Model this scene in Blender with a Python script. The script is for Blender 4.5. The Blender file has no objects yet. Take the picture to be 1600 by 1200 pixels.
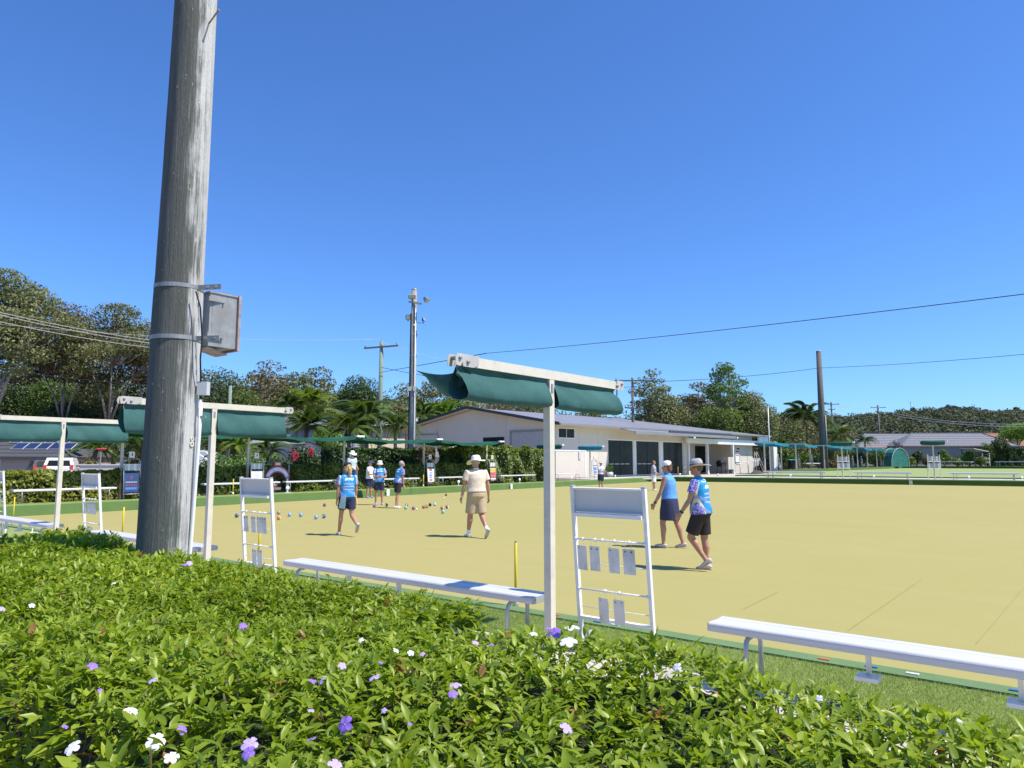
import bpy, math, random
import numpy as np
from mathutils import Vector, Matrix
random.seed(7); rng = np.random.default_rng(11)
PI = math.pi
scene = bpy.context.scene
COL = scene.collection

# ---------------------------------------------------------------- camera
CAM_H = 1.66
F_PX = 1110.0                                   # focal length in pixels of the 1600 px wide photograph
PITCH = math.atan(120.0 / F_PX)
RIGHT = Vector((0.7812, 0.6243, 0)).normalized()
AHEAD = Vector((-RIGHT.y, RIGHT.x, 0))
cam_data = bpy.data.cameras.new('camera')
cam = bpy.data.objects.new('camera', cam_data); COL.objects.link(cam)
cam_data.sensor_width = 36.0; cam_data.lens = F_PX / 1600 * 36
cam_data.clip_start = 0.05; cam_data.clip_end = 6000
cam.location = (0, 0, CAM_H)
FWD = AHEAD * math.cos(PITCH) + Vector((0, 0, math.sin(PITCH)))
UP = -AHEAD * math.sin(PITCH) + Vector((0, 0, math.cos(PITCH)))
cam.rotation_euler = FWD.to_track_quat('-Z', 'Y').to_euler()
scene.camera = cam

# ---------------------------------------------------------------- light
SUN_EL = math.radians(58); SUN_AZ = math.radians(72.5)        # azimuth clockwise from +Y
world = bpy.data.worlds.new('World'); scene.world = world; world.use_nodes = True
wn = world.node_tree.nodes; wl = world.node_tree.links
bg = wn['Background']
sky = wn.new('ShaderNodeTexSky'); sky.sky_type = 'NISHITA'; sky.sun_disc = False
sky.sun_elevation = SUN_EL; sky.sun_rotation = SUN_AZ
sky.air_density = 1.0; sky.dust_density = 0.3; sky.ozone_density = 3.0; sky.altitude = 0
tint = wn.new('ShaderNodeMixRGB'); tint.blend_type = 'MULTIPLY'; tint.inputs[0].default_value = 1; tint.inputs[2].default_value = (.49, .79, 1.24, 1)   # clear summer air
wl.new(sky.outputs[0], tint.inputs[1]); wl.new(tint.outputs[0], bg.inputs[0]); bg.inputs[1].default_value = 0.13
sd = bpy.data.lights.new('sun', 'SUN'); sd.energy = 5.0; sd.angle = math.radians(0.53); sd.color = (1, .925, .79)
sun = bpy.data.objects.new('sun', sd); COL.objects.link(sun)
SUNV = Vector((math.sin(SUN_AZ) * math.cos(SUN_EL), math.cos(SUN_AZ) * math.cos(SUN_EL), math.sin(SUN_EL)))
sun.rotation_euler = SUNV.to_track_quat('Z', 'Y').to_euler(); sun.location = (0, 0, 50)
vs = scene.view_settings
vs.view_transform = 'Standard'; vs.look = 'None'; vs.exposure = 0.34; vs.gamma = 1; vs.use_curve_mapping = False
scene.cycles.max_bounces = 6; scene.cycles.transparent_max_bounces = 6
scene.render.resolution_x = 1024; scene.render.resolution_y = 768

# ---------------------------------------------------------------- measuring helpers (survey of the place)
CAMV = Vector((0, 0, CAM_H))
def ray(px, py): return FWD * F_PX + RIGHT * (px - 800) + UP * (600 - py)
def gp(px, py, z=0.0):
    r = ray(px, py); return CAMV + r * ((z - CAM_H) / r.z)
def xp(px, py, x):
    r = ray(px, py); return CAMV + r * (x / r.x)
def yp(px, py, y):
    r = ray(px, py); return CAMV + r * (y / r.y)
def dp(px, py, D):
    r = ray(px, py); return CAMV + r * (D / r.dot(AHEAD))
def head(a, b):
    """world heading (radians) of a thing whose local +Y points a to the right of frame and b away from the viewer"""
    v = RIGHT * a + AHEAD * b
    return math.atan2(v.y, v.x) - PI / 2

# ---------------------------------------------------------------- mesh builder
class MB:
    def __init__(s): s.v = []; s.f = []; s.m = []
    def add(s, vs, fs, m=0):
        o = len(s.v); s.v += [tuple(p) for p in vs]
        for f in fs: s.f.append(tuple(o + i for i in f)); s.m.append(m)
    def box(s, c, d, m=0, rz=0.0, mat=None):
        hx, hy, hz = d[0] / 2, d[1] / 2, d[2] / 2
        P = [Vector((x, y, z)) for z in (-hz, hz) for x, y in ((-hx, -hy), (hx, -hy), (hx, hy), (-hx, hy))]
        if mat is not None: P = [mat @ p for p in P]
        if rz: P = [Matrix.Rotation(rz, 3, 'Z') @ p for p in P]
        s.add([p + Vector(c) for p in P], [(3, 2, 1, 0), (4, 5, 6, 7), (0, 1, 5, 4), (1, 2, 6, 5), (2, 3, 7, 6), (3, 0, 4, 7)], m)
        return s
    def lohi(s, a, b, m=0):
        return s.box([(a[i] + b[i]) / 2 for i in range(3)], [abs(b[i] - a[i]) for i in range(3)], m)
    def bar(s, a, b, w, h, m=0, upv=(0, 0, 1)):
        a = Vector(a); b = Vector(b); t = (b - a).normalized(); u = Vector(upv)
        if abs(t.dot(u)) > .98: u = Vector((0, 1, 0))
        x = t.cross(u).normalized(); u = x.cross(t).normalized()
        P = []
        for q in (a, b): P += [q + x * sx * w / 2 + u * sy * h / 2 for sx, sy in ((-1, -1), (1, -1), (1, 1), (-1, 1))]
        s.add(P, [(3, 2, 1, 0), (4, 5, 6, 7), (0, 1, 5, 4), (1, 2, 6, 5), (2, 3, 7, 6), (3, 0, 4, 7)], m); return s
    def loft(s, pts, rad, n=12, m=0, hint=(1, 0, 0), caps=True, sq=1.0):
        """rings along pts; rad: r or (rx,ry), rx along hint"""
        pts = [Vector(p) for p in pts]; N = len(pts); vs_ = []; fs = []
        for i, p in enumerate(pts):
            t = (pts[min(i + 1, N - 1)] - pts[max(i - 1, 0)])
            t = t.normalized() if t.length > 1e-9 else Vector((0, 0, 1))
            h = Vector(hint); h = h - t * h.dot(t)
            if h.length < .05: h = Vector((0, 1, 0)) - t * t.y
            if h.length < .05: h = Vector((0, 0, 1)) - t * t.z
            h.normalize(); k = t.cross(h)
            r = rad[i]; rx, ry = (r if isinstance(r, (tuple, list)) else (r, r))
            for j in range(n):
                a = 2 * PI * j / n; c, d = math.cos(a), math.sin(a)
                if sq != 1.0: c = math.copysign(abs(c) ** sq, c); d = math.copysign(abs(d) ** sq, d)
                vs_.append(p + h * rx * c + k * ry * d)
        for i in range(N - 1):
            for j in range(n):
                a = i * n + j; b = i * n + (j + 1) % n
                fs.append((a, b, b + n, a + n))
        if caps:
            fs.append(tuple(range(n - 1, -1, -1))); fs.append(tuple((N - 1) * n + j for j in range(n)))
        s.add(vs_, fs, m); return s
    def tube(s, pts, r, n=8, m=0):
        return s.loft(pts, [r] * len(pts) if not isinstance(r, list) else r, n, m)
    def limb(s, pts, rad, n=12, m=0, hint=(1, 0, 0)):
        """loft with rounded ends"""
        pts = [Vector(p) for p in pts]
        def rr(r, k): return (r[0] * k, r[1] * k) if isinstance(r, (tuple, list)) else r * k
        def big(r): return min(r) if isinstance(r, (tuple, list)) else r
        t0 = (pts[0] - pts[1]).normalized(); t1 = (pts[-1] - pts[-2]).normalized()
        r0, r1 = rad[0], rad[-1]; b0, b1 = big(r0), big(r1)
        P = [pts[0] + t0 * b0 * .98, pts[0] + t0 * b0 * .7] + pts + [pts[-1] + t1 * b1 * .7, pts[-1] + t1 * b1 * .98]
        Rr = [rr(r0, .2), rr(r0, .714)] + list(rad) + [rr(r1, .714), rr(r1, .2)]
        return s.loft(P, Rr, n, m, hint)
    def ball(s, c, r, n=14, k=9, m=0, mat=None):
        rx, ry, rz = r if isinstance(r, (tuple, list)) else (r, r, r)
        vs_ = []; fs = []
        for i in range(1, k):
            a = PI * i / k
            for j in range(n):
                b = 2 * PI * j / n
                vs_.append(Vector((rx * math.sin(a) * math.cos(b), ry * math.sin(a) * math.sin(b), -rz * math.cos(a))))
        vs_ += [Vector((0, 0, -rz)), Vector((0, 0, rz))]
        if mat is not None: vs_ = [mat @ p for p in vs_]
        for i in range(k - 2):
            for j in range(n):
                a = i * n + j; b = i * n + (j + 1) % n; fs.append((a, b, b + n, a + n))
        B = (k - 1) * n
        for j in range(n):
            fs.append((B, (j + 1) % n, j)); fs.append((B + 1, (k - 2) * n + j, (k - 2) * n + (j + 1) % n))
        s.add([p + Vector(c) for p in vs_], fs, m); return s
    def lathe(s, prof, n=20, c=(0, 0, 0), m=0, mat=None):
        vs_ = []; fs = []
        for r, z in prof:
            for j in range(n):
                a = 2 * PI * j / n; vs_.append(Vector((r * math.cos(a), r * math.sin(a), z)))
        if mat is not None: vs_ = [mat @ p for p in vs_]
        for i in range(len(prof) - 1):
            for j in range(n):
                a = i * n + j; b = i * n + (j + 1) % n; fs.append((a, b, b + n, a + n))
        s.add([p + Vector(c) for p in vs_], fs, m); return s
    def prism(s, poly, z0, z1, m=0):
        n = len(poly); P = [(x, y, z0) for x, y in poly] + [(x, y, z1) for x, y in poly]
        s.add(P, [tuple(range(n - 1, -1, -1)), tuple(range(n, 2 * n))] + [(i, (i + 1) % n, (i + 1) % n + n, i + n) for i in range(n)], m); return s
    def slab(s, quad, thick, m=0):
        """a plate: quad of 3-D corners extruded against its normal"""
        q = [Vector(p) for p in quad]; nrm = (q[1] - q[0]).cross(q[2] - q[0]).normalized()
        n = len(q); P = q + [p - nrm * thick for p in q]
        s.add(P, [tuple(range(n)), tuple(range(2 * n - 1, n - 1, -1))] + [((i + 1) % n, i, i + n, (i + 1) % n + n) for i in range(n)], m); return s
    def mesh(s, name, mats, smooth=False):
        me = bpy.data.meshes.new(name); me.from_pydata(s.v, [], s.f)
        for mt in (mats if isinstance(mats, (list, tuple)) else [mats]): me.materials.append(mt)
        me.polygons.foreach_set('material_index', s.m)
        if smooth: me.polygons.foreach_set('use_smooth', [True] * len(s.f))
        me.update(); return me
    def build(s, name, mats, parent=None, smooth=False, kind=None, label=None):
        o = bpy.data.objects.new(name, s.mesh(name, mats, smooth)); COL.objects.link(o)
        if parent is not None: o.parent = parent
        if kind: o['kind'] = kind
        if label: o['label'] = label
        return o

def np_mesh(name, V, Fq, mat, attr=None, smooth=False):
    """V (n,3), Fq (m,k) equal sized faces"""
    me = bpy.data.meshes.new(name); k = Fq.shape[1]
    me.vertices.add(len(V)); me.vertices.foreach_set('co', V.astype(np.float32).ravel())
    me.loops.add(Fq.size); me.loops.foreach_set('vertex_index', Fq.astype(np.int32).ravel())
    me.polygons.add(len(Fq))
    me.polygons.foreach_set('loop_start', np.arange(0, Fq.size, k, dtype=np.int32))
    me.polygons.foreach_set('loop_total', np.full(len(Fq), k, dtype=np.int32))
    if smooth: me.polygons.foreach_set('use_smooth', np.ones(len(Fq), dtype=bool))
    if attr is not None:
        a = me.attributes.new('var', 'FLOAT', 'FACE'); a.data.foreach_set('value', attr.astype(np.float32))
    me.materials.append(mat); me.update(calc_edges=True); me.validate(); return me

def thing(name, label, cat, loc=(0, 0, 0), rz=0.0, group=None, rx=0.0):
    o = bpy.data.objects.new(name, None); COL.objects.link(o); o.empty_display_size = .2
    o.location = loc; o.rotation_euler = (rx, 0, rz); return tag(o, label, cat, group)
def tag(o, label, cat, group=None):
    o['label'] = label; o['category'] = cat
    if group: o['group'] = group
    return o
def link(name, me, parent=None, loc=None, kind=None):
    o = bpy.data.objects.new(name, me); COL.objects.link(o)
    if parent is not None: o.parent = parent
    if loc is not None: o.location = loc
    if kind: o['kind'] = kind
    return o
def dup(root, loc, rz=None, label=None, group=None, scale=None):
    r = root.copy(); COL.objects.link(r); r.location = loc
    if rz is not None: r.rotation_euler = (root.rotation_euler.x, root.rotation_euler.y, rz)
    if label: r['label'] = label
    if group: r['group'] = group
    if scale is not None: r.scale = scale if isinstance(scale, tuple) else (scale,) * 3
    for ch in list(root.children):
        c = ch.copy(); COL.objects.link(c); c.parent = r
        for gch in ch.children:
            d = gch.copy(); COL.objects.link(d); d.parent = c
    return r
def struct(o): o['kind'] = 'structure'; return o

# ---------------------------------------------------------------- materials
class NT:
    def __init__(s, name):
        s.m = bpy.data.materials.new(name); s.m.use_nodes = True; s.t = s.m.node_tree
        s.b = s.t.nodes['Principled BSDF']; s.out = s.t.nodes['Material Output']
    def n(s, typ, **kw):
        nd = s.t.nodes.new(typ)
        for k, v in kw.items():
            if k.startswith('i_'):
                key = k[2:]; key = int(key) if key.isdigit() else key.replace('_', ' ')
                if isinstance(v, bpy.types.NodeSocket): s.t.links.new(v, nd.inputs[key])
                else: nd.inputs[key].default_value = v
            else: setattr(nd, k, v)
        return nd
    def l(s, a, b): s.t.links.new(a, b)
    def coord(s, kind='Object', scale=(1, 1, 1), rot=(0, 0, 0)):
        c = s.n('ShaderNodeTexCoord'); mp = s.n('ShaderNodeMapping'); s.l(c.outputs[kind], mp.inputs[0])
        mp.inputs['Scale'].default_value = scale; mp.inputs['Rotation'].default_value = rot; return mp.outputs[0]
    def noise(s, co, sc, det=4, rough=.6):
        nd = s.n('ShaderNodeTexNoise'); s.l(co, nd.inputs['Vector']); nd.inputs['Scale'].default_value = sc
        nd.inputs['Detail'].default_value = det; nd.inputs['Roughness'].default_value = rough; return nd.outputs['Fac']
    def ramp(s, fac, stops, interp='LINEAR'):
        r = s.n('ShaderNodeValToRGB'); s.l(fac, r.inputs[0]); e = r.color_ramp.elements; r.color_ramp.interpolation = interp
        e[0].position, e[0].color = stops[0][0], c4(stops[0][1]); e[1].position, e[1].color = stops[-1][0], c4(stops[-1][1])
        for p, c in stops[1:-1]:
            q = e.new(p); q.color = c4(c)
        return r.outputs[0]
    def mix(s, f, a, b, bt='MIX'):
        nd = s.n('ShaderNodeMixRGB', blend_type=bt)
        for i, v in enumerate((f, a, b)):
            if isinstance(v, bpy.types.NodeSocket): s.l(v, nd.inputs[i])
            else: nd.inputs[i].default_value = v if i == 0 else c4(v)
        return nd.outputs[0]
    def math(s, op, a, b=0.0, c=None):
        nd = s.n('ShaderNodeMath', operation=op)
        for i, v in enumerate((a, b) if c is None else (a, b, c)):
            if isinstance(v, bpy.types.NodeSocket): s.l(v, nd.inputs[i])
            else: nd.inputs[i].default_value = v
        return nd.outputs[0]
    def bump(s, h, st=.3, dist=.02):
        b = s.n('ShaderNodeBump'); s.l(h, b.inputs['Height']); b.inputs['Strength'].default_value = st
        b.inputs['Distance'].default_value = dist; s.l(b.outputs[0], s.b.inputs['Normal']); return b
    def set(s, col=None, rough=None, metal=None, spec=None):
        for k, v in (('Base Color', col), ('Roughness', rough), ('Metallic', metal), ('Specular IOR Level', spec)):
            if v is None: continue
            if isinstance(v, bpy.types.NodeSocket): s.l(v, s.b.inputs[k])
            else: s.b.inputs[k].default_value = c4(v) if k == 'Base Color' else v
        return s.m
def c4(c): return tuple(c) if len(c) == 4 else (c[0], c[1], c[2], 1)
def srgb(r, g, b):
    f = lambda u: (u / 255 / 12.92) if u / 255 <= .04045 else ((u / 255 + .055) / 1.055) ** 2.4
    return (f(r), f(g), f(b))
def sc(c, k): return tuple(min(1, max(0, x * k)) for x in c[:3])
def plain(name, col, rough=.5, metal=0.0, var=.12, scale=6.0, bump=.0, bscale=60, spec=.5, dirt=None, coord='Object', stretch=(1, 1, 1)):
    t = NT(name); co = t.coord(coord, stretch)
    nz = t.noise(co, scale, 5)
    c = t.ramp(nz, [(.3, sc(col, 1 - var)), (.7, sc(col, 1 + var))])
    if dirt:
        n2 = t.noise(co, scale * .37, 6, .7); c = t.mix(t.ramp(n2, [(.52, (0, 0, 0)), (.72, (1, 1, 1))]), c, dirt)
    t.set(c, t.math('ADD', rough - .06, t.math('MULTIPLY', nz, .12)), metal, spec)
    if bump: t.bump(t.noise(co, bscale, 4), bump, .01)
    return t.m
def leafmat(name, dark, mid, light, rough=.45, trans=.3, spec=.5, hue=True, dead=None):
    t = NT(name); at = t.n('ShaderNodeAttribute', attribute_name='var'); at.attribute_type = 'GEOMETRY'
    co = t.coord('Object'); big = t.noise(co, .6, 3)
    f = t.math('ADD', t.math('MULTIPLY', at.outputs['Fac'], .75), t.math('MULTIPLY', t.math('SUBTRACT', big, .5), .9))
    col = t.ramp(t.math('ADD', f, .12), [(.0, dark), (.5, mid), (1.0, light)])
    if dead: col = t.mix(t.math('GREATER_THAN', at.outputs['Fac'], 1.5), col, dead)
    if hue:
        oi = t.n('ShaderNodeObjectInfo'); h = t.n('ShaderNodeHueSaturation'); t.l(col, h.inputs['Color'])
        t.l(t.math('ADD', .485, t.math('MULTIPLY', oi.outputs['Random'], .03)), h.inputs['Hue'])
        t.l(t.math('ADD', .88, t.math('MULTIPLY', oi.outputs['Random'], .24)), h.inputs['Value']); col = h.outputs[0]
    t.set(col, rough, 0, spec)
    tr = t.n('ShaderNodeBsdfTranslucent'); t.l(t.mix(1.0, col, (1.5, 1.5, .6, 1), 'MULTIPLY'), tr.inputs[0])
    mx = t.n('ShaderNodeMixShader'); mx.inputs[0].default_value = trans
    t.l(t.b.outputs[0], mx.inputs[1]); t.l(tr.outputs[0], mx.inputs[2]); t.l(mx.outputs[0], t.out.inputs[0]); return t.m

M = {}
def carpet():
    t = NT('green_carpet'); co = t.coord('Object')
    a = t.noise(co, .09, 3, .5); b = t.noise(co, 1.1, 5, .65); c = t.noise(co, 55, 3)
    col = t.ramp(a, [(.35, (.352, .318, .116)), (.65, (.378, .328, .130))])
    col = t.mix(t.ramp(b, [(.45, (0, 0, 0)), (.75, (.35, .35, .35))]), col, (.328, .306, .100))
    col = t.mix(t.ramp(t.noise(t.coord('Object', (.4, 3, 1)), .5, 4), [(.5, (0, 0, 0)), (.8, (.4, .4, .4))]), col, (.395, .343, .145))
    col = t.mix(.09, col, t.ramp(c, [(.3, (.25, .22, .06)), (.7, (.6, .56, .28))]))
    col = t.mix(t.ramp(t.noise(t.coord('Object', (.25, 1.6, 1)), 1.3, 6, .7), [(.5, (0, 0, 0)), (.72, (.28, .28, .28))]), col, (.31, .295, .105))
    col = t.mix(t.ramp(t.noise(co, 7, 5, .75), [(.56, (0, 0, 0)), (.75, (.30, .30, .30))]), col, (.43, .375, .18))
    t.set(col, .95, 0, .15); t.bump(t.noise(co, 160, 2), .4, .005); return t.m
M['carpet'] = carpet()
def turf(name, d, m_, l, s1=.5):
    t = NT(name); co = t.coord('Object')
    col = t.ramp(t.math('ADD', t.math('MULTIPLY', t.noise(co, s1, 5), .6), t.math('MULTIPLY', t.noise(co, 30, 4), .4)), [(.33, d), (.5, m_), (.68, l)])
    t.set(col, .9, 0, .15); t.bump(t.noise(co, 90, 3), .6, .01); return t.m
M['turf'] = turf('near_turf', (.15, .20, .06), (.24, .30, .10), (.33, .38, .15))
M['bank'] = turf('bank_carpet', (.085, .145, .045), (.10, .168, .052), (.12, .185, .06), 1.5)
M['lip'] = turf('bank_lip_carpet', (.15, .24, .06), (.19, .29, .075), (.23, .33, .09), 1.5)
M['bank_shaded'] = turf('bank_shaded_carpet', (.045, .085, .02), (.055, .10, .025), (.07, .12, .03), 1.5)  # darker copy of the bank carpet: shade on the far faces put into the colour
M['edge'] = turf('edge_carpet', (.12, .205, .09), (.145, .235, .105), (.17, .26, .12), 2)
M['lawn'] = turf('lawn', (.12, .18, .05), (.19, .25, .075), (.25, .30, .10), .12)
M['green2'] = turf('second_green_turf', (.23, .29, .11), (.28, .34, .13), (.32, .36, .15), .15)
M['dry'] = turf('dry_ground', (.10, .12, .05), (.17, .18, .085), (.26, .24, .14), .08)
M['concrete'] = plain('concrete', (.52, .49, .44), .85, var=.14, scale=2.2, bump=.25, bscale=80, spec=.2, dirt=(.30, .28, .25))
M['dirt'] = plain('garden_dirt', (.22, .165, .12), .95, var=.4, scale=7, bump=.6, bscale=25, spec=.1)
M['cream'] = plain('cream_steel', (.66, .61, .50), .38, var=.05, scale=9, dirt=(.50, .45, .36))
M['white'] = plain('white_paint', (.80, .79, .76), .35, var=.03, scale=9, dirt=(.66, .65, .62))
M['whitem'] = plain('white_plastic', (.82, .82, .80), .3, var=.03)
M['alu'] = plain('aluminium', (.64, .635, .62), .45, .08, var=.05, scale=3, stretch=(1, 20, 20), dirt=(.52, .53, .55))
M['alud'] = plain('dull_aluminium', (.50, .51, .52), .5, .55, var=.08, scale=6)
M['galv'] = plain('galvanised', (.30, .31, .31), .5, .2, var=.2, scale=9, dirt=(.27, .25, .23))
M['bracket'] = plain('bracket_steel', (.50, .48, .44), .5, .1, dirt=(.40, .38, .35))
M['rust'] = plain('rusty_steel', (.36, .29, .27), .7, .2, var=.3, scale=18, dirt=(.32, .14, .08))
M['panel'] = plain('grey_panel', (.56, .57, .57), .45, var=.04, scale=4)
M['plate'] = plain('alu_plate', (.66, .66, .65), .42, .15, var=.10, scale=8, dirt=(.38, .40, .42))
M['black'] = plain('black_rubber', (.02, .02, .022), .6, var=.2)
M['cable'] = plain('black_cable', (.012, .012, .012), .7, var=.1)
M['wire'] = plain('silver_wire', (.55, .53, .50), .5, .3, var=.1)
M['yellow'] = plain('yellow_paint', (.78, .58, .03), .4, var=.06)
def cloth(name, d, l, tr_=.08):
    t = NT(name); co = t.coord('Object'); f = t.noise(co, 2.2, 5, .6); g_ = t.noise(co, 140, 2)
    col = t.ramp(t.math('ADD', t.math('MULTIPLY', f, .7), t.math('MULTIPLY', g_, .3)), [(.36, d), (.66, l)])
    sp = t.noise(co, 60, 2); col = t.mix(t.ramp(sp, [(.68, (0, 0, 0)), (.76, (.5, .5, .5))]), col, sc(l, 2.0))
    t.set(col, .75, 0, .25); t.bump(t.math('ADD', f, t.math('MULTIPLY', g_, .2)), .45, .04)
    tr = t.n('ShaderNodeBsdfTranslucent'); t.l(col, tr.inputs[0]); mx = t.n('ShaderNodeMixShader'); mx.inputs[0].default_value = tr_
    t.l(t.b.outputs[0], mx.inputs[1]); t.l(tr.outputs[0], mx.inputs[2]); t.l(mx.outputs[0], t.out.inputs[0]); return t.m
M['shade'] = cloth('green_shade_cloth', (.030, .098, .092), (.058, .165, .152))
M['shade_far'] = cloth('dark_green_shade_cloth', (.012, .085, .06), (.025, .13, .09))
M['shade_blue'] = cloth('blue_shade_cloth', (.03, .27, .40), (.05, .36, .50), .4)
def timber(shade_side=False):
    t = NT('weathered_shaded_timber' if shade_side else 'weathered_timber'); co = t.coord('Object', (9, 9, .35)); co2 = t.coord('Object'); 
    streak = t.noise(co, 2.6, 8, .75); fine = t.noise(t.coord('Object', (40, 40, .8)), 3, 5, .7); blot = t.noise(t.coord('Object', (2.5, 2.5, .8)), 1.6, 6, .65)
    f = t.math('ADD', t.math('MULTIPLY', streak, .5), t.math('ADD', t.math('MULTIPLY', fine, .28), t.math('MULTIPLY', blot, .22)))
    col = t.ramp(f, [(.34, (.085, .09, .08)), (.46, (.22, .22, .21)), (.56, (.40, .395, .37)), (.68, (.56, .55, .52))])
    sp = t.noise(t.coord('Object', (1, 1, .45)), 42, 2, .5)
    col = t.mix(t.ramp(sp, [(.70, (0, 0, 0)), (.74, (.75, .75, .75))]), col, (.60, .61, .58))
    if shade_side:                                             # shaded side painted dark and lit side pale, with a ragged weathered border
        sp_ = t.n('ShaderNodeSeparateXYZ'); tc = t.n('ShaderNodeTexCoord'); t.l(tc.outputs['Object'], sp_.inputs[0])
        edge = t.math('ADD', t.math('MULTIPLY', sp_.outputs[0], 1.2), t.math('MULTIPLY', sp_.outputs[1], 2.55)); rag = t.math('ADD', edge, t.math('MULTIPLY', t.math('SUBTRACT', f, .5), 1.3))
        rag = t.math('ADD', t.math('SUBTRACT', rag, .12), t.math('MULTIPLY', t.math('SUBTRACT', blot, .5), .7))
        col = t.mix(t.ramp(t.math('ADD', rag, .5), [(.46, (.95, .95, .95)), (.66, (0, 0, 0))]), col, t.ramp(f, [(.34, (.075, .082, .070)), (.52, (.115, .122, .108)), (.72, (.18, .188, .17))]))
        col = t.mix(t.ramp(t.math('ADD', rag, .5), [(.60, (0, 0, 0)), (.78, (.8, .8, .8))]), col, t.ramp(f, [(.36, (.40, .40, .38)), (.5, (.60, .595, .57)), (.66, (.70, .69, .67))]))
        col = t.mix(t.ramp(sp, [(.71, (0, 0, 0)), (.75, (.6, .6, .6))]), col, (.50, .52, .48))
    t.set(col, .85, 0, .2)
    t.bump(t.math('ADD', t.math('MULTIPLY', fine, .8), t.math('ADD', streak, t.math('MULTIPLY', sp, .4))), .55, .025); return t.m
M['timber'] = timber(); M['timber_shaded'] = timber(True)
M['timber_dark'] = plain('dark_timber', (.13, .12, .11), .85, var=.35, scale=4, stretch=(6, 6, .4), bump=.4, bscale=30)
M['timber_green'] = plain('treated_timber', (.20, .27, .21), .85, var=.25, scale=3, stretch=(6, 6, .4))
M['bark'] = plain('bark', (.16, .13, .105), .9, var=.35, scale=2, stretch=(3, 3, .5), bump=.5, bscale=14)
M['gumbark'] = plain('pale_bark', (.34, .27, .22), .8, var=.3, scale=1.2, stretch=(2, 2, .4))
M['wall_cream'] = plain('painted_wall', (.82, .73, .58), .8, var=.03, scale=.7, spec=.2, dirt=(.76, .67, .52))
M['wall_white'] = plain('white_cladding', (.66, .61, .53), .75, var=.03, scale=.8, spec=.2, dirt=(.60, .56, .49))
def roofmat(name, c, sx=5.0, axis='Y', metal=.1, rough=.45):
    t = NT(name); co = t.coord('Object'); w = t.n('ShaderNodeTexWave', bands_direction=axis); t.l(co, w.inputs[0]); w.inputs['Scale'].default_value = sx
    nz = t.noise(co, .5, 5); col = t.ramp(nz, [(.3, sc(c, .9)), (.7, sc(c, 1.1))]); col = t.mix(.15, col, t.mix(1.0, w.outputs[0], c, 'MULTIPLY'))
    t.set(col, rough, metal, .4); t.bump(w.outputs[0], .5, .03); return t.m
M['roof_club'] = roofmat('club_roof_metal', (.275, .275, .295), 1.6, 'X')
M['fascia'] = plain('dark_fascia', (.055, .06, .075), .5)
M['roof_grey'] = plain('grey_tile', (.17, .175, .205), .7, var=.14, scale=3, bump=.3, bscale=9)
M['roof_dark'] = plain('charcoal_tile', (.075, .078, .09), .7, var=.14, scale=3, bump=.3, bscale=9)
M['roof_red'] = plain('red_brown_tile', (.27, .13, .09), .75, var=.16, scale=3, bump=.3, bscale=9)
M['roof_green'] = plain('pale_green_roof', (.30, .36, .31), .6)
def glassm():
    t = NT('dark_glass'); co = t.coord('Object'); nz = t.noise(co, .8, 3)
    t.set(t.ramp(nz, [(.3, (.010, .012, .013)), (.7, (.022, .026, .028))]), .22, 0, .16); return t.m
M['glass'] = glassm()
M['solar'] = plain('solar_cell', (.03, .055, .16), .15, .2, var=.1)
M['brick'] = plain('pale_brick', (.40, .34, .29), .85, var=.2, scale=8)
M['bluewall'] = plain('blue_grey_wall', (.38, .43, .52), .8, var=.04)
M['pinkwall'] = plain('pink_wall', (.36, .26, .26), .8, var=.06)
M['greywall'] = plain('grey_wall', (.33, .32, .32), .8, var=.06)
M['orange'] = plain('orange_fascia', (.62, .33, .20), .6)
# ================================================================ THE SETTING
def XL(y): return -25.0 - .047 * (y - 6.5)          # foot of the left bank
def YR(x): return 53.4 + .15 * (x + 27)             # foot of the far bank
NEAR_Y = 6.53
XR = 30.0
# broad ground, then the bowling green and its surrounds
g_ = MB(); g_.add([(-1500, -400, -.12), (1500, -400, -.12), (1500, 2500, -.12), (-1500, 2500, -.12)], [(0, 1, 2, 3)])
struct(g_.build('ground', M['dry']))
b = MB(); poly = [(XL(NEAR_Y), NEAR_Y), (XR, NEAR_Y), (XR, YR(XR)), (XL(53), YR(XL(53)))]
b.add([(x, y, 0) for x, y in poly], [(0, 1, 2, 3)]); struct(b.build('bowling_green', M['carpet']))
# chalk / seam lines in the carpet
b = MB()
def seam(p, q, w=.008):
    p = Vector(p); q = Vector(q); d = (q - p).normalized(); s = Vector((-d.y, d.x, 0)) * w / 2
    b.add([p - s, q - s, q + s, p + s], [(0, 1, 2, 3)])
for (p, q) in (((1525, 1006), (1600, 918)), ((1325, 985), (1440, 905)), ((1160, 952), (1215, 925))):
    P = gp(*p, .004); Q = gp(*q, .004); seam((P.x, P.y, .004), (Q.x, Q.y, .004))
struct(b.build('seam_line', plain('seam_line_paint', (.30, .275, .11), .9)))
# near side: carpet edge strip, gap, turf, concrete path, soil under hedge
b = MB(); b.lohi((XL(6.5) - 2, 6.335, -.1), (XR, NEAR_Y, .012)); struct(b.build('edge_strip', M['edge']))
b = MB(); b.lohi((XL(6.5) - 2, 6.30, -.1), (XR, 6.335, -.02)); struct(b.build('ditch_gap', M['black']))
b = MB(); b.lohi((XL(6.5) - 2, 5.46, -.1), (XR, 6.30, .0)); struct(b.build('turf_base', M['turf']))
b = MB()
xx = -27.0
while xx < XR:
    b.lohi((xx + .006, 3.25, -.1), (xx + 2.0 - .006, 5.455, -.004 + random.uniform(-.002, .002))); xx += 2.0
struct(b.build('concrete_path', M['concrete']))
b = MB(); b.lohi((-40, -30, -.1), (XR, 3.24, -.02)); struct(b.build('garden_soil', M['dirt']))
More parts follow.
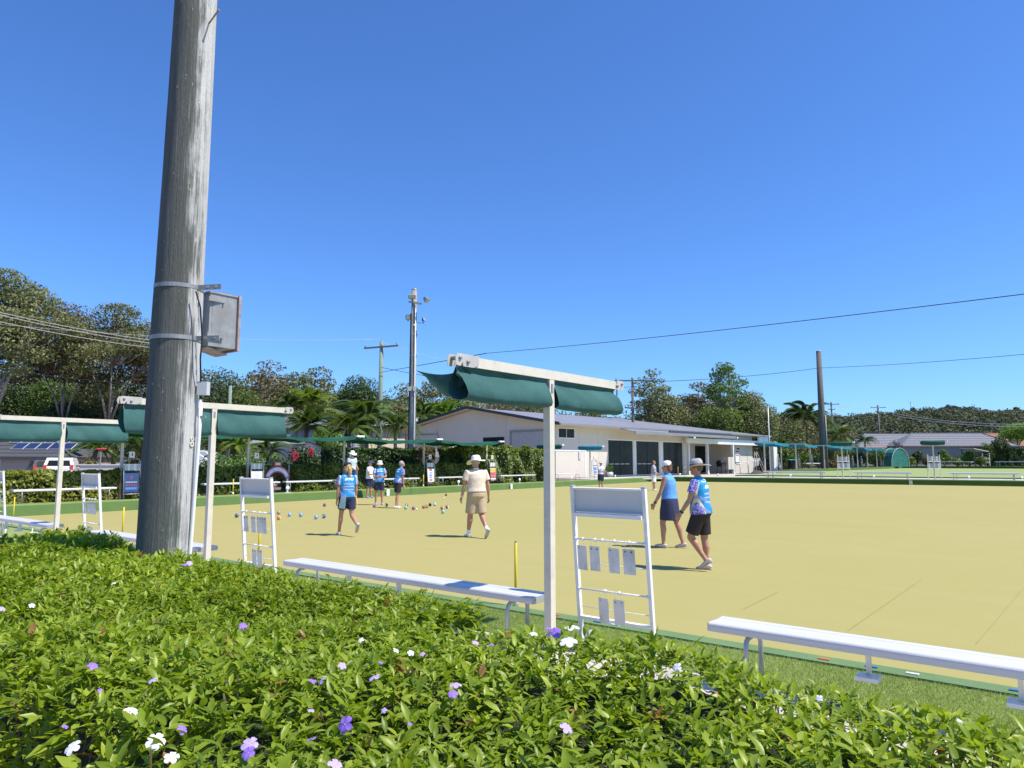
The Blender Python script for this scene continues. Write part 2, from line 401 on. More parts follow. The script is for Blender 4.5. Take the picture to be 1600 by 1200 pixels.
# short turf blades on the near strip (densest where it shows large)
def blades(n, x0, x1, y0, y1, h0, h1, w):
    x = rng.uniform(x0, x1, n); y = rng.uniform(y0, y1, n); a = rng.uniform(0, 2 * PI, n); h = rng.uniform(h0, h1, n)
    lx = rng.normal(0, .45, n) * h; ly = rng.normal(0, .45, n) * h; dx = np.cos(a) * w; dy = np.sin(a) * w
    V = np.empty((n, 3, 3)); V[:, 0] = np.c_[x - dx, y - dy, np.zeros(n)]; V[:, 1] = np.c_[x + dx, y + dy, np.zeros(n)]
    V[:, 2] = np.c_[x + lx, y + ly, h]; return V.reshape(-1, 3)
V = np.concatenate([blades(90000, -7.5, 2.5, 5.44, 6.30, .012, .034, .0022), blades(16000, -16, -7.5, 5.50, 6.30, .014, .034, .004)])
me = np_mesh('grass', V, np.arange(len(V)).reshape(-1, 3), leafmat('turf_blade', (.19, .26, .075), (.29, .37, .12), (.42, .48, .20), .6, .4, hue=False), rng.uniform(0, 1, len(V) // 3))
link('grass', me, kind='stuff')['label'] = 'short mown turf between the path and the green'
# raised ground left, far and beyond
def sheet(name, poly, z, m, th=.3):
    b = MB(); b.prism(poly, z - th, z); return struct(b.build(name, M[m]))
LB = lambda y, d: XL(y) - d
sheet('left_lawn', [(-900, -60), (LB(6, .95), -60), (LB(6, .95), 3), (LB(54, .95), YR(XL(54)) + .6), (LB(54, .95), 70), (-24.6, 70), (-24.6, 400), (-900, 400)], .28, 'dirt')
sheet('left_verge', [(LB(3, .93), 3), (LB(6, .35), 3), (LB(53, .35), YR(XL(53)) + .3), (LB(53, .93), YR(XL(53)) + .6)], .325, 'lawn')
sheet('far_path', [(LB(54, .9), YR(XL(54)) + .75), (XR + 80, YR(XR + 80) + .75), (XR + 80, 78), (-24.58, 60.6), (-28, 60.6)], .345, 'concrete')
sheet('far_verge', [(LB(54, .93), YR(XL(54)) + .12), (XR + 80, YR(XR + 80) + .12), (XR + 80, YR(XR + 80) + 2.2), (-9, YR(-9) + 1.9), (LB(54, .93), YR(XL(54)) + 1.2)], .36, 'lawn')
sheet('second_green', [(-24.0, 61.5), (120, 76), (120, 150), (-24.0, 136)], .43, 'green2')
sheet('far_lawn', [(-900, 136.4), (900, 160), (900, 1500), (-900, 1500)], .70, 'dry')
b = MB()   # left and far banks of the first green
def strip(b, P, Q, m=0):
    n = len(P)
    for i in range(n - 1): b.add([P[i], P[i + 1], Q[i + 1], Q[i]], [(0, 1, 2, 3)], m)
ys = [3 + i * 1.0 for i in range(51)]
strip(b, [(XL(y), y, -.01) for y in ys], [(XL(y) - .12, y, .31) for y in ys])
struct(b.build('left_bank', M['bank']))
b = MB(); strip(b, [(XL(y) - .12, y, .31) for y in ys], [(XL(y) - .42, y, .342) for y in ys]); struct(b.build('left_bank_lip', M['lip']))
b = MB(); xs = [XL(53) + i * 2.0 for i in range(30)]
strip(b, [(x, YR(x) , -.01) for x in xs], [(x, YR(x) + .06, .33) for x in xs])
strip(b, [(x, YR(x) + .06, .33) for x in xs], [(x, YR(x) + .4, .365) for x in xs])
struct(b.build('far_bank', [M['bank_shaded']]))
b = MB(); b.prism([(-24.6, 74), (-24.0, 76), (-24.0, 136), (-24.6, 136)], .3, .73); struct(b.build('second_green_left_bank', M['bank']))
b = MB(); b.prism([(-24.2, 136.05), (120, 150.4), (120, 151), (-24.2, 136.6)], .3, .78); struct(b.build('second_green_far_bank', M['bank_shaded']))
b = MB(); b.prism([(-31.5, 44.8), (-28.2, 44.6), (-25.5, 60), (-24.9, 60), (-24.9, 62), (-25.5, 84), (-27.8, 84)], .2, .305); struct(b.build('club_terrace', M['concrete']))

# ================================================================ FOREGROUND HEDGE
L_HEDGE = leafmat('hedge_leaf', (.10, .165, .012), (.225, .315, .022), (.39, .475, .055), .38, .40, .36, hue=False, dead=(.30, .17, .06))
def leaf_template(seg, L=1.0, W=.44):
    """folded, drooping leaf along +Y, normal +Z; returns verts, quads"""
    ts = np.linspace(0, 1, seg + 1); V = []; 
    for t in ts:
        w = W / 2 * math.sin(PI * min(1, t * .93 + .05)) ** .75 * (1 - .25 * t); y = t * L; z = -.22 * t * t
        V += [(-w, y, z + w * .35), (0, y, z), (w, y, z + w * .35)]
    Q = []
    for i in range(seg):
        a = i * 3; Q += [(a, a + 1, a + 4, a + 3), (a + 1, a + 2, a + 5, a + 4)]
    return np.array(V), np.array(Q)
def place_leaves(pos, yaw, pitch, roll, size, seg, var):
    T, Q = leaf_template(seg); n = len(pos); k = len(T)
    cy, sy = np.cos(yaw), np.sin(yaw); cp, sp = np.cos(pitch), np.sin(pitch); cr, sr = np.cos(roll), np.sin(roll)
    x, y, z = T[None, :, 0] * size[:, None], T[None, :, 1] * size[:, None], T[None, :, 2] * size[:, None]
    x1 = x * cr[:, None] + z * sr[:, None]; z1 = -x * sr[:, None] + z * cr[:, None]
    y2 = y * cp[:, None] - z1 * sp[:, None]; z2 = y * sp[:, None] + z1 * cp[:, None]
    X = x1 * cy[:, None] - y2 * sy[:, None]; Y = x1 * sy[:, None] + y2 * cy[:, None]
    V = np.stack([X, Y, z2], -1) + pos[:, None, :]
    Fq = (Q[None] + (np.arange(n) * k)[:, None, None]).reshape(-1, 4)
    return V.reshape(-1, 3), Fq, np.repeat(var, len(Q))
def smooth01(x): x = np.clip(x, 0, 1); return x * x * (3 - 2 * x)
def h_lump(x, y):
    return (.030 * np.sin(x * 2.1 + 1.3 * np.sin(y * 1.7)) + .028 * np.sin(y * 3.3 + x * 1.2 + .8) + .02 * np.sin(x * 5.3 - y * 4.1) + .014 * np.sin(x * 9.1 + y * 7.7))
def hedge_y1(x): return 2.56 + .11 * smooth01((x + 1.35) / .4) - .12 * smooth01((-x - 2.0) / .35) + .60 * smooth01((-2.70 - x) / .20) + .04 * np.sin(x * 3.1)
def hedge_y0(x): return .80 + .05 * np.sin(x * 2.7) + .20 * smooth01((-x - 1.85) / .7)
def hedge_top(x, y):
    e = np.minimum(y - hedge_y0(x), hedge_y1(x) - y)
    return .908 - .02 * smooth01((-x - 2.6) / .3) + h_lump(x, y) - .06 * (1 - smooth01(e / .12))
H = thing('flowering_hedge', 'big clipped green hedge with purple and white flowers along the front of the view', 'hedge', (0, 0, 0))
def shoots(n, x0, x1):
    x = rng.uniform(x0, x1, n); y = rng.uniform(0, 1, n); a, c = hedge_y0(x), hedge_y1(x); y = a + y * (c - a)
    z = hedge_top(x, y) - rng.uniform(0, 1, n) ** 1.9 * .15
    z += (rng.uniform(0, 1, n) < .025) * rng.uniform(.02, .07, n)
    return np.c_[x, y, z]
def side_shoots(n, x0, x1, which):
    x = rng.uniform(x0, x1, n); y = (hedge_y0(x) if which == 0 else hedge_y1(x)) + rng.normal(0, .03, n)
    z = rng.uniform(.02, .85, n); return np.c_[x, y, z]
def end_shoots(n):                                  # the step where the wide part ends
    y = rng.uniform(2.55, 3.0, n); x = -2.68 + rng.normal(0, .05, n) ; z = rng.uniform(.05, .9, n); return np.c_[x, y, z]
def leafify(S, per, size0, size1, seg, side=None):
    n = len(S); pos = np.repeat(S, per, 0); N = n * per
    yaw = np.repeat(rng.uniform(0, 2 * PI, n), per) + np.tile(np.arange(per) * 2.4, n) + rng.normal(0, .25, N)
    pitch = rng.normal(.55, .45, N)
    if side is not None:                            # leaves lean out of a side face
        yaw = side + rng.normal(0, .9, N); pitch = rng.normal(.25, .45, N)
    pos[:, 2] += rng.uniform(-.03, .02, N); pos[:, :2] += rng.normal(0, .008, (N, 2))
    size = rng.uniform(size0, size1, N) * np.repeat(rng.uniform(.75, 1.2, n), per)
    var = np.clip(np.repeat(rng.beta(2, 2.0, n), per) + rng.normal(0, .18, N), 0, 1)
    var[np.repeat(rng.uniform(0, 1, n) < .012, per)] = 2.0
    return place_leaves(pos, yaw, pitch, rng.normal(0, .4, N), size, seg, var)
def merge(parts):
    V = []; Fq = []; A = []; o = 0
    for v, f, a in parts: V.append(v); Fq.append(f + o); A.append(a); o += len(v)
    return np.concatenate(V), np.concatenate(Fq), np.concatenate(A)
parts_ = [leafify(shoots(7000, -2.7, 1.9), 6, .030, .056, 3), leafify(shoots(6000, -5.2, -2.7), 6, .031, .058, 2),
          leafify(shoots(5400, -8.6, -5.2), 6, .040, .068, 2),
          leafify(side_shoots(1500, -5, 2.0, 0), 5, .05, .085, 2, PI), leafify(side_shoots(500, -8.6, -5, 0), 5, .06, .10, 1, PI),
          leafify(side_shoots(2400, -8.6, 2.2, 1), 5, .05, .08, 1, 0.0), leafify(end_shoots(420), 5, .05, .085, 3, -PI / 2)]
V, Fq, A = merge(parts_)
link('leaves', np_mesh('hedge_leaves', V, Fq, L_HEDGE, A, True), H, kind='stuff')
# the largest leaves, nearest the viewer, one by one
leaf_me = []
for i in range(6):
    T, Q = leaf_template(5, 1.0, .33 + .03 * i); T = T.copy(); T[:, 0] += .05 * math.sin(i * 2.0) * T[:, 1] ** 2; T[:, 2] += .10 * math.sin(i * 1.7) * T[:, 1]
    leaf_me.append(np_mesh('leaf', T, Q, L_HEDGE, np.full(len(Q), .25 + .12 * i), True))
for i in range(296):
    px = random.uniform(120, 1560); py = random.uniform(1000, 1195)
    P = gp(px, py, .92); 
    if not (float(hedge_y0(np.array(P.x))) + .03 < P.y < float(hedge_y1(np.array(P.x))) - .03): P = Vector((random.uniform(-1.6, .6), random.uniform(1.0, 2.2), .92))
    o = link('leaf', random.choice(leaf_me), H, (P.x, P.y, float(hedge_top(np.array(P.x), np.array(P.y))) + random.uniform(-.02, .03)))
    s = random.uniform(.042, .066); o.scale = (s, s, s)
    o.rotation_euler = Vector((math.radians(random.gauss(34, 20)), math.radians(random.gauss(0, 22)), random.uniform(0, 2 * PI)))
# twigs and the shaded inner growth
b = MB()
for i in range(900):
    x = random.uniform(-6, 2.5); y0, y1 = float(hedge_y0(np.array(x))), float(hedge_y1(np.array(x))); y = random.uniform(y0 + .05, y1 - .05); zt = float(hedge_top(np.array(x), np.array(y))) - random.uniform(.0, .08)
    b.tube([(x + random.gauss(0, .06), y + random.gauss(0, .06), zt - .4), (x, y, zt)], .0035, 4)
for i in range(120):
    x = random.uniform(-6, 2.5); y = random.uniform(1.1, 2.2)
    b.tube([(x, y, -.05), (x + random.gauss(0, .1), y + random.gauss(0, .1), .4), (x + random.gauss(0, .2), y + random.gauss(0, .2), .75)], .012, 5)
b.build('twigs', plain('twig_bark', (.16, .12, .07), .8), H, kind='stuff')
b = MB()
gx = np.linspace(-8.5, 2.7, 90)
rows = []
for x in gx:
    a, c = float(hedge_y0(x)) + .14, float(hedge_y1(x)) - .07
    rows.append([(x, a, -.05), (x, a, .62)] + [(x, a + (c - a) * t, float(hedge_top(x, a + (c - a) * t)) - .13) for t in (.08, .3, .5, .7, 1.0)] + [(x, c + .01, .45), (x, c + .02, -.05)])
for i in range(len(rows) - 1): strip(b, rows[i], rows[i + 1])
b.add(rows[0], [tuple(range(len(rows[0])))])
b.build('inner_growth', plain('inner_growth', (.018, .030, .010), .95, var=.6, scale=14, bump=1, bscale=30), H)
# flowers
def flower_mesh(name, mat):
    V = []; Q = []
    for k in range(5):
        a = k * 2 * PI / 5; ca, sa = math.cos(a), math.sin(a); base = len(V)
        prof = [(0.05, .04, .0), (.45, .34, .02), (.8, .40, -.06 + .05 * math.sin(k * 2)), (1.0, .22, -.16)]
        for r, w, z in prof:
            for s_ in (-1, 0, 1): x, y = r, s_ * w; V.append((x * ca - y * sa, x * sa + y * ca, z + .05 * abs(s_)))
        for i in range(3):
            c_ = base + i * 3; Q += [(c_, c_ + 1, c_ + 4, c_ + 3), (c_ + 1, c_ + 2, c_ + 5, c_ + 4)]
    return np_mesh(name, np.array(V), np.array(Q), mat, np.linspace(0, 1, len(Q)), True)
def petal(name, c):
    t = NT(name); co = t.coord('Object'); t.set(t.ramp(t.noise(co, 2, 3), [(.3, sc(c, .85)), (.7, sc(c, 1.12))]), .55, 0, .3)
    tr = t.n('ShaderNodeBsdfTranslucent'); tr.inputs[0].default_value = c4(c); mx = t.n('ShaderNodeMixShader'); mx.inputs[0].default_value = .25
    t.l(t.b.outputs[0], mx.inputs[1]); t.l(tr.outputs[0], mx.inputs[2]); t.l(mx.outputs[0], t.out.inputs[0]); return t.m
FL = {'p': flower_mesh('flower', petal('purple_petal', (.36, .20, .78))), 'l': flower_mesh('flower', petal('lavender_petal', (.58, .45, .86))), 'w': flower_mesh('flower', petal('white_petal', (.86, .85, .88)))}
eye_me = MB().ball((0, 0, .03), .08, 8, 5).mesh('flower_centre', petal('flower_centre', (.85, .83, .75)), True)
for (px, py, c, s) in [(380, 978, 'p', 1), (585, 1058, 'l', 1.1), (712, 1070, 'l', 1.1), (708, 1084, 'p', .9), (539, 1132, 'p', 1.3), (390, 1163, 'l', 1.2), (388, 1176, 'p', 1), (524, 1196, 'l', 1),
                       (205, 1110, 'w', 1.1), (243, 1158, 'w', 1.3), (268, 1183, 'w', 1), (113, 1168, 'w', 1.1), (102, 1135, 'p', .5), (145, 1040, 'p', .9), (157, 1079, 'p', .5), (238, 1063, 'l', .7), (488, 1064, 'p', .8), (502, 1064, 'l', .8),
                       (486, 1110, 'l', .6), (487, 1154, 'p', .8), (285, 1140, 'p', .8), (834, 990, 'w', .9), (866, 990, 'p', 1.5), (860, 984, 'p', 1.2), (872, 984, 'p', 1.2), (893, 980, 'w', 2.0), (888, 1002, 'w', 1.8), (920, 990, 'w', 1.3), (743, 1004, 'l', .8),
                       (642, 1020, 'w', .7), (619, 1016, 'w', .7), (564, 1000, 'w', .7), (885, 1137, 'l', 1.1), (535, 1040, 'l', .8), (289, 882, 'p', 1.2), (296, 880, 'l', 1.1), (641, 1131, 'p', .4), (1058, 1042, 'w', .9), (1280, 1091, 'w', .6), (768, 1007, 'p', .5),
                       (178, 911, 'w', .9), (50, 946, 'w', .8), (3, 951, 'l', 1.0), (595, 1035, 'p', .5), (985, 1036, 'w', .5), (1500, 1127, 'w', .5), (660, 1022, 'l', .6), (600, 1110, 'l', .5)]:
    z = .93
    for _ in range(4):
        P = gp(px, py, z); inside = float(hedge_y0(np.array(P.x))) < P.y < float(hedge_y1(np.array(P.x))) + .05; z = (float(hedge_top(np.array(P.x), np.array(P.y))) if inside else .90) + .045
    P = gp(px, py, z)
    o = link('flower', FL[c], H, P); s *= .0185; o.scale = (s, s, s); o['label'] = {'p': 'deep purple flower', 'l': 'pale lavender flower', 'w': 'white flower'}[c]
    o.rotation_euler = (math.radians(random.gauss(28, 14)), random.gauss(0, .2), head(0, 1) + random.gauss(0, .9)); 
    link('flower_centre', eye_me, o)
# ================================================================ NEAR TIMBER POLE
P0 = dp(257, 860, 6.2); P1 = dp(306, 0, 6.2)
t = thing('floodlight_pole', 'huge weathered grey timber pole rising out of the hedge at left', 'pole', (P0.x, P0.y, -.1))
def pole_c(z):
    k = (z - P0.z) / (P1.z - P0.z); return Vector(((P1.x - P0.x) * k, (P1.y - P0.y) * k, z + .1))
def pole_r(z): return .219 - (z - .9) * .0070 - (.004 if z > 3.1 else 0)
b = MB(); zs = [-.1 + i * .2 for i in range(0, 60)]; n = 40; ring = []
for z in zs:
    c = pole_c(z)
    for j in range(n):
        a = 2 * PI * j / n; r = pole_r(z) * (1 + .012 * math.sin(a * 3 + z * .7) + .006 * math.sin(a * 9 + 2.0 * math.sin(z * .9)) + .006 * random.uniform(-1, 1) * (j % 3 == 0))
        ring.append((c.x + r * math.cos(a), c.y + r * math.sin(a), c.z))
b.add(ring, [(i * n + j, i * n + (j + 1) % n, (i + 1) * n + (j + 1) % n, (i + 1) * n + j) for i in range(len(zs) - 1) for j in range(n)] + [tuple((len(zs) - 1) * n + j for j in range(n))])
b.build('trunk', M['timber_shaded'], t, True)
def zpx(px, py): return dp(px, py, 6.2).z
RW = head(1, 0)                                      # local +Y of this heading points to the right of frame
for name, py in (('strap', 452), ('strap', 531)):
    z = zpx(275, py); c = pole_c(z); r = pole_r(z) + .004
    s = MB(); pr = [(r - .006, -.018), (r + .004, -.018), (r + .004, .018), (r - .006, .018)]
    s.lathe(pr, 36, (c.x, c.y, c.z)); st = s.build(name, M['galv'], t, False)
    s2 = MB(); e = c + RIGHT * (r + .21) - AHEAD * .10; s0 = c + RIGHT * (r - .02) - AHEAD * .06
    s2.bar(s0, e, .008, .045); a = s2.build('strap_arm', M['galv'], t)
    for k in (.45, .8):
        q = s0.lerp(e, k) - AHEAD * .008; bb = MB(); bb.lathe([(0, -.006), (.011, -.006), (.011, .006), (0, .006)], 8, q, mat=AHEAD.to_track_quat('Z', 'Y').to_matrix()); bb.build('bolt', M['rust'], a)
# galvanised box held by the straps
zt, zb = zpx(350, 450), zpx(350, 535); c = pole_c((zt + zb) / 2)
bx = thing('galvanised_box', 'dented galvanised steel equipment box strapped to the right of the big timber pole', 'equipment box', (P0.x + c.x - RIGHT.x * .05, P0.y + c.y - RIGHT.y * .05, -.1 + c.z), head(0, 1) + .92)
hh = (zt - zb) / 2; r = pole_r(2.8)
m = MB(); m.lohi((r + .085, -.10, -hh), (r + .36, .18, hh)); 
m.build('housing', M['galv'], bx)
m = MB(); m.lohi((r + .36, -.125, -hh - .02), (r + .385, .195, hh + .02)); m.build('lid', M['rust'], bx)
m = MB(); m.lohi((r + .075, -.11, hh), (r + .37, .19, hh + .014)); m.build('top_flange', M['rust'], bx)
m = MB(); m.slab([(r + .09, -.08, -hh - .002), (r + .30, -.06, -hh - .05), (r + .30, .14, -hh - .05), (r + .09, .14, -hh - .002)], .012); m.build('bottom_plate', M['rust'], bx)
m = MB(); m.slab([(r + .11, -.103, -hh + .05), (r + .19, -.122, -hh + .07), (r + .19, -.122, hh - .08), (r + .11, -.103, hh - .05)], .006); m.build('bent_flap', M['galv'], bx)
for zz in (-.6, .75):
    m = MB(); m.lohi((r + .06, -.128, zz * hh - .02), (r + .22, -.104, zz * hh + .02)); m.build('bracket', M['galv'], bx)
def on_pole(px, py, off=0.0):
    q = dp(px, py, 6.2 - off); return Vector((q.x - P0.x, q.y - P0.y, q.z + .1))
def on_bark(px, py, gap=.004):                         # the point of the bark seen at a pixel
    r = ray(px, py); z = zpx(px, py); c = pole_c(z) + Vector((P0.x, P0.y, -.1)); R_ = pole_r(z) + gap; o = CAMV - c; a = r.x ** 2 + r.y ** 2; b_ = o.x * r.x + o.y * r.y; k = o.x ** 2 + o.y ** 2 - R_ ** 2
    t_ = (-b_ - math.sqrt(max(0, b_ * b_ - a * k))) / a; q = CAMV + r * t_; return Vector((q.x - P0.x, q.y - P0.y, q.z + .1)), (q - c - Vector((0, 0, (q - c).z))).normalized()
# peg near the top, number tag, conduit, small grey junction box, cable down the side
m = MB(); a, na = on_bark(321, 34); m.tube([a + AHEAD * .05, a + RIGHT * .14 - AHEAD * .06 + Vector((0, 0, .07))], .008, 8); pg = m.build('peg', M['rust'], t, True)
m = MB(); m.ball(a + RIGHT * .14 - AHEAD * .06 + Vector((0, 0, .07)), .013, 8, 5); m.build('peg_head', M['rust'], pg)
m = MB(); q, nq = on_bark(300, 690, .006)
for (dz, rr) in ((.022, .02), (-.022, .024)):
    m.lathe([(rr * .45, -.004), (rr, -.004), (rr, .004), (rr * .45, .004), (rr * .45, -.004)], 14, q + Vector((0, 0, dz)), mat=nq.to_track_quat('Z', 'Y').to_matrix())
m.build('number_tag', M['cream'], t)
m = MB(); pts = [on_pole(px, py, .03) for px, py in ((314.5, 624), (311, 680), (306.5, 740), (302, 800), (297, 862))]; pts.append(Vector((pts[-1].x, pts[-1].y, .02)))
m.tube(pts, .016, 10); cd = m.build('conduit', M['white'], t, True)
m = MB(); m.box(on_pole(316, 651, .03), (.06, .03, .018), rz=head(0, 1)); m.build('conduit_clip', M['galv'], cd)
m = MB(); m.box(on_pole(318, 607, .02), (.085, .07, .115), rz=head(0, 1)); jb = m.build('junction_box', M['panel'], t)
m = MB(); m.tube([on_pole(px, py, o) for px, py, o in ((306, 455, .16), (313, 480, .14), (316, 530, .12), (313, 560, .10), (314, 604, .04))], .007, 6); m.build('drop_cable', M['cable'], t, True)
# ================================================================ SHADE POSTS OF THE NEAR ROW (retracted green canopy)
BT = 2.47
def cloth_bag(ya, yb, drop=.34, flip=1, seed=0, xl=-.30, xr=.15):
    prof = [(.018, -.02), (.0, -.055), (.012, -.085), (.075, -.135), (.105, -.22), (.115, -.29), (.10, -.335), (.05, -.355), (-.01, -.34), (-.06, -.28), (-.085, -.20), (-.075, -.12), (-.05, -.06), (-.03, -.035)]
    m = MB(); N = 26; V = []; k = len(prof); r_ = random.Random(seed)
    ph = [r_.uniform(0, 6) for _ in range(4)]
    for i in range(N + 1):
        u = i / N; y = ya + (yb - ya) * u; tight = 1 - .35 * math.exp(-((1 - u if flip > 0 else u) / .10) ** 2)
        for j, (x, z) in enumerate(prof):
            w = .008 * math.sin(u * 6 + ph[0] + j * .5) + .003 * math.sin(u * 21 + ph[1] - j)
            V.append((x * tight + w, y + .02 * math.sin(j + ph[2]), z * (.9 + .1 * tight) * drop / .34 + (w * .6 - .02 * math.sin(PI * u) if z < -.1 else .012)))
    m.add(V, [(i * k + j, i * k + j + 1, (i + 1) * k + j + 1, (i + 1) * k + j) for i in range(N) for j in range(k - 1)]); return m
def shade_post(x, y, label, seed, drop=.255, near=-1.17, far=1.17, height=BT, mat='shade', detail=True, rz=0.0, z0=0.0, name='shade_post'):
    t = thing(name, label, 'shade post', (x, y, z0), rz, 'shade posts round the greens')
    m = MB(); m.lohi((-.036, -.036, -.05), (.036, .036, height - .083)); m.build('post', M['cream'], t)
    m = MB(); m.lohi((-.038, near, height - .08), (.038, far, height)); bm_ = m.build('beam', M['cream'], t)
    for ye, s in ((near, -1), (far, 1)):
        m = MB()
        for sx in (-.046, .042):
            m.add([], [], 0)
            prof = [(ye - s * .10, -.085), (ye + s * .02, -.085), (ye + s * .03, -.05), (ye + s * .05, -.085), (ye + s * .10, -.08), (ye + s * .11, -.03), (ye + s * .09, .012), (ye - s * (.16 if s < 0 else .03), .012), (ye - s * (.16 if s < 0 else .03), -.06)]
            P = [(sx, yy_, height + zz) for yy_, zz in prof] + [(sx + .004, yy_, height + zz) for yy_, zz in prof]; n = len(prof)
            m.add(P, [tuple(range(n)), tuple(range(2 * n - 1, n - 1, -1))] + [(i, (i + 1) % n, (i + 1) % n + n, i + n) for i in range(n)])
        bk = m.build('end_bracket', M['bracket'], t)
        if detail:
            for yy_, zz in ((ye + s * .06, -.02), (ye - s * .03, -.045)):
                m = MB(); m.lathe([(.0, -.058), (.016, -.058), (.016, .058), (0, .058)], 10, (0, yy_, height + zz), mat=Matrix.Rotation(PI / 2, 3, 'Y')); m.build('bolt', M['galv'], bk, True)
            m = MB(); m.tube([(0, ye + s * .04, height - .06), (0, ye + s * .04, height - .14), (0, ye + s * .00, height - .17), (0, ye - s * .04, height - .15)], .008, 6); m.build('hook', M['galv'], bk, True)
    if detail:
        m = MB(); m.lohi((.0365, -.012, height - .20), (.044, .012, height - .12)); m.build('cleat', M['galv'], t)
    for (a, c_, f) in ((near - .05, -.05, 1), (.05, far - .04, -1)):
        cloth_bag(a, c_, drop, f, seed + (f > 0)).build('canopy_cloth', M[mat], t, True).location = (0, 0, height - .075)
    return t
SX = (-3.73, -9.56, -15.02)
sp1 = shade_post(SX[0], 5.2, 'cream shade post with rolled green cloth, nearest one, between the bench end and the scoreboard', 3)
sp2 = shade_post(SX[1], 5.2, 'cream shade post with hanging green cloth just right of the big timber pole', 8, .37)
sp3 = shade_post(SX[2], 5.2, 'cream shade post with long green cloth left of the big timber pole', 12, .36)
# loose wing of cloth hanging from the near end of the first beam
m = MB(); V = []; nu, nv = 14, 6
for i in range(nu + 1):
    u = i / nu
    for j in range(nv + 1):
        v = j / nv; dep = .035 + .14 * math.sin(PI * (.12 + .80 * (1 - u))) ** 1.3
        V.append((.03 - .47 * u, -1.17 + .10 * v - .03 * u + .03 * math.sin(v * 4 + u * 5), BT - .095 + .015 * u - .04 * math.sin(PI * u) - v * dep))
m.add(V, [(i * (nv + 1) + j, i * (nv + 1) + j + 1, (i + 1) * (nv + 1) + j + 1, (i + 1) * (nv + 1) + j) for i in range(nu) for j in range(nv)]); m.build('loose_cloth', M['shade'], sp1, True)
# ================================================================ BENCHES
def bench_model(L, label, group=None, width=.30, mid_foot=True, h=.46, far=False):
    t = thing('bench', label, 'bench', (0, 0, 0), 0, group)
    m = MB(); w = width / 2; prof = []                      # rounded aluminium extrusion, along X
    for k in range(5): a = PI + (PI / 2) * k / 4 * -1; prof.append((-w + .025 + .025 * math.cos(a), h - .025 + .025 * math.sin(a)))
    prof += [(-.055, h), (-.050, h - .004), (.050, h - .004), (.055, h)]
    for k in range(5): a = PI / 2 - (PI / 2) * k / 4; prof.append((w - .025 + .025 * math.cos(a), h - .025 + .025 * math.sin(a)))
    prof += [(w, h - .06), (w - .01, h - .066), (-w + .01, h - .066), (-w, h - .06)]
    n = len(prof); P = [(-L / 2, y, z) for y, z in prof] + [(L / 2, y, z) for y, z in prof]
    m.add(P, [tuple(range(n)), tuple(range(2 * n - 1, n - 1, -1))] + [(i, i + n, (i + 1) % n + n, (i + 1) % n) for i in range(n)])
    st = m.build('seat', M['alu'], t)
    if not far:
        for s in (-1, 1):
            m = MB(); m.lohi((s * L / 2 + s * .001, -w + .004, h - .062), (s * L / 2 + s * .009, w - .004, h - .004)); ec = m.build('end_cap', M['alud'], t)
            for yy_ in (-w + .03, .03, w - .03):
                k_ = MB(); k_.lathe([(0, -.003), (.007, -.003), (.007, .003), (0, .003)], 8, (s * L / 2 + s * .012, yy_, h - .03), mat=Matrix.Rotation(PI / 2, 3, 'Y')); k_.build('screw', M['rust'], ec)
    for s in (-1, 1):
        for q in (-1, 1):
            xo = s * (L / 2 - .28)
            m = MB(); y0 = q * (w - .05)
            m.tube([(xo, y0 - q * .06, h - .08), (xo + s * .0, y0, h - .085), (xo, y0 + q * .035, h - .105), (xo, y0 + q * .05, h - .15), (xo, y0 + q * .052, .0)], .019, 8 if not far else 5)
            m.build('leg', M['alud'], t, True)
    if mid_foot:
        for xo in (-L * .22, L * .0):
            m = MB(); m.lohi((xo - .012, -.03, h - .22), (xo + .012, .03, h - .066)); m.lohi((xo - .07, -.10, h - .245), (xo + .07, .04, h - .22)); m.build('bag_hook', M['white'], t)
            if xo == 0: m_ = None
    return t
bench = bench_model(3.78, 'silver bench beyond the hedge with its right end against the nearest shade post', 'benches beside the near path')
bench.location = (-5.78, 5.30, 0)
dup(bench, (-.38, 5.34, 0), 0, 'silver bench at the right edge of the view, seat running out of frame')
dup(bench, (-11.62, 5.30, 0), 0, 'silver bench passing behind the big timber pole')
dup(bench, (-17.25, 5.30, 0), 0, 'silver bench at the far left over the concrete path')
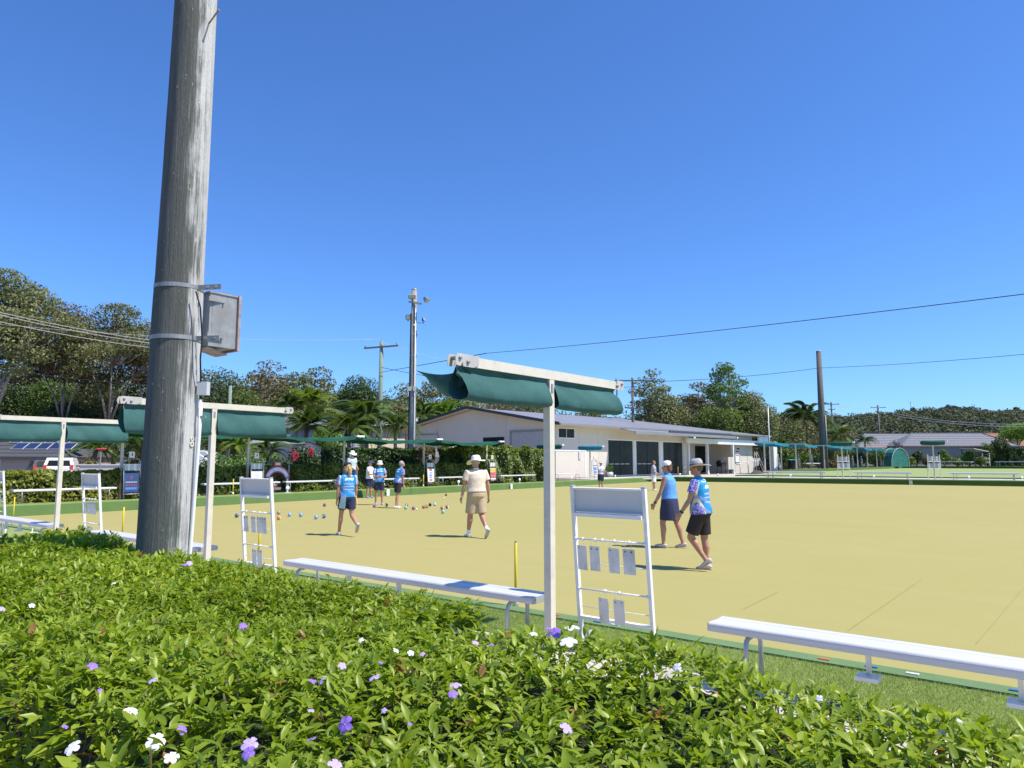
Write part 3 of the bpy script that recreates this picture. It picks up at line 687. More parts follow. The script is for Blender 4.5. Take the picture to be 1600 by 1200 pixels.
# ================================================================ HAND-CARD SCOREBOARDS
def scoreboard(x, label, cards, rz=0.0, loc=None, W_=.74):
    t = thing('scoreboard', label, 'scoreboard', loc or (x, 5.68, 0), rz, 'white scoreboards beside the near path'); t.rotation_euler = (math.radians(5.4), 0, rz)
    W = W_; Ht = 1.43
    for s in (-1, 1):
        m = MB(); m.lohi((s * W / 2 - .016, -.02, 0), (s * W / 2 + .016, .02, Ht)); st = m.build('stile', M['white'], t)
        m = MB(); m.lohi((s * W / 2 - .019, -.024, Ht + .001), (s * W / 2 + .019, .024, Ht + .012)); m.build('cap', M['alud'], st)
    m = MB(); m.lohi((-W / 2 + .018, .004, 1.20), (W / 2 - .018, .012, 1.405)); m.build('back_panel', M['panel'], t)
    m = MB(); m.lohi((-W / 2 + .017, -.035, 1.408), (W / 2 - .017, .014, 1.425)); m.build('top_rail', M['white'], t)
    m = MB(); m.lohi((-W / 2 + .017, -.055, 1.165), (W / 2 - .017, .014, 1.197)); m.build('tray', M['white'], t)
    for z, rr, yy_ in ((.955, .0085, -.015), (.735, .004, .0), (.50, .0085, -.015), (.335, .004, .0)):
        m = MB(); m.tube([(-W / 2 - .01, yy_, z), (W / 2 + .01, yy_, z)], rr, 8); m.build('rod', M['white'], t, True)
    m = MB(); m.lohi((-W / 2 + .016, -.02, .225), (W / 2 - .016, .02, .25)); m.build('foot_rail', M['white'], t)
    for z, fr in cards:
        for f0, f1 in fr:
            a = -W / 2 + f0 * W; c = -W / 2 + f1 * W; dy = random.uniform(-.004, .004); tw = random.uniform(-.012, .012)
            m = MB(); m.slab([(a, -.034 + dy, z - .055), (c, -.034 + dy + tw, z - .055), (c + .003, -.036 + dy + tw, z - .275), (a + .003, -.036 + dy, z - .275)], .003)
            cd = m.build('number_card', M['plate'], t)
            for fx in (.22, .75):
                q = MB(); q.lathe([(.0, -.002), (.0065, -.002), (.0065, .002), (0, .002)], 8, (a + (c - a) * fx, -.0375 + dy, z - .078), mat=Matrix.Rotation(PI / 2, 3, 'X')); q.build('punch_hole', M['black'], cd)
                q = MB(); xx_ = a + (c - a) * fx; q.tube([(xx_, -.038, z - .078), (xx_, -.040, z - .03), (xx_, -.03, z + .012), (xx_, -.012, z + .010)], .0016, 5); q.build('hook', M['wire'], cd)
        for f in [q for fr_ in fr for q in ((fr_[0] + fr_[1]) / 2,)] + [.02, .40, .97]:
            m = MB(); m.lathe([(.010, -.012), (.017, -.008), (.017, .008), (.010, .012)], 10, (-W / 2 + f * W, -.015, z), mat=Matrix.Rotation(PI / 2, 3, 'Y')); m.build('collar', M['whitem'], t, True)
    return t
C1 = [(.955, [(.05, .19), (.225, .365), (.49, .645), (.69, .845)]), (.50, [(.31, .455), (.515, .665)])]
scoreboard(-3.345, 'white scoreboard rack with six grey cards, nearest one, right of the cream post', C1)
scoreboard(-8.985, 'white scoreboard rack with crowded cards standing right of the second shade post', [(.955, [(.10, .24), (.36, .50), (.55, .69), (.70, .84)]), (.50, [(.34, .49), (.51, .66)])])
scoreboard(-14.53, 'white scoreboard rack just left of the big timber pole', [(.955, [(.12, .28), (.34, .48), (.5, .66), (.68, .86)]), (.50, [(.3, .45), (.5, .65)])])
scoreboard(-19.75, 'white scoreboard rack cut off by the left edge of the view', [(.955, [(.12, .28), (.34, .48), (.68, .86)]), (.50, [(.5, .65)])])
# ================================================================ YELLOW BOUNDARY PEGS
def yellow_peg(x, y, z, h, label, foot=True, r=.016):
    t = thing('boundary_peg', label, 'boundary peg', (x, y, z), 0, 'yellow boundary pegs'); 
    m = MB(); m.lathe([(0, .0), (r, .0), (r, h - .004), (r * .7, h), (0, h)], 10); m.build('rod', M['yellow'], t, True)
    m = MB(); m.lathe([(r * .8, h + .0005), (r * .8, h + .012), (0, h + .012)], 10); m.build('tip', M['black'], t, True)
    if foot:
        m = MB(); m.lathe([(.0, .0), (.038, 0), (.038, .10), (.030, .105), (r, .105)], 14); m.build('base', M['white'], t, True)
    return t
for (px, py, lab) in ((805, 947, 'yellow boundary peg in a white foot behind the nearest bench'), (403, 880, 'yellow boundary peg seen through the second scoreboard rack'),
                      (190, 843, 'yellow boundary peg in a white foot left of the big timber pole'), (53, 818, 'yellow boundary peg nearest the left edge of the view')):
    P = gp(px, py, .0); P = yp(px, py, 6.56) if abs(P.y - 6.56) < .4 else P
    yellow_peg(P.x, 6.57, 0.0, .72, lab)
# small distance discs
def disc(x, y, z, label, r=.075, rz=None, base=.22):
    t = thing('distance_disc', label, 'distance marker', (x, y, z), 0 if rz is None else rz, 'white distance discs on the banks')
    m = MB(); m.lathe([(0, -.008), (r, -.008), (r, .008), (0, .008)], 18, (0, 0, .10 + r), mat=Matrix.Rotation(PI / 2, 3, 'X')); dd_ = m.build('disc', M['whitem'], t, True)
    m = MB(); m.lohi((-.012, -.006, .012), (.012, .006, .11)); m.build('stem', M['whitem'], t)
    m = MB(); m.lohi((-base / 2, -.05, 0), (base / 2, .05, .012)); m.build('base', M['whitem'], t)
    return t
P = gp(113, 828, .0); disc(P.x, 6.15, 0, 'white distance disc on the near edge at the left', .085, head(0, 1) + .9, .2)
for px, py, mm in ((1283, 1034, (.7, .15, .05)), (1360, 1044, (.03, .12, .4)), (1423, 1057, (.75, .75, .75)), (1587, 1086, (.03, .05, .12)), (958, 978, (.75, .75, .75)), (935, 972, (.03, .12, .4)), (868, 962, (.6, .15, .04))):
    P = gp(px, py, .012); nm = {0: 'orange', 1: 'blue', 2: 'white'}
    col = 'orange' if mm[0] > mm[2] * 2 else ('white' if mm[0] > .7 else 'blue')
    if 'tab_' + col not in M: M['tab_' + col] = plain('tab_' + col, mm, .5)
    m = MB(); m.box((0, 0, .004), (.09, .035, .008)); o = m.build('rink_tab', M['tab_' + col]); o.location = (P.x, 6.42, .0125)
    tag(o, {868: 'orange rink tab on the edge strip right of the nearest shade post', 935: 'blue rink tab seen through the nearest scoreboard', 958: 'white rink tab seen through the nearest scoreboard', 1283: 'orange rink tab on the green edge strip behind the right bench',
            1360: 'blue rink tab between the orange and the white one', 1423: 'white rink tab on the green edge strip behind the right bench', 1587: 'dark blue rink tab nearest the right edge of the view'}[px], 'marker', 'small coloured tabs on the edge strip')
# ================================================================ BOWLS
def bowl_mat(name, c): 
    return plain(name, c, .22, var=.25, scale=22, spec=.6)
BC = {'blue': (.03, .14, .30), 'light blue': (.22, .42, .68), 'grey': (.36, .33, .31), 'orange': (.72, .24, .04), 'purple': (.22, .07, .17), 'magenta': (.33, .09, .28), 'black': (.02, .02, .022), 'mint': (.18, .60, .50), 'brown': (.38, .13, .06), 'dark brown': (.14, .05, .03)}
bowl_me = {}
for k, c in BC.items():
    m = MB(); m.ball((0, 0, 0), (.062, .052, .062), 20, 12); bowl_me[k] = m.mesh('bowl_body', bowl_mat(k.replace(' ', '_') + '_bowl', c), True)
m = MB(); m.lathe([(.030, .0525), (.026, .0545), (.0, .0548)], 16, mat=Matrix.Rotation(PI / 2, 3, 'X')); ring_me = m.mesh('side_ring', M['whitem'], True)
for px, py, c, lab in ((370, 805.5, 'blue', 'deep blue bowl furthest left, by the second scoreboard'), (435.5, 801, 'grey', 'grey bowl touching the top of the orange bowl'), (435.5, 809, 'orange', 'bright orange bowl in front of the grey one'),
    (452.5, 804, 'light blue', 'light blue bowl just right of the orange and grey pair'), (470, 804.5, 'light blue', 'middle one of the three light blue bowls'), (494, 808, 'light blue', 'light blue bowl next to the deep blue one'),
    (506, 806.5, 'blue', 'deep blue bowl right of the three light blue ones'), (507, 789, 'purple', 'lone purple bowl left of the blonde walker'), (585, 790.5, 'magenta', 'magenta bowl at the feet of the woman in the white bucket hat'),
    (604, 789, 'black', 'black bowl behind the feet of the grey haired woman'), (634, 793, 'mint', 'mint green bowl right of the grey haired woman'), (635.5, 789, 'brown', 'brown bowl just behind the mint bowl'),
    (646, 794, 'magenta', 'magenta bowl beside the white jack'), (662, 792, 'brown', 'left brown bowl of the touching pair'), (666.5, 791.2, 'brown', 'right brown bowl of the touching pair'),
    (672, 788.5, 'black', 'black bowl right of the brown pair'), (679.5, 788, 'mint', 'mint green bowl next to the black bowl'), (690.5, 794, 'brown', 'brown bowl above the nearest mint bowl'),
    (698.5, 792, 'purple', 'purple bowl furthest right in the head'), (692, 799.5, 'mint', 'mint green bowl nearest the viewer'), (697, 773, 'dark brown', 'dark brown bowl lying far back near the bank')):
    P = gp(px, py, .062)
    t = thing('bowl', lab, 'bowl', (P.x, P.y, .062), random.uniform(0, 6.28), 'lawn bowls lying on the green')
    link('body', bowl_me[c], t); link('side_ring', ring_me, t)
for px, py, lab in ((651, 795.5, 'small white jack ball beside the magenta bowl'), (694, 778, 'small white jack ball below the dark brown bowl')):
    P = gp(px, py, .032); m = MB(); m.ball((0, 0, 0), .032, 14, 9); o = m.build('jack_ball', M['whitem'], None, True); o.location = (P.x, P.y, .032); tag(o, lab, 'jack', 'white jack balls')
# ================================================================ FLOODLIGHT POLE BEHIND THE LEFT BANK
Q = gp(643, 755, .28); D2 = Q.dot(AHEAD)
t = thing('floodlight_pole', 'tall grey light pole with four lamp heads left of the club gable', 'light pole', (Q.x, Q.y, .2))
zz2 = lambda py, px=646: dp(px, py, D2).z - .2
top = zz2(452)
m = MB(); m.loft([(0, 0, 0), (0, 0, 4.5), (0, 0, top)], [.24, .205, .165], 16); m.build('shaft', M['timber'], t, True)
m = MB(); m.lathe([(.172, top - .06), (.175, top + .02), (0, top + .05)], 14); m.build('cap', M['galv'], t, True)
rm = Matrix(((RIGHT.x, AHEAD.x, 0), (RIGHT.y, AHEAD.y, 0), (0, 0, 1)))     # local frame: x right of view, y away
def R3(x, y, z): return rm @ Vector((x, y, z))
m = MB(); z1 = zz2(474); m.bar(R3(-.32, -.2, z1 + .06), R3(.50, -.25, z1 - .09), .08, .11); m.build('crossarm', M['galv'], t)
def lamp(c, yaw, tilt, w, d, h, parent, name='lamp_head', mt=('galv', 'cream')):
    mt_ = Matrix.Rotation(yaw, 3, 'Z') @ Matrix.Rotation(tilt, 3, 'X'); m = MB()
    P = [mt_ @ Vector(p) for p in ((-w / 2, -d, -h / 2), (w / 2, -d, -h / 2), (w / 2, -d, h / 2), (-w / 2, -d, h / 2), (-w / 3, d * .4, -h / 4), (w / 3, d * .4, -h / 4), (w / 3, d * .4, h / 4), (-w / 3, d * .4, h / 4))]
    m.add([p + c for p in P], [(0, 1, 2, 3), (7, 6, 5, 4), (4, 5, 1, 0), (5, 6, 2, 1), (6, 7, 3, 2), (7, 4, 0, 3)]); o = m.build(name, M[mt[0]], parent)
    g = MB(); g.add([mt_ @ Vector((sx * w * .44, -d - .004, sz * h * .42)) + c for sx, sz in ((-1, -1), (1, -1), (1, 1), (-1, 1))], [(0, 1, 2, 3)]); g.build('lens', M[mt[1]], o)
    k = MB(); k.tube([mt_ @ Vector((-w / 2 - .02, 0, 0)) + c, c + Vector((0, 0, -h * .7 - .05))], .018, 6); k.tube([mt_ @ Vector((w / 2 + .02, 0, 0)) + c, c + Vector((0, 0, -h * .7 - .05))], .018, 6); k.build('yoke', M['fascia'], o)
va = head(0, 1)
lamp(R3(-.10, -.32, zz2(464)), va + .0, .9, .46, .13, .30, t)
lamp(R3(.75, -.25, zz2(468)), va + 1.2, .9, .42, .20, .30, t)
lamp(R3(-.33, -.3, zz2(497)), va, .3, .30, .06, .32, t, 'led_lamp', ('fascia', 'cream'))
m = MB(); m.bar(R3(0, -.15, zz2(504)), R3(.5, -.25, zz2(506)), .04, .04); m.build('arm', M['galv'], t)
lamp(R3(.62, -.25, zz2(501)), va + 1.0, -.5, .20, .08, .28, t, 'led_lamp', ('fascia', 'galv'))
m = MB(); m.ball(R3(.06, -.22, zz2(509)), .07, 10, 6); m.build('camera_dome', M['whitem'], t, True)
for x, w in ((-.17, .20), (.13, .17)):
    m = MB(); m.box(R3(x, -.22, zz2(608)), (w, .14, .27), rz=va); m.build('junction_box', M['panel'], t)
m = MB(); m.tube([R3(.12, -.20, top - 1.2), R3(.14, -.22, 3), R3(.17, -.24, 0)], .028, 6); m.build('conduit', M['white'], t, True)
m = MB(); m.tube([R3(-.19, -.08, zz2(490)), R3(-.22, -.08, 3), R3(-.24, -.1, 0)], .035, 6); m.build('black_conduit', M['cable'], t, True)
for py in (523, 556, 688): 
    m = MB(); m.lathe([(.235, -.02), (.24, -.02), (.24, .02), (.235, .02)], 16, (0, 0, zz2(py))); m.build('band', M['galv'], t, True)
# ================================================================ LEFT ROW: A-STANDS, POSTS, STRETCHED CANOPY
M['banner_blue'] = plain('blue_banner', (.03, .07, .19), .5); M['red'] = plain('red_print', (.62, .06, .07), .5); M['blueprint'] = plain('blue_print', (.12, .25, .60), .5)
M['yellow2'] = plain('amber_print', (.85, .50, .05), .5); M['maroon'] = plain('maroon_frame', (.36, .05, .07), .5); M['skyboard'] = plain('pale_blue_board', (.60, .68, .82), .4)
def stand(x, y, z, rz, label, style):
    t = thing('score_stand', label, 'score stand', (x, y, z), rz, 'score stands round the greens')
    w = .29; h = 1.42
    for yb, nm in ((-.10, 'front_frame'), (.22, 'rear_frame')):
        m = MB(); pts = [(-w, yb - .06, 0), (-w, yb * .4, h - .12)] + [(-w + .10 * (1 - math.cos(a)), 0, h - .12 + .10 * math.sin(a)) for a in (.5, 1.0, 1.57)] + [(w - .10 * (1 - math.cos(a)), 0, h - .12 + .10 * math.sin(a)) for a in (1.57, 1.0, .5)] + [(w, yb * .4, h - .12), (w, yb - .06, 0)]
        m.tube(pts, .018, 6); m.tube([(-w, yb - .045, .14), (w, yb - .045, .14)], .014, 6); m.build(nm, M['alud'], t, True)
    for i in range(5):
        m = MB(); m.lohi((-w + .04 + i * .105, -.03, .98), (-w + .13 + i * .105, -.02, 1.22)); m.build('number_card', M['whitem' if i % 2 else 'panel'], t)
    m = MB(); m.lohi((-w + .02, -.05, .92), (w - .02, .0, .97)); m.build('card_tray', M['black'], t)
    if style is not None:
        base, bands = style
        m = MB(); m.slab([(-w + .03, -.085, .20), (w - .03, -.085, .20), (w - .03, -.048, .90), (-w + .03, -.048, .90)], .006); bn = m.build('banner', M[base], t)
        for k, (a, c, x0, x1, mt) in enumerate(bands):     # print on the banner
            m = MB(); n = max(1, int((x1 - x0) / .055)) if mt.startswith('t:') else 1
            mt_ = mt[2:] if n > 1 or mt.startswith('t:') else mt
            for q in range(n):
                xa = x0 + (x1 - x0) * q / n; xb = x0 + (x1 - x0) * (q + (.78 if mt.startswith('t:') else 1)) / n
                Y = lambda z_: -.087 + (z_ - .20) * (.037 / .70) 
                m.add([(xa, Y(a) - .001, a), (xb, Y(a) - .001, a), (xb, Y(c) - .001, c), (xa, Y(c) - .001, c)], [(0, 1, 2, 3)])
            m.build('print', M[mt_], bn)
    m = MB(); m.lohi((-.10, -.03, h + .02), (.08, .03, h + .24)); nb = m.build('rink_number_box', M['whitem'], t)
    m = MB(); m.lohi((-.03, -.034, h + .08), (.02, -.031, h + .19)); m.build('rink_number', M['red'], nb)
    return t
S_blue = ('banner_blue', [(.68, .78, -.03, .03, 'maroon'), (.55, .58, -.2, .2, 't:panel'), (.44, .48, -.2, .2, 't:maroon'), (.30, .38, -.2, .2, 't:blueprint')])
S_red = ('whitem', [(.78, .88, -.10, .10, 'red'), (.64, .72, -.09, .09, 't:blueprint'), (.50, .60, -.11, .11, 't:blueprint'), (.40, .47, -.11, .11, 't:blueprint'), (.26, .34, -.11, .11, 'red')])
S_amber = ('whitem', [(.66, .88, -.24, .24, 'yellow2'), (.48, .64, -.24, .24, 'red'), (.52, .57, -.18, .18, 't:whitem'), (.30, .46, -.24, .24, 'red'), (.36, .41, -.18, .18, 't:whitem')])
S_plain = ('whitem', [(.30, .8, -.12, .12, 't:panel')])
S_purple = ('whitem', [(.60, .84, -.2, .2, 'blueprint'), (.36, .56, -.2, .2, 'blueprint'), (.25, .32, -.2, .2, 'red')])
FACE = PI / 2                                            # faces the green (+X)
def lrow(px, py=772, z=.325):                            # survey a foot on the left bank
    P = gp(px, py, z); return P
def onrow(px, off):                                      # point of the left row seen at pixel column px
    r = ray(px, 720); # intersect x = XL(y) - off
    k = (-25.0 + .047 * 6.5 - off) / (r.x + .047 * r.y); return (r.x * k, r.y * k)
rows_ = []
for px, st, lab in ((206, S_blue, 'score stand with a navy banner just left of the big timber pole'), (401, S_plain, 'score stand behind the second white scoreboard rack'),
                    (549, S_plain, 'score stand behind the blonde walker, below the man in the pale sun hat'), (672, S_red, 'score stand with a white, red and blue notice right of the grey haired woman'), (769, S_amber, 'score stand with an orange and red poster behind the man in beige')):
    x, y = onrow(px, 1.75); stand(x, y, .33, FACE, lab, st); rows_.append((x, y))
x, y = onrow(929, 2.2); stand(x, y, .34, FACE, 'score stand with a blue and white notice against the club wall', S_purple)
FAR_POSTS = [(x - .25, y - .25) for x, y in rows_]
labs = ['cream canopy post behind the navy banner stand', 'cream canopy post above the stand behind the second scoreboard rack', 'cream canopy post beside the man in the pale sun hat',
        'cream canopy post right of the tall light pole', 'cream canopy post in front of the tall bushy hedge']
CT = 2.50
for (x, y), lb in zip(FAR_POSTS, labs):
    t = thing('canopy_post', lb, 'shade post', (x, y, .3), 0, 'posts of the long canopy on the left bank')
    m = MB(); m.lohi((-.04, -.04, 0), (.04, .04, CT - .09)); m.build('post', M['cream'], t)
    m = MB(); m.lohi((-1.15, -.035, CT - .09), (1.15, .035, CT - .02)); m.build('beam', M['cream'], t)
    m = MB(); m.lohi((1.10, -.22, CT - .03), (1.24, .22, CT + .05)); m.build('end_bracket', M['whitem'], t)
ysx = [(-24.7 - 2.0 - .047 * 0, 2.0)] 
def canopy(P, Q, label, name='canopy_sheet', sag=.16, mat='shade_far', z=2.80, w=1.15):
    m = MB(); N, K = 14, 4; V = []
    for i in range(N + 1):
        u = i / N; x = P[0] + (Q[0] - P[0]) * u; y = P[1] + (Q[1] - P[1]) * u; dz = -sag * 4 * u * (1 - u)
        for j in range(K + 1):
            v = j / K - .5; V.append((x + v * 2 * w, y, z + dz * (.6 + .8 * abs(v)) + .02 * math.sin(i * 1.3 + j)))
    m.add(V, [(i * (K + 1) + j, i * (K + 1) + j + 1, (i + 1) * (K + 1) + j + 1, (i + 1) * (K + 1) + j) for i in range(N) for j in range(K)])
    for e in (0, K):                                     # hanging hem
        V2 = [V[i * (K + 1) + e] for i in range(N + 1)]; hem = [(x, y, z_ - (.26 if mat == 'shade_blue' else .10) - .05 * math.sin(i * .9) ** 2) for i, (x, y, z_) in enumerate(V2)]
        m.add(V2 + hem, [(i, i + 1, i + 1 + N + 1, i + N + 1) for i in range(N)])
    return tag(m.build(name, M[mat], None, True), label, 'shade canopy', 'green canopy sheets over the left bank')
cl = ['green canopy sheet from the navy banner stand towards the second shade post', 'green canopy sheet over the red arched sign', 'green canopy sheet over the standing group', 'green canopy sheet left of the bushy hedge']
for i in range(4): canopy(FAR_POSTS[i], FAR_POSTS[i + 1], cl[i])
x0, y0 = FAR_POSTS[0]; canopy((x0 + .1, y0 - 1.9), (x0, y0), 'short green canopy sheet left of the navy banner stand', sag=.04)
x0, y0 = FAR_POSTS[4]
def folded(x, y, z, label, mat, w=1.05, h=2.5, group='folded canopies on single posts', k=1.0, rz=0):
    t = thing('shade_post', label, 'shade post', (x, y, z), rz, group)
    m = MB(); m.lohi((-.04, -.04, 0), (.04, .04, h - .1)); m.build('post', M['cream'], t)
    m = MB(); m.lohi((-w, -.035, h - .1), (w, .035, h - .03)); m.build('beam', M['cream'], t)
    m = MB(); m.lohi((w, -.12, h - .10), (w + .14, .12, h - .01)); m.build('end_bracket', M['whitem'], t)
    m = MB(); m.loft([(-w * 1.02, 0, h - .17), (-w * .9, 0, h - .17), (0, .03, h - .19), (w * .92, 0, h - .17), (w * .96, 0, h - .17)], [(.05, .05), (.16, .15), (.17, .16), (.16, .15), (.12, .12)], 10, 0, (0, 0, 1)); m.build('rolled_cloth', M[mat], t, True); return t
x, y = onrow(858, 2.3); folded(x, y, .3, 'shade post with rolled dark green cloth behind the nearest post', 'shade_far')
x, y = onrow(922, 2.3); folded(x, y, .3, 'shade post with rolled blue-green cloth against the club wall', 'shade_blue')
# benches of the left row
fb = bench_model(3.6, 'thin white bench on the left bank behind the far left rack', 'benches along the left bank', .28, False, .46, True)
spans = [(-1, 22, 182, 'long pale bench on the left bank in front of the clipped hedge at far left'), (0, 318, 436, 'long pale bench on the left bank seen past the second shade post'),
         (0, 445, 527, 'long pale bench on the left bank left of the blonde walker'), (0, 577, 653, 'long pale bench on the left bank behind the standing group'),
         (0, 683, 760, 'long pale bench on the left bank behind the man in beige'), (0, 780, 834, 'long pale bench in front of the bushy hedge')]
first = True
for _, a, c, lb in spans:
    xa, ya = onrow(a, 1.35); xb, yb = onrow(c, 1.35); Lb = math.hypot(xb - xa, yb - ya); o = fb if first else dup(fb, (0, 0, 0), 0, lb)
    o['label'] = lb; o.location = ((xa + xb) / 2, (ya + yb) / 2, .325 if _ == 0 else .29); o.rotation_euler = (0, 0, math.atan2(yb - ya, xb - xa)); o.scale = (Lb / 3.6, 1, 1); first = False
xa, ya = onrow(866, 2.0); xb, yb = onrow(905, 2.0)
o = dup(fb, ((xa + xb) / 2, (ya + yb) / 2, .32), math.atan2(yb - ya, xb - xa), 'pale bench against the club wall right of the nearest post'); o.scale = (math.hypot(xb - xa, yb - ya) / 3.6, 1, 1)
for px, py, lb in ((366, 776, 'yellow boundary peg on the left bank behind the second rack'), (662, 760, 'yellow boundary peg left of the red and white notice stand'), (990, 745, 'yellow boundary peg in front of the club glass doors')):
    x, y = onrow(px, .5); yellow_peg(x, y, .335, .62 if px < 900 else .7, lb, True, .02)
for px, off, lb in ((451, .6, 'white distance disc on the left bank under the left bench'), (600, .62, 'white distance disc on the left bank between the two blue shirts'), (717, .5, 'white distance disc on the left bank left of the man in beige'), (812, .5, 'white distance disc in front of the bushy hedge'),
                    (893, .5, 'white distance disc on the bank near the visor wearer'), (961, .5, 'white distance disc on the bank before the glass doors')):
    x, y = onrow(px, off); disc(x, y, .335, lb, .09, FACE, .3)
for px, lb in ((607, 'white ditch marker on the bank face behind the group'), (799, 'white ditch marker on the bank face by the nearest post')):
    x, y = onrow(px, -.03); m = MB(); m.lohi((-.01, -.09, 0), (.02, .09, .30)); o = m.build('ditch_marker', M['white']); o.location = (x, y, .02); tag(o, lb, 'marker', 'white ditch markers')
# red arched sign
x, y = onrow(434, 1.9); t = thing('arched_sign', 'arched maroon and white sign board on two legs on the left bank', 'sign', (x, y, .28), FACE)
def arc(r0, r1, a0, a1, cz, y0, y1, m, n=14):
    V = []
    for i in range(n + 1):
        a = a0 + (a1 - a0) * i / n
        for r_, yy_ in ((r0, y0), (r1, y0), (r1, y1), (r0, y1)): V.append((r_ * math.cos(a), yy_, cz + r_ * math.sin(a)))
    m.add(V, [(i * 4 + j, i * 4 + (j + 1) % 4, (i + 1) * 4 + (j + 1) % 4, (i + 1) * 4 + j) for i in range(n) for j in range(4)] + [(3, 2, 1, 0), (n * 4, n * 4 + 1, n * 4 + 2, n * 4 + 3)])
m = MB(); arc(.62, .68, PI * .12, PI * .88, .48, -.03, .03, m); arc(.40, .45, PI * .08, PI * .92, .48, -.03, .03, m); m.lohi((-.20, -.03, 1.15), (.20, .03, 1.34)); fr = m.build('frame', M['maroon'], t)
for k in range(3):
    m = MB(); a0 = PI * (.125 + .25 * k); arc(.453, .617, a0, a0 + PI * .24, .48, -.015, .015, m, 6); m.build('board', M['skyboard'], t)
m = MB(); m.lohi((-.12, -.034, 1.19), (.12, -.031, 1.30)); m.build('plaque', M['cream'], fr)
for s in (-1, 1):
    m = MB(); m.lohi((s * .50 - .025, -.02, 0), (s * .50 + .025, .02, .66)); m.build('leg', M['alud'], t)
m = MB(); m.lohi((.60, .05, 0), (.64, .09, 1.20)); m.build('stake', M['galv'], t)
# ================================================================ RIGHT / FAR ROW
zR = .36
def far_pt(px, off):                                     # y = YR(x)+off
    r = ray(px, 720); k = (53.4 + .15 * 27 + off) / (r.y - .15 * r.x); return (r.x * k, r.y * k)
for a, c, lb in ((1192, 1289, 'long white bench beyond the far bank, left of the dark light pole'), (1332, 1423, 'long white bench beyond the far bank in the middle'), (1480, 1592, 'long white bench beyond the far bank at the right')):
    xa, ya = far_pt(a, 2.6); xb, yb = far_pt(c, 2.6)
    o = dup(fb, ((xa + xb) / 2, (ya + yb) / 2, zR - .01), math.atan2(yb - ya, xb - xa), lb, 'benches beyond the far bank'); o.scale = (math.hypot(xb - xa, yb - ya) / 3.6, 1.1, 1.06)
    o2 = dup(fb, ((xa + xb) / 2, (ya + yb) / 2 + .8, zR - .01), math.atan2(yb - ya, xb - xa), lb.replace('long white bench', 'bench behind the long one'), 'benches beyond the far bank'); o2.scale = (math.hypot(xb - xa, yb - ya) / 3.8, 1, .9)
for px, mat, lb, sb in ((1316, 'shade_far', 'far shade post with folded green cloth and score rack, right of the dark pole', 1), (1459, 'shade_far', 'far shade post with folded green cloth and score rack before the grey roofs', 1)):
    x, y = far_pt(px, 2.3); folded(x, y, zR, lb, mat, .78, 2.75, rz=head(1, 0) + .9)
    t = thing('score_rack', 'grey two-tier score rack ' + ('by the far post right of the dark light pole' if px < 1400 else 'by the far post in front of the grey roofs'), 'scoreboard', (x - .1, y + .7, zR), head(0, 1), 'score racks beyond the far bank')
    for s in (-1, 1):
        m = MB(); m.bar((s * .48, 0, 0), (s * .42, 0, 1.75), .05, .05); m.build('leg', M['cream'], t)
    for z in (.72, 1.22):
        for i in range(7):
            m = MB(); m.lohi((-.40 + i * .115, -.03, z + .06), (-.305 + i * .115, -.02, z + .40)); m.build('number_card', M['galv' if (i * 7 + int(z * 9)) % 3 else 'panel'], t)
        m = MB(); m.lohi((-.44, -.05, z), (.44, .03, z + .05)); m.build('tray', M['whitem'], t)
for px, lb in ((1234, 'white disc marker on the far bank left of the dark light pole'), (1364, 'white disc marker on the far bank below the middle bench'), (1512, 'white disc marker on the far bank below the right bench'), (1121, 'white disc marker on the far bank behind the grey hat'), (1062, 'white disc marker on the far bank behind the white cap'), (1595, 'white disc marker on the far bank at the right edge')):
    x, y = far_pt(px, .6); disc(x, y, zR + .004, lb, .09, head(0, 1), .3)
for px, lb in ((1421, 'pale ditch marker on the dark far bank'),):
    x, y = far_pt(px, -.03); m = MB(); m.lohi((-.10, -.03, 0), (.10, .01, .30)); o = m.build('ditch_marker', M['cream']); o.location = (x, y, .01); tag(o, lb, 'marker', 'white ditch markers')
for px, lb in ((1059, 'yellow boundary peg on the far bank behind the white cap'), (1070, 'yellow boundary peg with an orange foot left of the grey hat')):
    x, y = far_pt(px, .7); o = yellow_peg(x, y, zR + .004, .8, lb, True, .022)
# row along the left of the second green
prev = None; nn = 0
sides = ['nearest the club end', 'second from the club end', 'third from the club end', 'just left of the dark light pole', 'right behind the dark light pole', 'just right of the dark light pole', 'sixth', 'seventh', 'eighth', 'furthest from the club']
for i, px in enumerate((1195, 1221, 1244, 1266, 1288, 1324, 1340, 1355, 1370)):
    r = ray(px, 720); off = -25.4 if i % 2 == 0 else -27.2; k = off / r.x; x, y = off, r.y * k
    lb = 'cream canopy post beside the second green, ' + ['nearest the club', 'left of the wheelie bin', 'right of the wheelie bin', 'left of the dark light pole', 'in line with the dark light pole', 'right of the tiered score rack', 'third from the green mesh dome', 'second from the green mesh dome', 'nearest the green mesh dome'][i]
    t = thing('canopy_post', lb, 'shade post', (x, y, .6), 0, 'posts of the canopies beside the second green')
    m = MB(); m.lohi((-.06, -.06, 0), (.06, .06, 2.9)); m.build('post', M['cream'], t)
    m = MB(); m.lohi((-1.1, -.04, 2.9), (1.1, .04, 2.99)); m.build('beam', M['cream'], t)
    if prev and i not in (4,):
        o = canopy(prev, (x, y), 'blue canopy sheet beside the second green, ' + ['', 'nearest the club', 'over the wheelie bin', 'between bin and dark light pole', '', 'right of the dark light pole', 'right of the tiered score rack', 'short of the green mesh dome', 'nearest the green mesh dome'][i], 'canopy_sheet', .10, 'shade_blue', 3.62, 1.0); o['group'] = 'blue canopy sheets beside the second green'
    prev = (x, y)
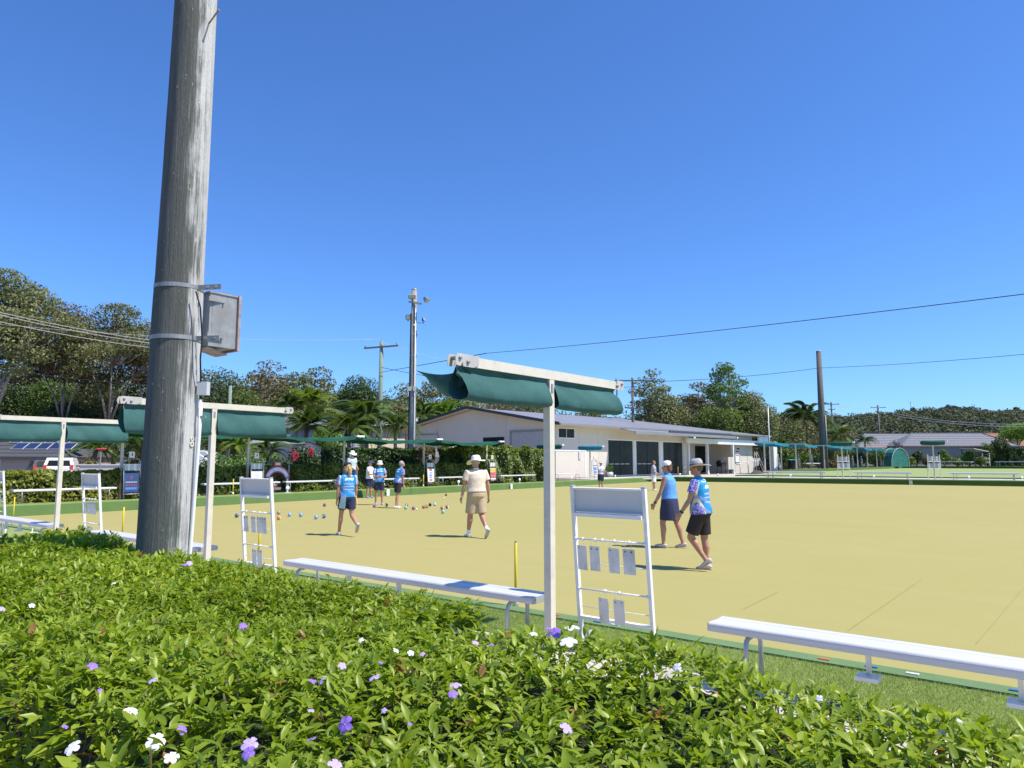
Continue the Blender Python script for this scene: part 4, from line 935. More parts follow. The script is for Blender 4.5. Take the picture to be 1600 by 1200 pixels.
for px, lb in ((1216, 'pale A-stand beside the second green left of the bin'), (1248, 'pale A-stand right of the wheelie bin'), (1268, 'pale A-stand left of the dark light pole'), (1332, 'pale A-stand right of the tiered score rack'), (1346, 'pale A-stand in front of the shrubs, middle'), (1376, 'pale A-stand left of the green mesh dome')):
    r = ray(px, 720); k = -25.9 / r.x; stand(-25.9, r.y * k, .72, FACE + .5, lb, S_plain)
for a, c, yy_, lb in ((1470, 1519, 722, 'white bench beyond the second green, left of the dark hedges'), (1556, 1606, 722, 'white bench beyond the second green in front of the dark hedges'), (1253, 1281, 727, 'low white bench left of the dark light pole')):
    D = 124 if a > 1300 else 90; zb_ = .76 if a > 1300 else .60; P = dp(a, 720, D); Q = dp(c, 720, D - (6 if a > 1300 else 0))
    o = dup(fb, ((P.x + Q.x) / 2, (P.y + Q.y) / 2, zb_), math.atan2(Q.y - P.y, Q.x - P.x), lb, 'benches round the second green'); o.scale = ((Q - P).length / 3.6, 2.0, 1.7)
P = dp(1541, 720, 126); t = thing('score_rack', 'tall dark framed score rack left of the dark clipped hedges', 'scoreboard', (P.x, P.y, .75), head(0, 1), 'score racks beyond the far bank')
for s in (-1, 1):
    m = MB(); m.lohi((s * .62 - .05, -.05, 0), (s * .62 + .05, .05, 2.3)); m.build('leg', M['cream'], t)
for z in (.5, 1.15): m = MB(); m.lohi((-.56, -.06, z), (.56, .02, z + .3)); m.build('tray', M['panel'], t)
m = MB(); m.lohi((-.7, -.05, 2.0), (.7, .05, 2.08)); m.build('top_rail', M['fascia'], t)
# dark light pole of the second green
P = dp(1288, 732, 92); z0 = .62; t = thing('light_pole', 'bare dark light pole with a lean standing by the second green', 'light pole', (P.x, P.y, z0))
T_ = dp(1279, 549, 92) - Vector((P.x, P.y, z0)); m = MB(); m.loft([(0, 0, -.4), T_ * .5 + RIGHT * .25 * 0, T_], [.46, .40, .31], 14); m.build('shaft', M['timber_dark'], t, True)
m = MB(); m.lathe([(.33, T_.z - .05), (.33, T_.z + .05), (0, T_.z + .09)], 12, (T_.x, T_.y, 0)); m.build('cap', M['galv'], t, True)
m = MB(); a = RIGHT * .30 - AHEAD * .4; m.tube([a, a + T_ * .45], .07, 6); m.build('conduit', M['galv'], t, True)
# wheelie bin
P = gp(1237, 733.5, .55); t = thing('wheelie_bin', 'dark wheelie bin with a bright green lid by the second green', 'bin', (P.x, P.y, .52), head(0, 1) + .2)
m = MB(); m.loft([(0, 0, .12), (0, -.03, .60), (0, -.06, 1.2)], [(.36, .36), (.43, .43), (.50, .50)], 4, 0, (1, 1, 0)); m.build('body', plain('bin_plastic', (.03, .04, .04), .5), t)
m = MB(); m.slab([(-.40, -.50, 1.24), (.40, -.50, 1.24), (.40, .30, 1.34), (-.40, .30, 1.34)], .05); m.build('lid', plain('bin_lid', (.02, .42, .27), .4), t)
for s in (-1, 1): m = MB(); m.lathe([(0, -.03), (.13, -.03), (.13, .03), (0, .03)], 14, (s * .30, .30, .13), mat=Matrix.Rotation(PI / 2, 3, 'Y')); m.build('wheel', M['black'], t, True)
m = MB(); m.tube([(-.3, .36, 1.2), (.3, .36, 1.2)], .025, 6); m.build('handle', M['black'], t, True)
# green mesh dome
P = gp(1394, 727, .72); P = dp(1394, 727, 118); t = thing('shade_house', 'arched green mesh shade house in front of the grey tiled house', 'shade house', (P.x, P.y, .70), head(0, 1) + .35)
m = MB(); V = []; n = 12
for yy_ in (-1.6, 1.6):
    for i in range(n + 1): a = PI * i / n; V.append((1.9 * math.cos(a) * (1 if math.sin(a) < .9 else 1), yy_, 3.0 * math.sin(a) ** .8))
m.add(V, [(i, i + 1, i + 1 + n + 1, i + n + 1) for i in range(n)] + [tuple(range(n, -1, -1)), tuple(range(n + 1, 2 * n + 2))]); m.build('mesh_cover', cloth('dome_mesh', (.03, .15, .13), (.05, .22, .19)), t)
for yy_ in (-1.65, 0, 1.65):
    m = MB(); m.tube([(1.93 * math.cos(PI * i / n), yy_, 3.04 * max(0, math.sin(PI * i / n)) ** .8) for i in range(n + 1)], .04, 6); m.build('hoop', M['panel'], t)
# ================================================================ CLUB BUILDING
C0 = gp(868, 747, .3); ANG = math.atan2(.997, .083)
club = thing('club_building', 'long low cream clubhouse with blue-grey metal roof and dark glass doors', 'clubhouse', (C0.x, C0.y, .3), ANG)
UX = Vector((math.cos(ANG), math.sin(ANG), 0)); UY = Vector((-UX.y, UX.x, 0))          # UX along the long wall, UY into the building
def cl_wall(px, py, off=0.0):                             # pixel -> (s, z) on the long wall (plane at local y = off)
    r = ray(px, py); c = C0 + UY * off; k = (c - CAMV).dot(UY) / r.dot(UY); p = CAMV + r * k - C0; return p.dot(UX), p.z - .0 + C0.z - .3
def cl_gable(px, py, off=0.0):
    r = ray(px, py); c = C0 + UX * off; k = (c - CAMV).dot(UX) / r.dot(UX); p = CAMV + r * k - C0; return p.dot(UY), p.z + C0.z - .3
EV = 4.25; W_ = 19.2; LN = 34.0; OH = 1.05; RISE = (cl_gable(730, 637, -.5)[1] - EV) / (W_ / 2 + OH)
def roof_z(y): return EV + (OH + min(y, W_ - y)) * RISE - .02
def wallpiece(a, b, z0, z1, y=0.0, name='wall', mt='wall_white', th=.2):
    m = MB(); m.lohi((a, y, z0), (b, y + th, z1)); return m.build(name, M[mt], club)
ZT = EV + OH * RISE - .12
sW0, zW0 = cl_wall(872, 684.5); sW1, zW1 = cl_wall(898, 669.5)
d = [cl_wall(px, 713)[0] for px in (950, 990.5, 994, 1031, 1036, 1068, 1072)]
dz = cl_wall(951, 686)[1]; sV0 = cl_wall(1077, 713)[0]; sV1 = cl_wall(1148, 713)[0]; sE = cl_wall(1176, 713)[0]
wallpiece(0, sW0, -.1, ZT); wallpiece(sW0, sW1, -.1, zW0); wallpiece(sW0, sW1, zW1, ZT); wallpiece(sW1, d[0], -.1, ZT)
wallpiece(d[0], d[5], dz, ZT); wallpiece(d[5], sV0, -.1, ZT)
def window(a, b, z0, z1, n=2, y=0.0, fr=.06, fm='whitem'):
    m = MB()
    for (p, q) in (((a, z0), (b, z0 + fr)), ((a, z1 - fr), (b, z1)), ((a, z0 + fr), (a + fr, z1 - fr)), ((b - fr, z0 + fr), (b, z1 - fr))): m.lohi((p[0], y - .02, p[1]), (q[0], y + .06, q[1]))
    w = m.build('window', M[fm], club); st = (b - a - 2 * fr) / n
    for i in range(n):
        m = MB(); m.lohi((a + fr + i * st + .02, y + .03, z0 + fr), (a + fr + (i + 1) * st - .02, y + .04, z1 - fr)); m.build('pane', M['glass'], w)
    for i in range(1, n):
        m = MB(); m.lohi((a + fr + i * st - .02, y - .01, z0 + fr), (a + fr + i * st + .02, y + .05, z1 - fr)); m.build('mullion', M['fascia' if y > 0 else fm], w)
    return w
window(sW0, sW1, zW0, zW1)
for i in (0, 2, 4):
    w = window(d[i], d[i + 1], .02, dz, 3 if i == 4 else 2, .05, .09); w.name = 'sliding_door'
for i in (1, 3): wallpiece(d[i], d[i + 1], -.05, dz, 0, 'door_post', 'white', .25)
m = MB()                                                   # things glimpsed behind glass: push bars and door rails
for i in (0, 2):
    for k in range(4): a = d[i] + (d[i + 1] - d[i]) * (.06 + .2 * k); m.lohi((a, .02, 1.05), (a + (d[i + 1] - d[i]) * .16, .028, 1.12))
m.build('push_bars', M['alud'], club, kind=None)
# roller door panel with frame, light switch box
a, z_t = cl_wall(866, 704.5); c_, _ = cl_wall(913, 704)
wallpiece(a + .1, c_, .0, z_t, -.05, 'roller_door', 'wall_white', .045); wallpiece(c_, c_ + .15, .0, z_t + .12, -.07, 'door_frame', 'white', .065); wallpiece(a, c_, z_t, z_t + .1, -.07, 'door_frame', 'white', .065)
s_, z_ = cl_wall(903, 712); wallpiece(s_, s_ + .25, z_ - .3, z_ + .35, -.12, 'wall_box', 'panel', .06)
# cladding joints
for px in (905, 935): s_, _ = cl_wall(px, 700); wallpiece(s_, s_ + .03, .0, ZT, -.012, 'cover_strip', 'panel', .012)
# verandah recess
wallpiece(sV0, sV1, -.1, ZT - .4, 3.0, 'recess_wall', 'wall_cream'); 
for s_ in (sV0 - .2, sV1): wallpiece(s_, s_ + .2, -.1, ZT - .3, .2, 'return_wall', 'wall_cream', 2.99)
def onrec(px): return cl_wall(px, 713, 3.0)[0]
window(onrec(1086), onrec(1105), .05, 3.0, 2, 2.93, .08, 'fascia'); wallpiece(onrec(1109), onrec(1116), .02, 2.6, 2.9, 'door', 'panel', .08)
for px in (1075.5, 1105, 1145):
    s_, _ = cl_wall(px, 713, -.6); m = MB(); m.lohi((s_ - .12, -.72, -.1), (s_ + .12, -.48, 3.45)); p_ = m.build('verandah_post', M['white'], club)
    m = MB(); m.lohi((s_ - .16, -.76, -.1), (s_ + .16, -.44, .12)); m.build('post_base', M['white'], p_)
wallpiece(sV1, sE, -.1, ZT, 0, 'wall', 'wall_white')
s1_ = cl_wall(1148, 713)[0]; window(s1_ + .3, s1_ + 1.3, 1.0, 2.9, 1, -.03, .09)
m = MB(); s_a = cl_wall(1075, 690, -.6)[0]; s_b = cl_wall(1192, 690, -.6)[0]; m.lohi((s_a - .3, -.70, 3.1), (s_b, -.50, 3.62)); m.build('verandah_beam', M['white'], club)
# corner walls, gable, rear
gz = lambda y: EV + (OH + min(y, W_ - y)) * RISE - .15
wy0, wz0 = cl_gable(755, 694); wy1, wz1 = cl_gable(788, 682.5); wa, wb = sorted((wy0, wy1)); wz0, wz1 = sorted((wz0, wz1)); wz0 -= .3
def gpoly(y0, y1, zb, zt=None, x=0.0):
    ys_ = [y0] + ([W_ / 2] if y0 < W_ / 2 < y1 else []) + [y1]; m = MB()
    top_ = [(y_, (gz(y_) if zt is None else zt)) for y_ in ys_]; P = [(y0, zb), (y1, zb)] + top_[::-1]
    n = len(P); m.add([(x, a, b_) for a, b_ in P] + [(x + .2, a, b_) for a, b_ in P], [tuple(range(n - 1, -1, -1)), tuple(range(n, 2 * n))] + [(i, (i + 1) % n, (i + 1) % n + n, i + n) for i in range(n)])
    return m.build('gable_wall', M['wall_cream'], club)
gpoly(.2, wa, -.1); gpoly(wb, W_, -.1); gpoly(wa, wb, wz1, None); gpoly(wa, wb, -.1, wz0)
m = MB()
for (p, q) in (((wa, wz0), (wb, wz0 + .06)), ((wa, wz1 - .06), (wb, wz1)), ((wa, wz0 + .06), (wa + .06, wz1 - .06)), ((wb - .06, wz0 + .06), (wb, wz1 - .06))): m.lohi((-.03, p[0], p[1]), (.05, q[0], q[1]))
w = m.build('window', M['fascia'], club); m = MB(); m.lohi((.02, wa + .06, wz0 + .06), (.03, wb - .06, wz1 - .06)); m.build('pane', M['glass'], w)
for px in (684, 791): y_, _ = cl_gable(px, 690); m = MB(); m.lohi((-.012, y_, -.1), (-.0, y_ + .04, gz(y_))); m.build('cover_strip', M['panel'], club)
m = MB()
y_a, z_a = cl_gable(794, 672.5, -.4); y_b, _ = cl_gable(866, 672, -.4)
m.lohi((-.06, .4, 0), (-.005, y_a, z_a - .15)); m.build('roller_shutter', plain('shutter_grey', (.55, .52, .48), .6), club)
for (p, q) in (((y_a - .08, 0), (y_a + .10, z_a)), ((.3, z_a - .14), (y_a - .08, z_a))):
    m = MB(); m.lohi((-.12, p[0], p[1]), (-.004, q[0], q[1])); m.build('shutter_frame', plain('shutter_frame_grey', (.34, .33, .32), .6) if 'shf' not in M else M['shf'], club)
y_c, z_c = cl_gable(684, 678, -.1); y_d, _ = cl_gable(650, 678, -.1); m = MB(); m.tube([(-.1, y_c, 0), (-.1, y_c, z_c - .1), (-.1, y_c + .1, z_c), (-.1, y_d + 2, z_c)], .05, 6); m.build('wall_pipe', M['alud'], club, True)
m = MB(); m.lohi((LN, 0, -.1), (LN + .2, W_, ZT)); m.build('end_wall', M['wall_cream'], club); m = MB(); m.lohi((0, W_ - .2, -.1), (LN, W_, EV)); m.build('rear_wall', M['wall_cream'], club)
# roof: two slopes, hipped at the far end
XO = -.75; RZ = EV + (W_ / 2 + OH) * RISE; HX = LN + 4.2
ridge_end = 20.8 + 0
m = MB(); m.slab([(XO, -OH, EV), (HX, -OH, EV), (ridge_end + 2, W_ / 2, RZ), (XO, W_ / 2, RZ)], .06); m.build('roof', M['roof_club'], club)
m = MB(); m.slab([(HX, W_ + OH, EV), (XO, W_ + OH, EV), (XO, W_ / 2, RZ), (ridge_end + 2, W_ / 2, RZ)], .06); m.build('roof', M['roof_club'], club)
m = MB(); m.slab([(HX, -OH, EV), (HX, W_ + OH, EV), (ridge_end + 2, W_ / 2, RZ)], .06); m.build('roof', M['roof_club'], club)
m = MB(); m.bar((XO - .03, -OH, EV + .02), (XO - .03, W_ / 2, RZ + .02), .05, .24); m.bar((XO - .03, W_ / 2, RZ + .02), (XO - .03, W_ + OH, EV + .02), .05, .24); m.build('barge_board', M['fascia'], club)
m = MB(); m.lohi((XO, -OH - .12, EV - .10), (HX, -OH - .005, EV + .05)); m.build('gutter', M['roof_club'], club)
m = MB(); m.slab([(XO, -OH, EV - .08), (XO, -.01, EV - .08 + (OH) * 0), (HX, -.01, EV - .08), (HX, -OH, EV - .08)], .02); m.build('soffit', M['wall_cream'], club)
m = MB(); m.slab([(XO, W_ + OH, EV - .07), (XO, W_ / 2, RZ - .11), (-.01, W_ / 2, RZ - .11), (-.01, W_ + OH, EV - .07)], .015); m.slab([(XO, W_ / 2, RZ - .11), (XO, -OH, EV - .07), (-.01, -OH, EV - .07), (-.01, W_ / 2, RZ - .11)], .015); m.build('gable_soffit', M['wall_cream'], club)
m = MB(); m.lohi((ridge_end, W_ / 2 - .3, RZ - .1), (ridge_end + 2.4, W_ / 2 + .3, RZ + .10)); m.build('ridge_cap', M['roof_club'], club)
# verandah roof running out over the terrace
sa, za = cl_wall(990, 671.5, -2.4); sb, zb = cl_wall(1143, 683.5, -2.4)
m = MB(); m.slab([(sa, -2.5, EV - .42), (sb + .5, -2.5, EV - .42), (sb + .5, -OH, EV - .10), (sa, -OH, EV - .10)], .05); m.build('verandah_roof', M['roof_club'], club)
m = MB(); m.lohi((sa, -2.6, EV - .62), (sb + .5, -2.505, EV - .36)); m.build('verandah_fascia', M['roof_club'], club)
m = MB(); m.lohi((sa + 6, -2.3, EV - .36), (sb + .3, -2.2, EV - .12)); m.build('verandah_dark_trim', M['fascia'], club)
m = MB(); m.lohi((sE, -OH + .2, 3.3), (HX - .3, -OH + .4, EV - .12)); m.build('end_beam', M['white'], club)
s_, _ = cl_wall(1208, 713, -.8); m = MB(); m.lohi((s_ - .5, -1.1, -.1), (s_ + .5, -.7, 3.6)); m.build('end_column', M['white'], club)
for px in (1083, 1150): 
    s_, z_ = cl_wall(px, 684.5, -2.5); m = MB(); m.ball((s_, -2.65, z_), .11, 10, 6); m.build('lamp', M['whitem'], club, True)
# barbecue, cabinets, gate, handrail on the terrace
def at_wall(px, off, z=.3): s_, _ = cl_wall(px, 720, off); return C0 + UX * s_ + UY * off + Vector((0, 0, z - C0.z))
P = at_wall(1127, -1.0); t = thing('barbecue', 'black hooded barbecue on a trolley under the verandah', 'barbecue', P, ANG)
m = MB(); m.loft([(-.5, 0, 1.15), (.5, 0, 1.15)], [(.36, .28), (.36, .28)], 12, 0, (0, 1, 0)); m.build('hood', M['black'], t, True)
m = MB(); m.lohi((-.5, -.3, .75), (.5, .3, 1.1)); m.build('firebox', M['black'], t)
for sx, sy in ((-1, -1), (1, -1), (1, 1), (-1, 1)): m = MB(); m.lohi((sx * .42 - .03, sy * .24 - .03, 0), (sx * .42 + .03, sy * .24 + .03, .75)); m.build('leg', M['fascia'], t)
m = MB(); m.lohi((.52, -.28, .95), (.95, .28, 1.0)); m.build('side_shelf', M['fascia'], t)
P = at_wall(1138, -.8); t = thing('trolley_cabinet', 'cream cabinet beside the barbecue', 'cabinet', P, ANG); m = MB(); m.lohi((-.6, -.3, .45), (.6, .3, 1.75)); m.build('body', M['cream'], t)
m = MB(); m.lohi((-.02, -.31, .5), (.02, -.301, 1.7)); m.build('door_gap', M['fascia'], t)
for s in (-1, 1): m = MB(); m.lohi((s * .5 - .04, -.2, 0), (s * .5 + .04, .2, .45)); m.build('leg', M['galv'], t)
P = at_wall(1130, 2.6, 2.0); 
t = thing('handrail', 'thin grey handrail on the terrace at the far end of the club', 'handrail', at_wall(1156, -1.6), ANG)
m = MB(); m.tube([(0, 0, 1.25), (6.0, 0, 1.25)], .03, 6); m.build('top_rail', M['alud'], t, True)
for k in range(4): m = MB(); m.tube([(k * 2, 0, 0), (k * 2, 0, 1.25)], .03, 6); m.build('baluster', M['alud'], t, True)
P = at_wall(1181, -1.6); t = thing('ladder_frame', 'white folding A-frame leaning outside the club end', 'ladder', P, head(0, 1))
for s in (-.35, .35):
    m = MB(); m.bar((0, s, 2.4), (1.0, s, 0), .06, .06); m.build('stile', M['cream'], t); m = MB(); m.bar((0, s, 2.4), (-.1, s, 0), .06, .06); m.build('prop', M['cream'], t)
for k in range(4): m = MB(); m.bar((.2 + .2 * k, -.35, 1.9 - .48 * k), (.2 + .2 * k, .35, 1.9 - .48 * k), .04, .04); m.build('rung', M['cream'], t)
P = at_wall(1152, -.06, .3); m = MB(); m.lohi((-.5, -.02, 1.2), (.5, .0, 2.6)); o = m.build('notice', M['whitem']); o.location = P + UY * -.02; o.rotation_euler = (0, 0, ANG); tag(o, 'white notice with faint red heading on the far club wall', 'notice')
m = MB(); m.lohi((-.4, -.026, 2.3), (.4, -.021, 2.5)); m.lohi((-.35, -.026, 1.9), (.35, -.021, 2.0)); m.build('print', M['red'], o)
P = at_wall(953, -.4); t = thing('pot_plant', 'potted leafy plant at the left end of the glass doors', 'plant', P)
m = MB(); m.lathe([(0, 0), (.22, 0), (.30, .4), (.25, .4), (.22, .35), (0, .35)], 14); m.build('pot', M['whitem'], t, True)
# ================================================================ HOUSES
def hip_house(name, label, P, rz, L, Wd, eave, ridge, wallm, roofm, base=0.0, oh=.6, hip=True, fasc=None, windows=()):
    t = thing(name, label, 'house', P, rz)
    m = MB(); m.lohi((-L / 2, -Wd / 2, base), (L / 2, Wd / 2, eave - .02)); m.build('wall', M[wallm], t)
    a, b_ = L / 2 + oh, Wd / 2 + oh; r_ = a - (b_ if hip else 0); A = [(-a, -b_, eave), (a, -b_, eave), (a, b_, eave), (-a, b_, eave)]; R1, R2 = (-r_, 0, ridge), (r_, 0, ridge)
    for q in ((A[0], A[1], R2, R1), (A[2], A[3], R1, R2), (A[1], A[2], R2), (A[3], A[0], R1)):
        m = MB(); m.slab(q, .10); rf = m.build('roof', M[roofm], t)
    m = MB()                                              # tile courses stand proud as thin battens
    nC = int((ridge - eave) / .30)
    for k in range(1, nC):
        u = k / nC; x_ = a + (r_ - a) * u; y_ = -b_ * (1 - u); z_ = eave + (ridge - eave) * u; m.bar((-x_ + .05, y_, z_ + .012), (x_ - .05, y_, z_ + .012), .10, .05)
    m.build('tile_courses', M[roofm], t, kind='stuff')
    for (p, q) in ((A[0], R1), (A[1], R2), (R1, R2)):
        m = MB(); m.bar((p[0], p[1], p[2] + .05), (q[0], q[1], q[2] + .05), .22, .12); m.build('ridge_cap', M[roofm], t)
    m = MB(); m.lohi((-a, -b_ - .1, eave - .16), (a, -b_ - .005, eave + .04)); m.build('gutter', M[fasc or 'fascia'], t)
    for (x0, x1, z0_, z1_, fm) in windows:
        m = MB(); m.lohi((x0 - .07, -Wd / 2 - .05, z0_ - .07), (x1 + .07, -Wd / 2 - .004, z1_ + .07)); w = m.build('window', M[fm], t)
        m = MB(); m.lohi((x0, -Wd / 2 - .07, z0_), (x1, -Wd / 2 - .052, z1_)); m.build('pane', M['glass'], w)
    return t
HD = 61.0
def lp(px, py, D, base): P = dp(px, py, D); return (P.x, P.y, base)
def zat(py, px, D, base): return dp(px, py, D).z - base
base = .3
e = zat(714, 60, HD - 5.5, base); rdg = zat(668, 60, HD, base)
hs_ = hip_house('house', 'low house with charcoal tiled roof and solar panels beyond the hedge at far left', lp(-20, 715, HD, base), head(0, 1) + .12, 18.0, 10, e, rdg, 'brick', 'roof_dark', 0, .25, True, None, ((1.48, 1.98, .2, 2.2, 'white'),))
m = MB(); m.lohi((.2, -5.04, 0), (1.40, -5.005, e - .05)); m.lohi((2.98, -5.04, 0), (3.85, -5.005, e - .05)); m.build('white_wall_panel', M['wall_white'], hs_); m = MB(); m.lohi((2.06, -5.03, 0), (2.97, -5.005, e - .05)); m.build('white_wall_panel', M['bluewall'], hs_)
# solar panels on the front slope
a_, b_ = 9.25, 5.25; 
def slope(x, u): return (x, -b_ * (1 - u), e + (rdg - e) * u)
nrm = Vector((0, -(rdg - e), b_)).normalized() * .10
for r_ in range(2):
    for k in range(6):
        x0_ = 4.0 + k * .92 - r_ * .75; u0 = .22 + r_ * .22; q = [Vector(slope(x0_, u0)) + nrm, Vector(slope(x0_ + .88, u0)) + nrm, Vector(slope(x0_ + .88, u0 + .205)) + nrm, Vector(slope(x0_, u0 + .205)) + nrm]
        m = MB(); m.slab(q, .05); pnl = m.build('solar_panel', M['alu'], hs_)
        q2 = [p + nrm * .03 + ((q[0] + q[2]) / 2 - p) * .05 for p in q]; m = MB(); m.add(q2, [(0, 1, 2, 3)]); m.build('solar_cell', M['solar'], pnl)
D = 62; base = .3
e = zat(669, 500, D - 4, base); rdg = zat(650, 480, D, base)
h2 = hip_house('house', 'two storey blue-grey house with grey tiled roof behind the palm', lp(478, 700, D, base), head(0, 1) - .05, 7.6, 7.0, e, rdg, 'bluewall', 'roof_grey', 0, .45, True, 'fascia', ((2.6, 3.5, e - 1.9, e - .35, 'fascia'), (-2.4, -.9, 3.2, 3.9, 'white')))
m = MB(); m.lohi((-3.9, -3.9, 2.75), (3.9, -3.51, 3.0)); m.build('balcony_slab', M['white'], h2); m = MB(); m.lohi((-3.9, -3.88, 3.0), (0, -3.82, 3.5)); m.build('balcony_rail', M['white'], h2)
P = lp(493, 720, 44, .3); t = thing('garden_shed', 'small pink-brown shed with a white gable between the red flowers and the tall hedge', 'shed', P, head(0, 1) + .3)
m = MB(); m.lohi((-1.3, -1.2, 0), (1.3, 1.2, 1.55)); m.build('wall', M['pinkwall'], t); m = MB()
m.add([(-1.3, -1.25, 1.55), (1.3, -1.25, 1.55), (-.5, -1.25, 2.5), (-.5, -1.15, 2.5), (-1.3, -1.15, 1.55), (1.3, -1.15, 1.55)], [(0, 1, 2), (5, 4, 3)]); m.build('gable', M['white'], t)
m = MB(); m.slab([(1.55, -1.4, 1.5), (1.55, 1.3, 1.5), (-.5, 1.3, 2.6), (-.5, -1.4, 2.6)], .08); m.build('roof', M['fascia'], t); m = MB(); m.slab([(-.5, -1.4, 2.6), (-.5, 1.3, 2.6), (-1.6, 1.3, 1.5), (-1.6, -1.4, 1.5)], .08); m.build('roof', M['fascia'], t)
P = lp(612, 690, 78, .3); hip_house('house', 'house with a pale green roof half hidden by palms left of the light pole', P, head(0, 1) + .5, 7, 6, zat(668, 612, 76, .3), zat(649, 612, 78, .3), 'wall_cream', 'roof_green', 0, .4, False)
# the three low houses beyond the second green
D = 140; base = .7
hip_house('house', 'long grey tiled house behind the green mesh shade house', lp(1392, 700, D, base), head(0, 1) + .12, 17.5, 7, zat(698.5, 1400, D - 5, base), zat(678, 1380, D, base), 'greywall', 'roof_grey', 0, .6, True, 'orange')
D = 134
hip_house('house', 'grey tiled house with a pale gutter beyond the second green', lp(1481, 700, D, base), head(0, 1) - .02, 20.0, 7, zat(696, 1480, D - 5, base), zat(677, 1490, D, base), 'greywall', 'roof_grey', 0, .6, True, 'pinkwall', ((-4, -2.4, 1.2, 2.6, 'white'), (1, 2.5, 1.2, 2.6, 'white')))
D = 160
hip_house('house', 'red-brown tiled house behind the grey one at the right', lp(1545, 700, D, base), head(0, 1) + .05, 19.0, 13, zat(697, 1545, D - 6, base), zat(677, 1545, D, base), 'greywall', 'roof_red', 0, .6, True)
P = lp(1522, 700, 126, base); t = thing('carport', 'flat white carport roof left of the dark clipped hedges', 'carport', P, head(0, 1) + .2)
m = MB(); m.slab([(-1.5, -1.5, 3.15), (1.5, -1.5, 2.65), (1.5, 1.5, 2.7), (-1.5, 1.5, 3.2)], .12); m.build('roof', M['wall_white'], t)
for sx, sy in ((-1, -1), (1, -1), (1, 1), (-1, 1)): m = MB(); m.lohi((sx * 1.35 - .05, sy * 1.35 - .05, 0), (sx * 1.35 + .05, sy * 1.35 + .05, 2.55 if sx > 0 else 3.0)); m.build('post', M['fascia'], t)
P = dp(1401, 692, 126); t = thing('satellite_dish', 'round dark satellite dish on a mast in front of the grey roof', 'satellite dish', (P.x, P.y, .7), head(0, 1))
zc = P.z - .7; m = MB(); m.lathe([(0, .10), (.35, .06), (.62, -.02), (.64, -.02), (.35, .03), (0, .06)], 20, (0, 0, zc), mat=Matrix.Rotation(PI / 2 - .3, 3, 'X')); m.build('dish', M['fascia'], t, True); m = MB(); m.tube([(0, .1, 0), (0, .1, zc)], .07, 6); m.build('mast', M['galv'], t)
# ================================================================ VEHICLES AND SMALL THINGS BEHIND THE LEFT HEDGE
def car(label, P, rz, paint, kind='car', van=False):
    t = thing('parked_van' if van else 'parked_car', label, 'van' if van else 'car', P, rz)
    L, W, Hh = (4.9, 1.9, 2.0) if van else (4.6, 1.82, 1.62)
    side = [(-L / 2, .35), (-L / 2, .85), (-L / 2 + .12, 1.02), (-L / 2 + .35, Hh - .12), (-L / 2 + .7, Hh), (L * .05, Hh), (L * .22, Hh - .35 if not van else Hh - .15), (L * .30, 1.05 if not van else 1.35), (L / 2 - .15, .92 if not van else 1.05), (L / 2, .70), (L / 2, .35)]
    n = len(side); m = MB(); V = []
    for w_, k in ((-W / 2, 0), (W / 2, 1)):
        for x, z in side: V.append((x, w_ * (.86 if z > 1.2 else 1), z))
    m.add(V, [tuple(range(n - 1, -1, -1)), tuple(range(n, 2 * n))] + [(i, (i + 1) % n, (i + 1) % n + n, i + n) for i in range(n)]); body = m.build('body', paint, t)
    for s in (-1, 1):
        for k in range(3):
            xa = -L / 2 + .55 + k * .85; m = MB(); m.slab([(xa, s * W * .5 * .965, 1.02), (xa + .75, s * W * .5 * .965, 1.02), (xa + .70, s * W * .5 * .88, Hh - .18), (xa + .05, s * W * .5 * .88, Hh - .18)][::s], .01); m.build('side_window', M['glass'], body)
    m = MB(); m.slab([(-L / 2 + .13, W * .38, 1.08), (-L / 2 + .13, -W * .38, 1.08), (-L / 2 + .31, -W * .33, Hh - .18), (-L / 2 + .31, W * .33, Hh - .18)], .01); m.build('rear_window', M['glass'], body).location = (-.02, 0, 0)
    for s in (-1, 1): m = MB(); m.lohi((-L / 2 - .02, s * W * .43 - .10, .82), (-L / 2 + .12, s * W * .43 + .10, 1.12)); m.build('tail_light', M['red'], body)
    for sx in (-1, 1):
        for s in (-1, 1):
            m = MB(); m.lathe([(0, -.1), (.2, -.1), (.33, -.09), (.33, .09), (.2, .1), (0, .1)], 18, (sx * L * .31, s * (W / 2 - .08), .33), mat=Matrix.Rotation(PI / 2, 3, 'X')); m.build('wheel', M['black'], t, True)
    m = MB(); m.lohi((-L / 2 + .8, -W * .36, Hh + .02), (L * .02, -W * .33, Hh + .07)); m.lohi((-L / 2 + .8, W * .33, Hh + .02), (L * .02, W * .36, Hh + .07)); m.build('roof_rail', M['fascia'], body)
    return t
PW = plain('white_car_paint', (.78, .79, .80), .2, spec=.7); PD = plain('dark_car_paint', (.03, .035, .045), .2, spec=.7)
def gpt(px, D, z=.28): P = dp(px, 720, D); return (P.x, P.y, z)
car('white four wheel drive parked beyond the far left hedge', gpt(99, 51, .25), head(-.25, 1) + PI / 2 + .2, PW)
car('dark hatchback parked left of the white four wheel drive', gpt(70, 52, .2), head(-.8, 1) + PI / 2, PD)
car('white van parked behind the hedge right of the big timber pole', gpt(306, 42, .28), head(1, -.1) + PI / 2, PW, van=True)
car('white car parked behind the terrace past the far end of the club', gpt(1192, 100, .4), head(1, .2) + PI / 2, PW)
car('dark car parked past the far end of the club', gpt(1202, 96, .4), head(.6, 1) + PI / 2, PD)
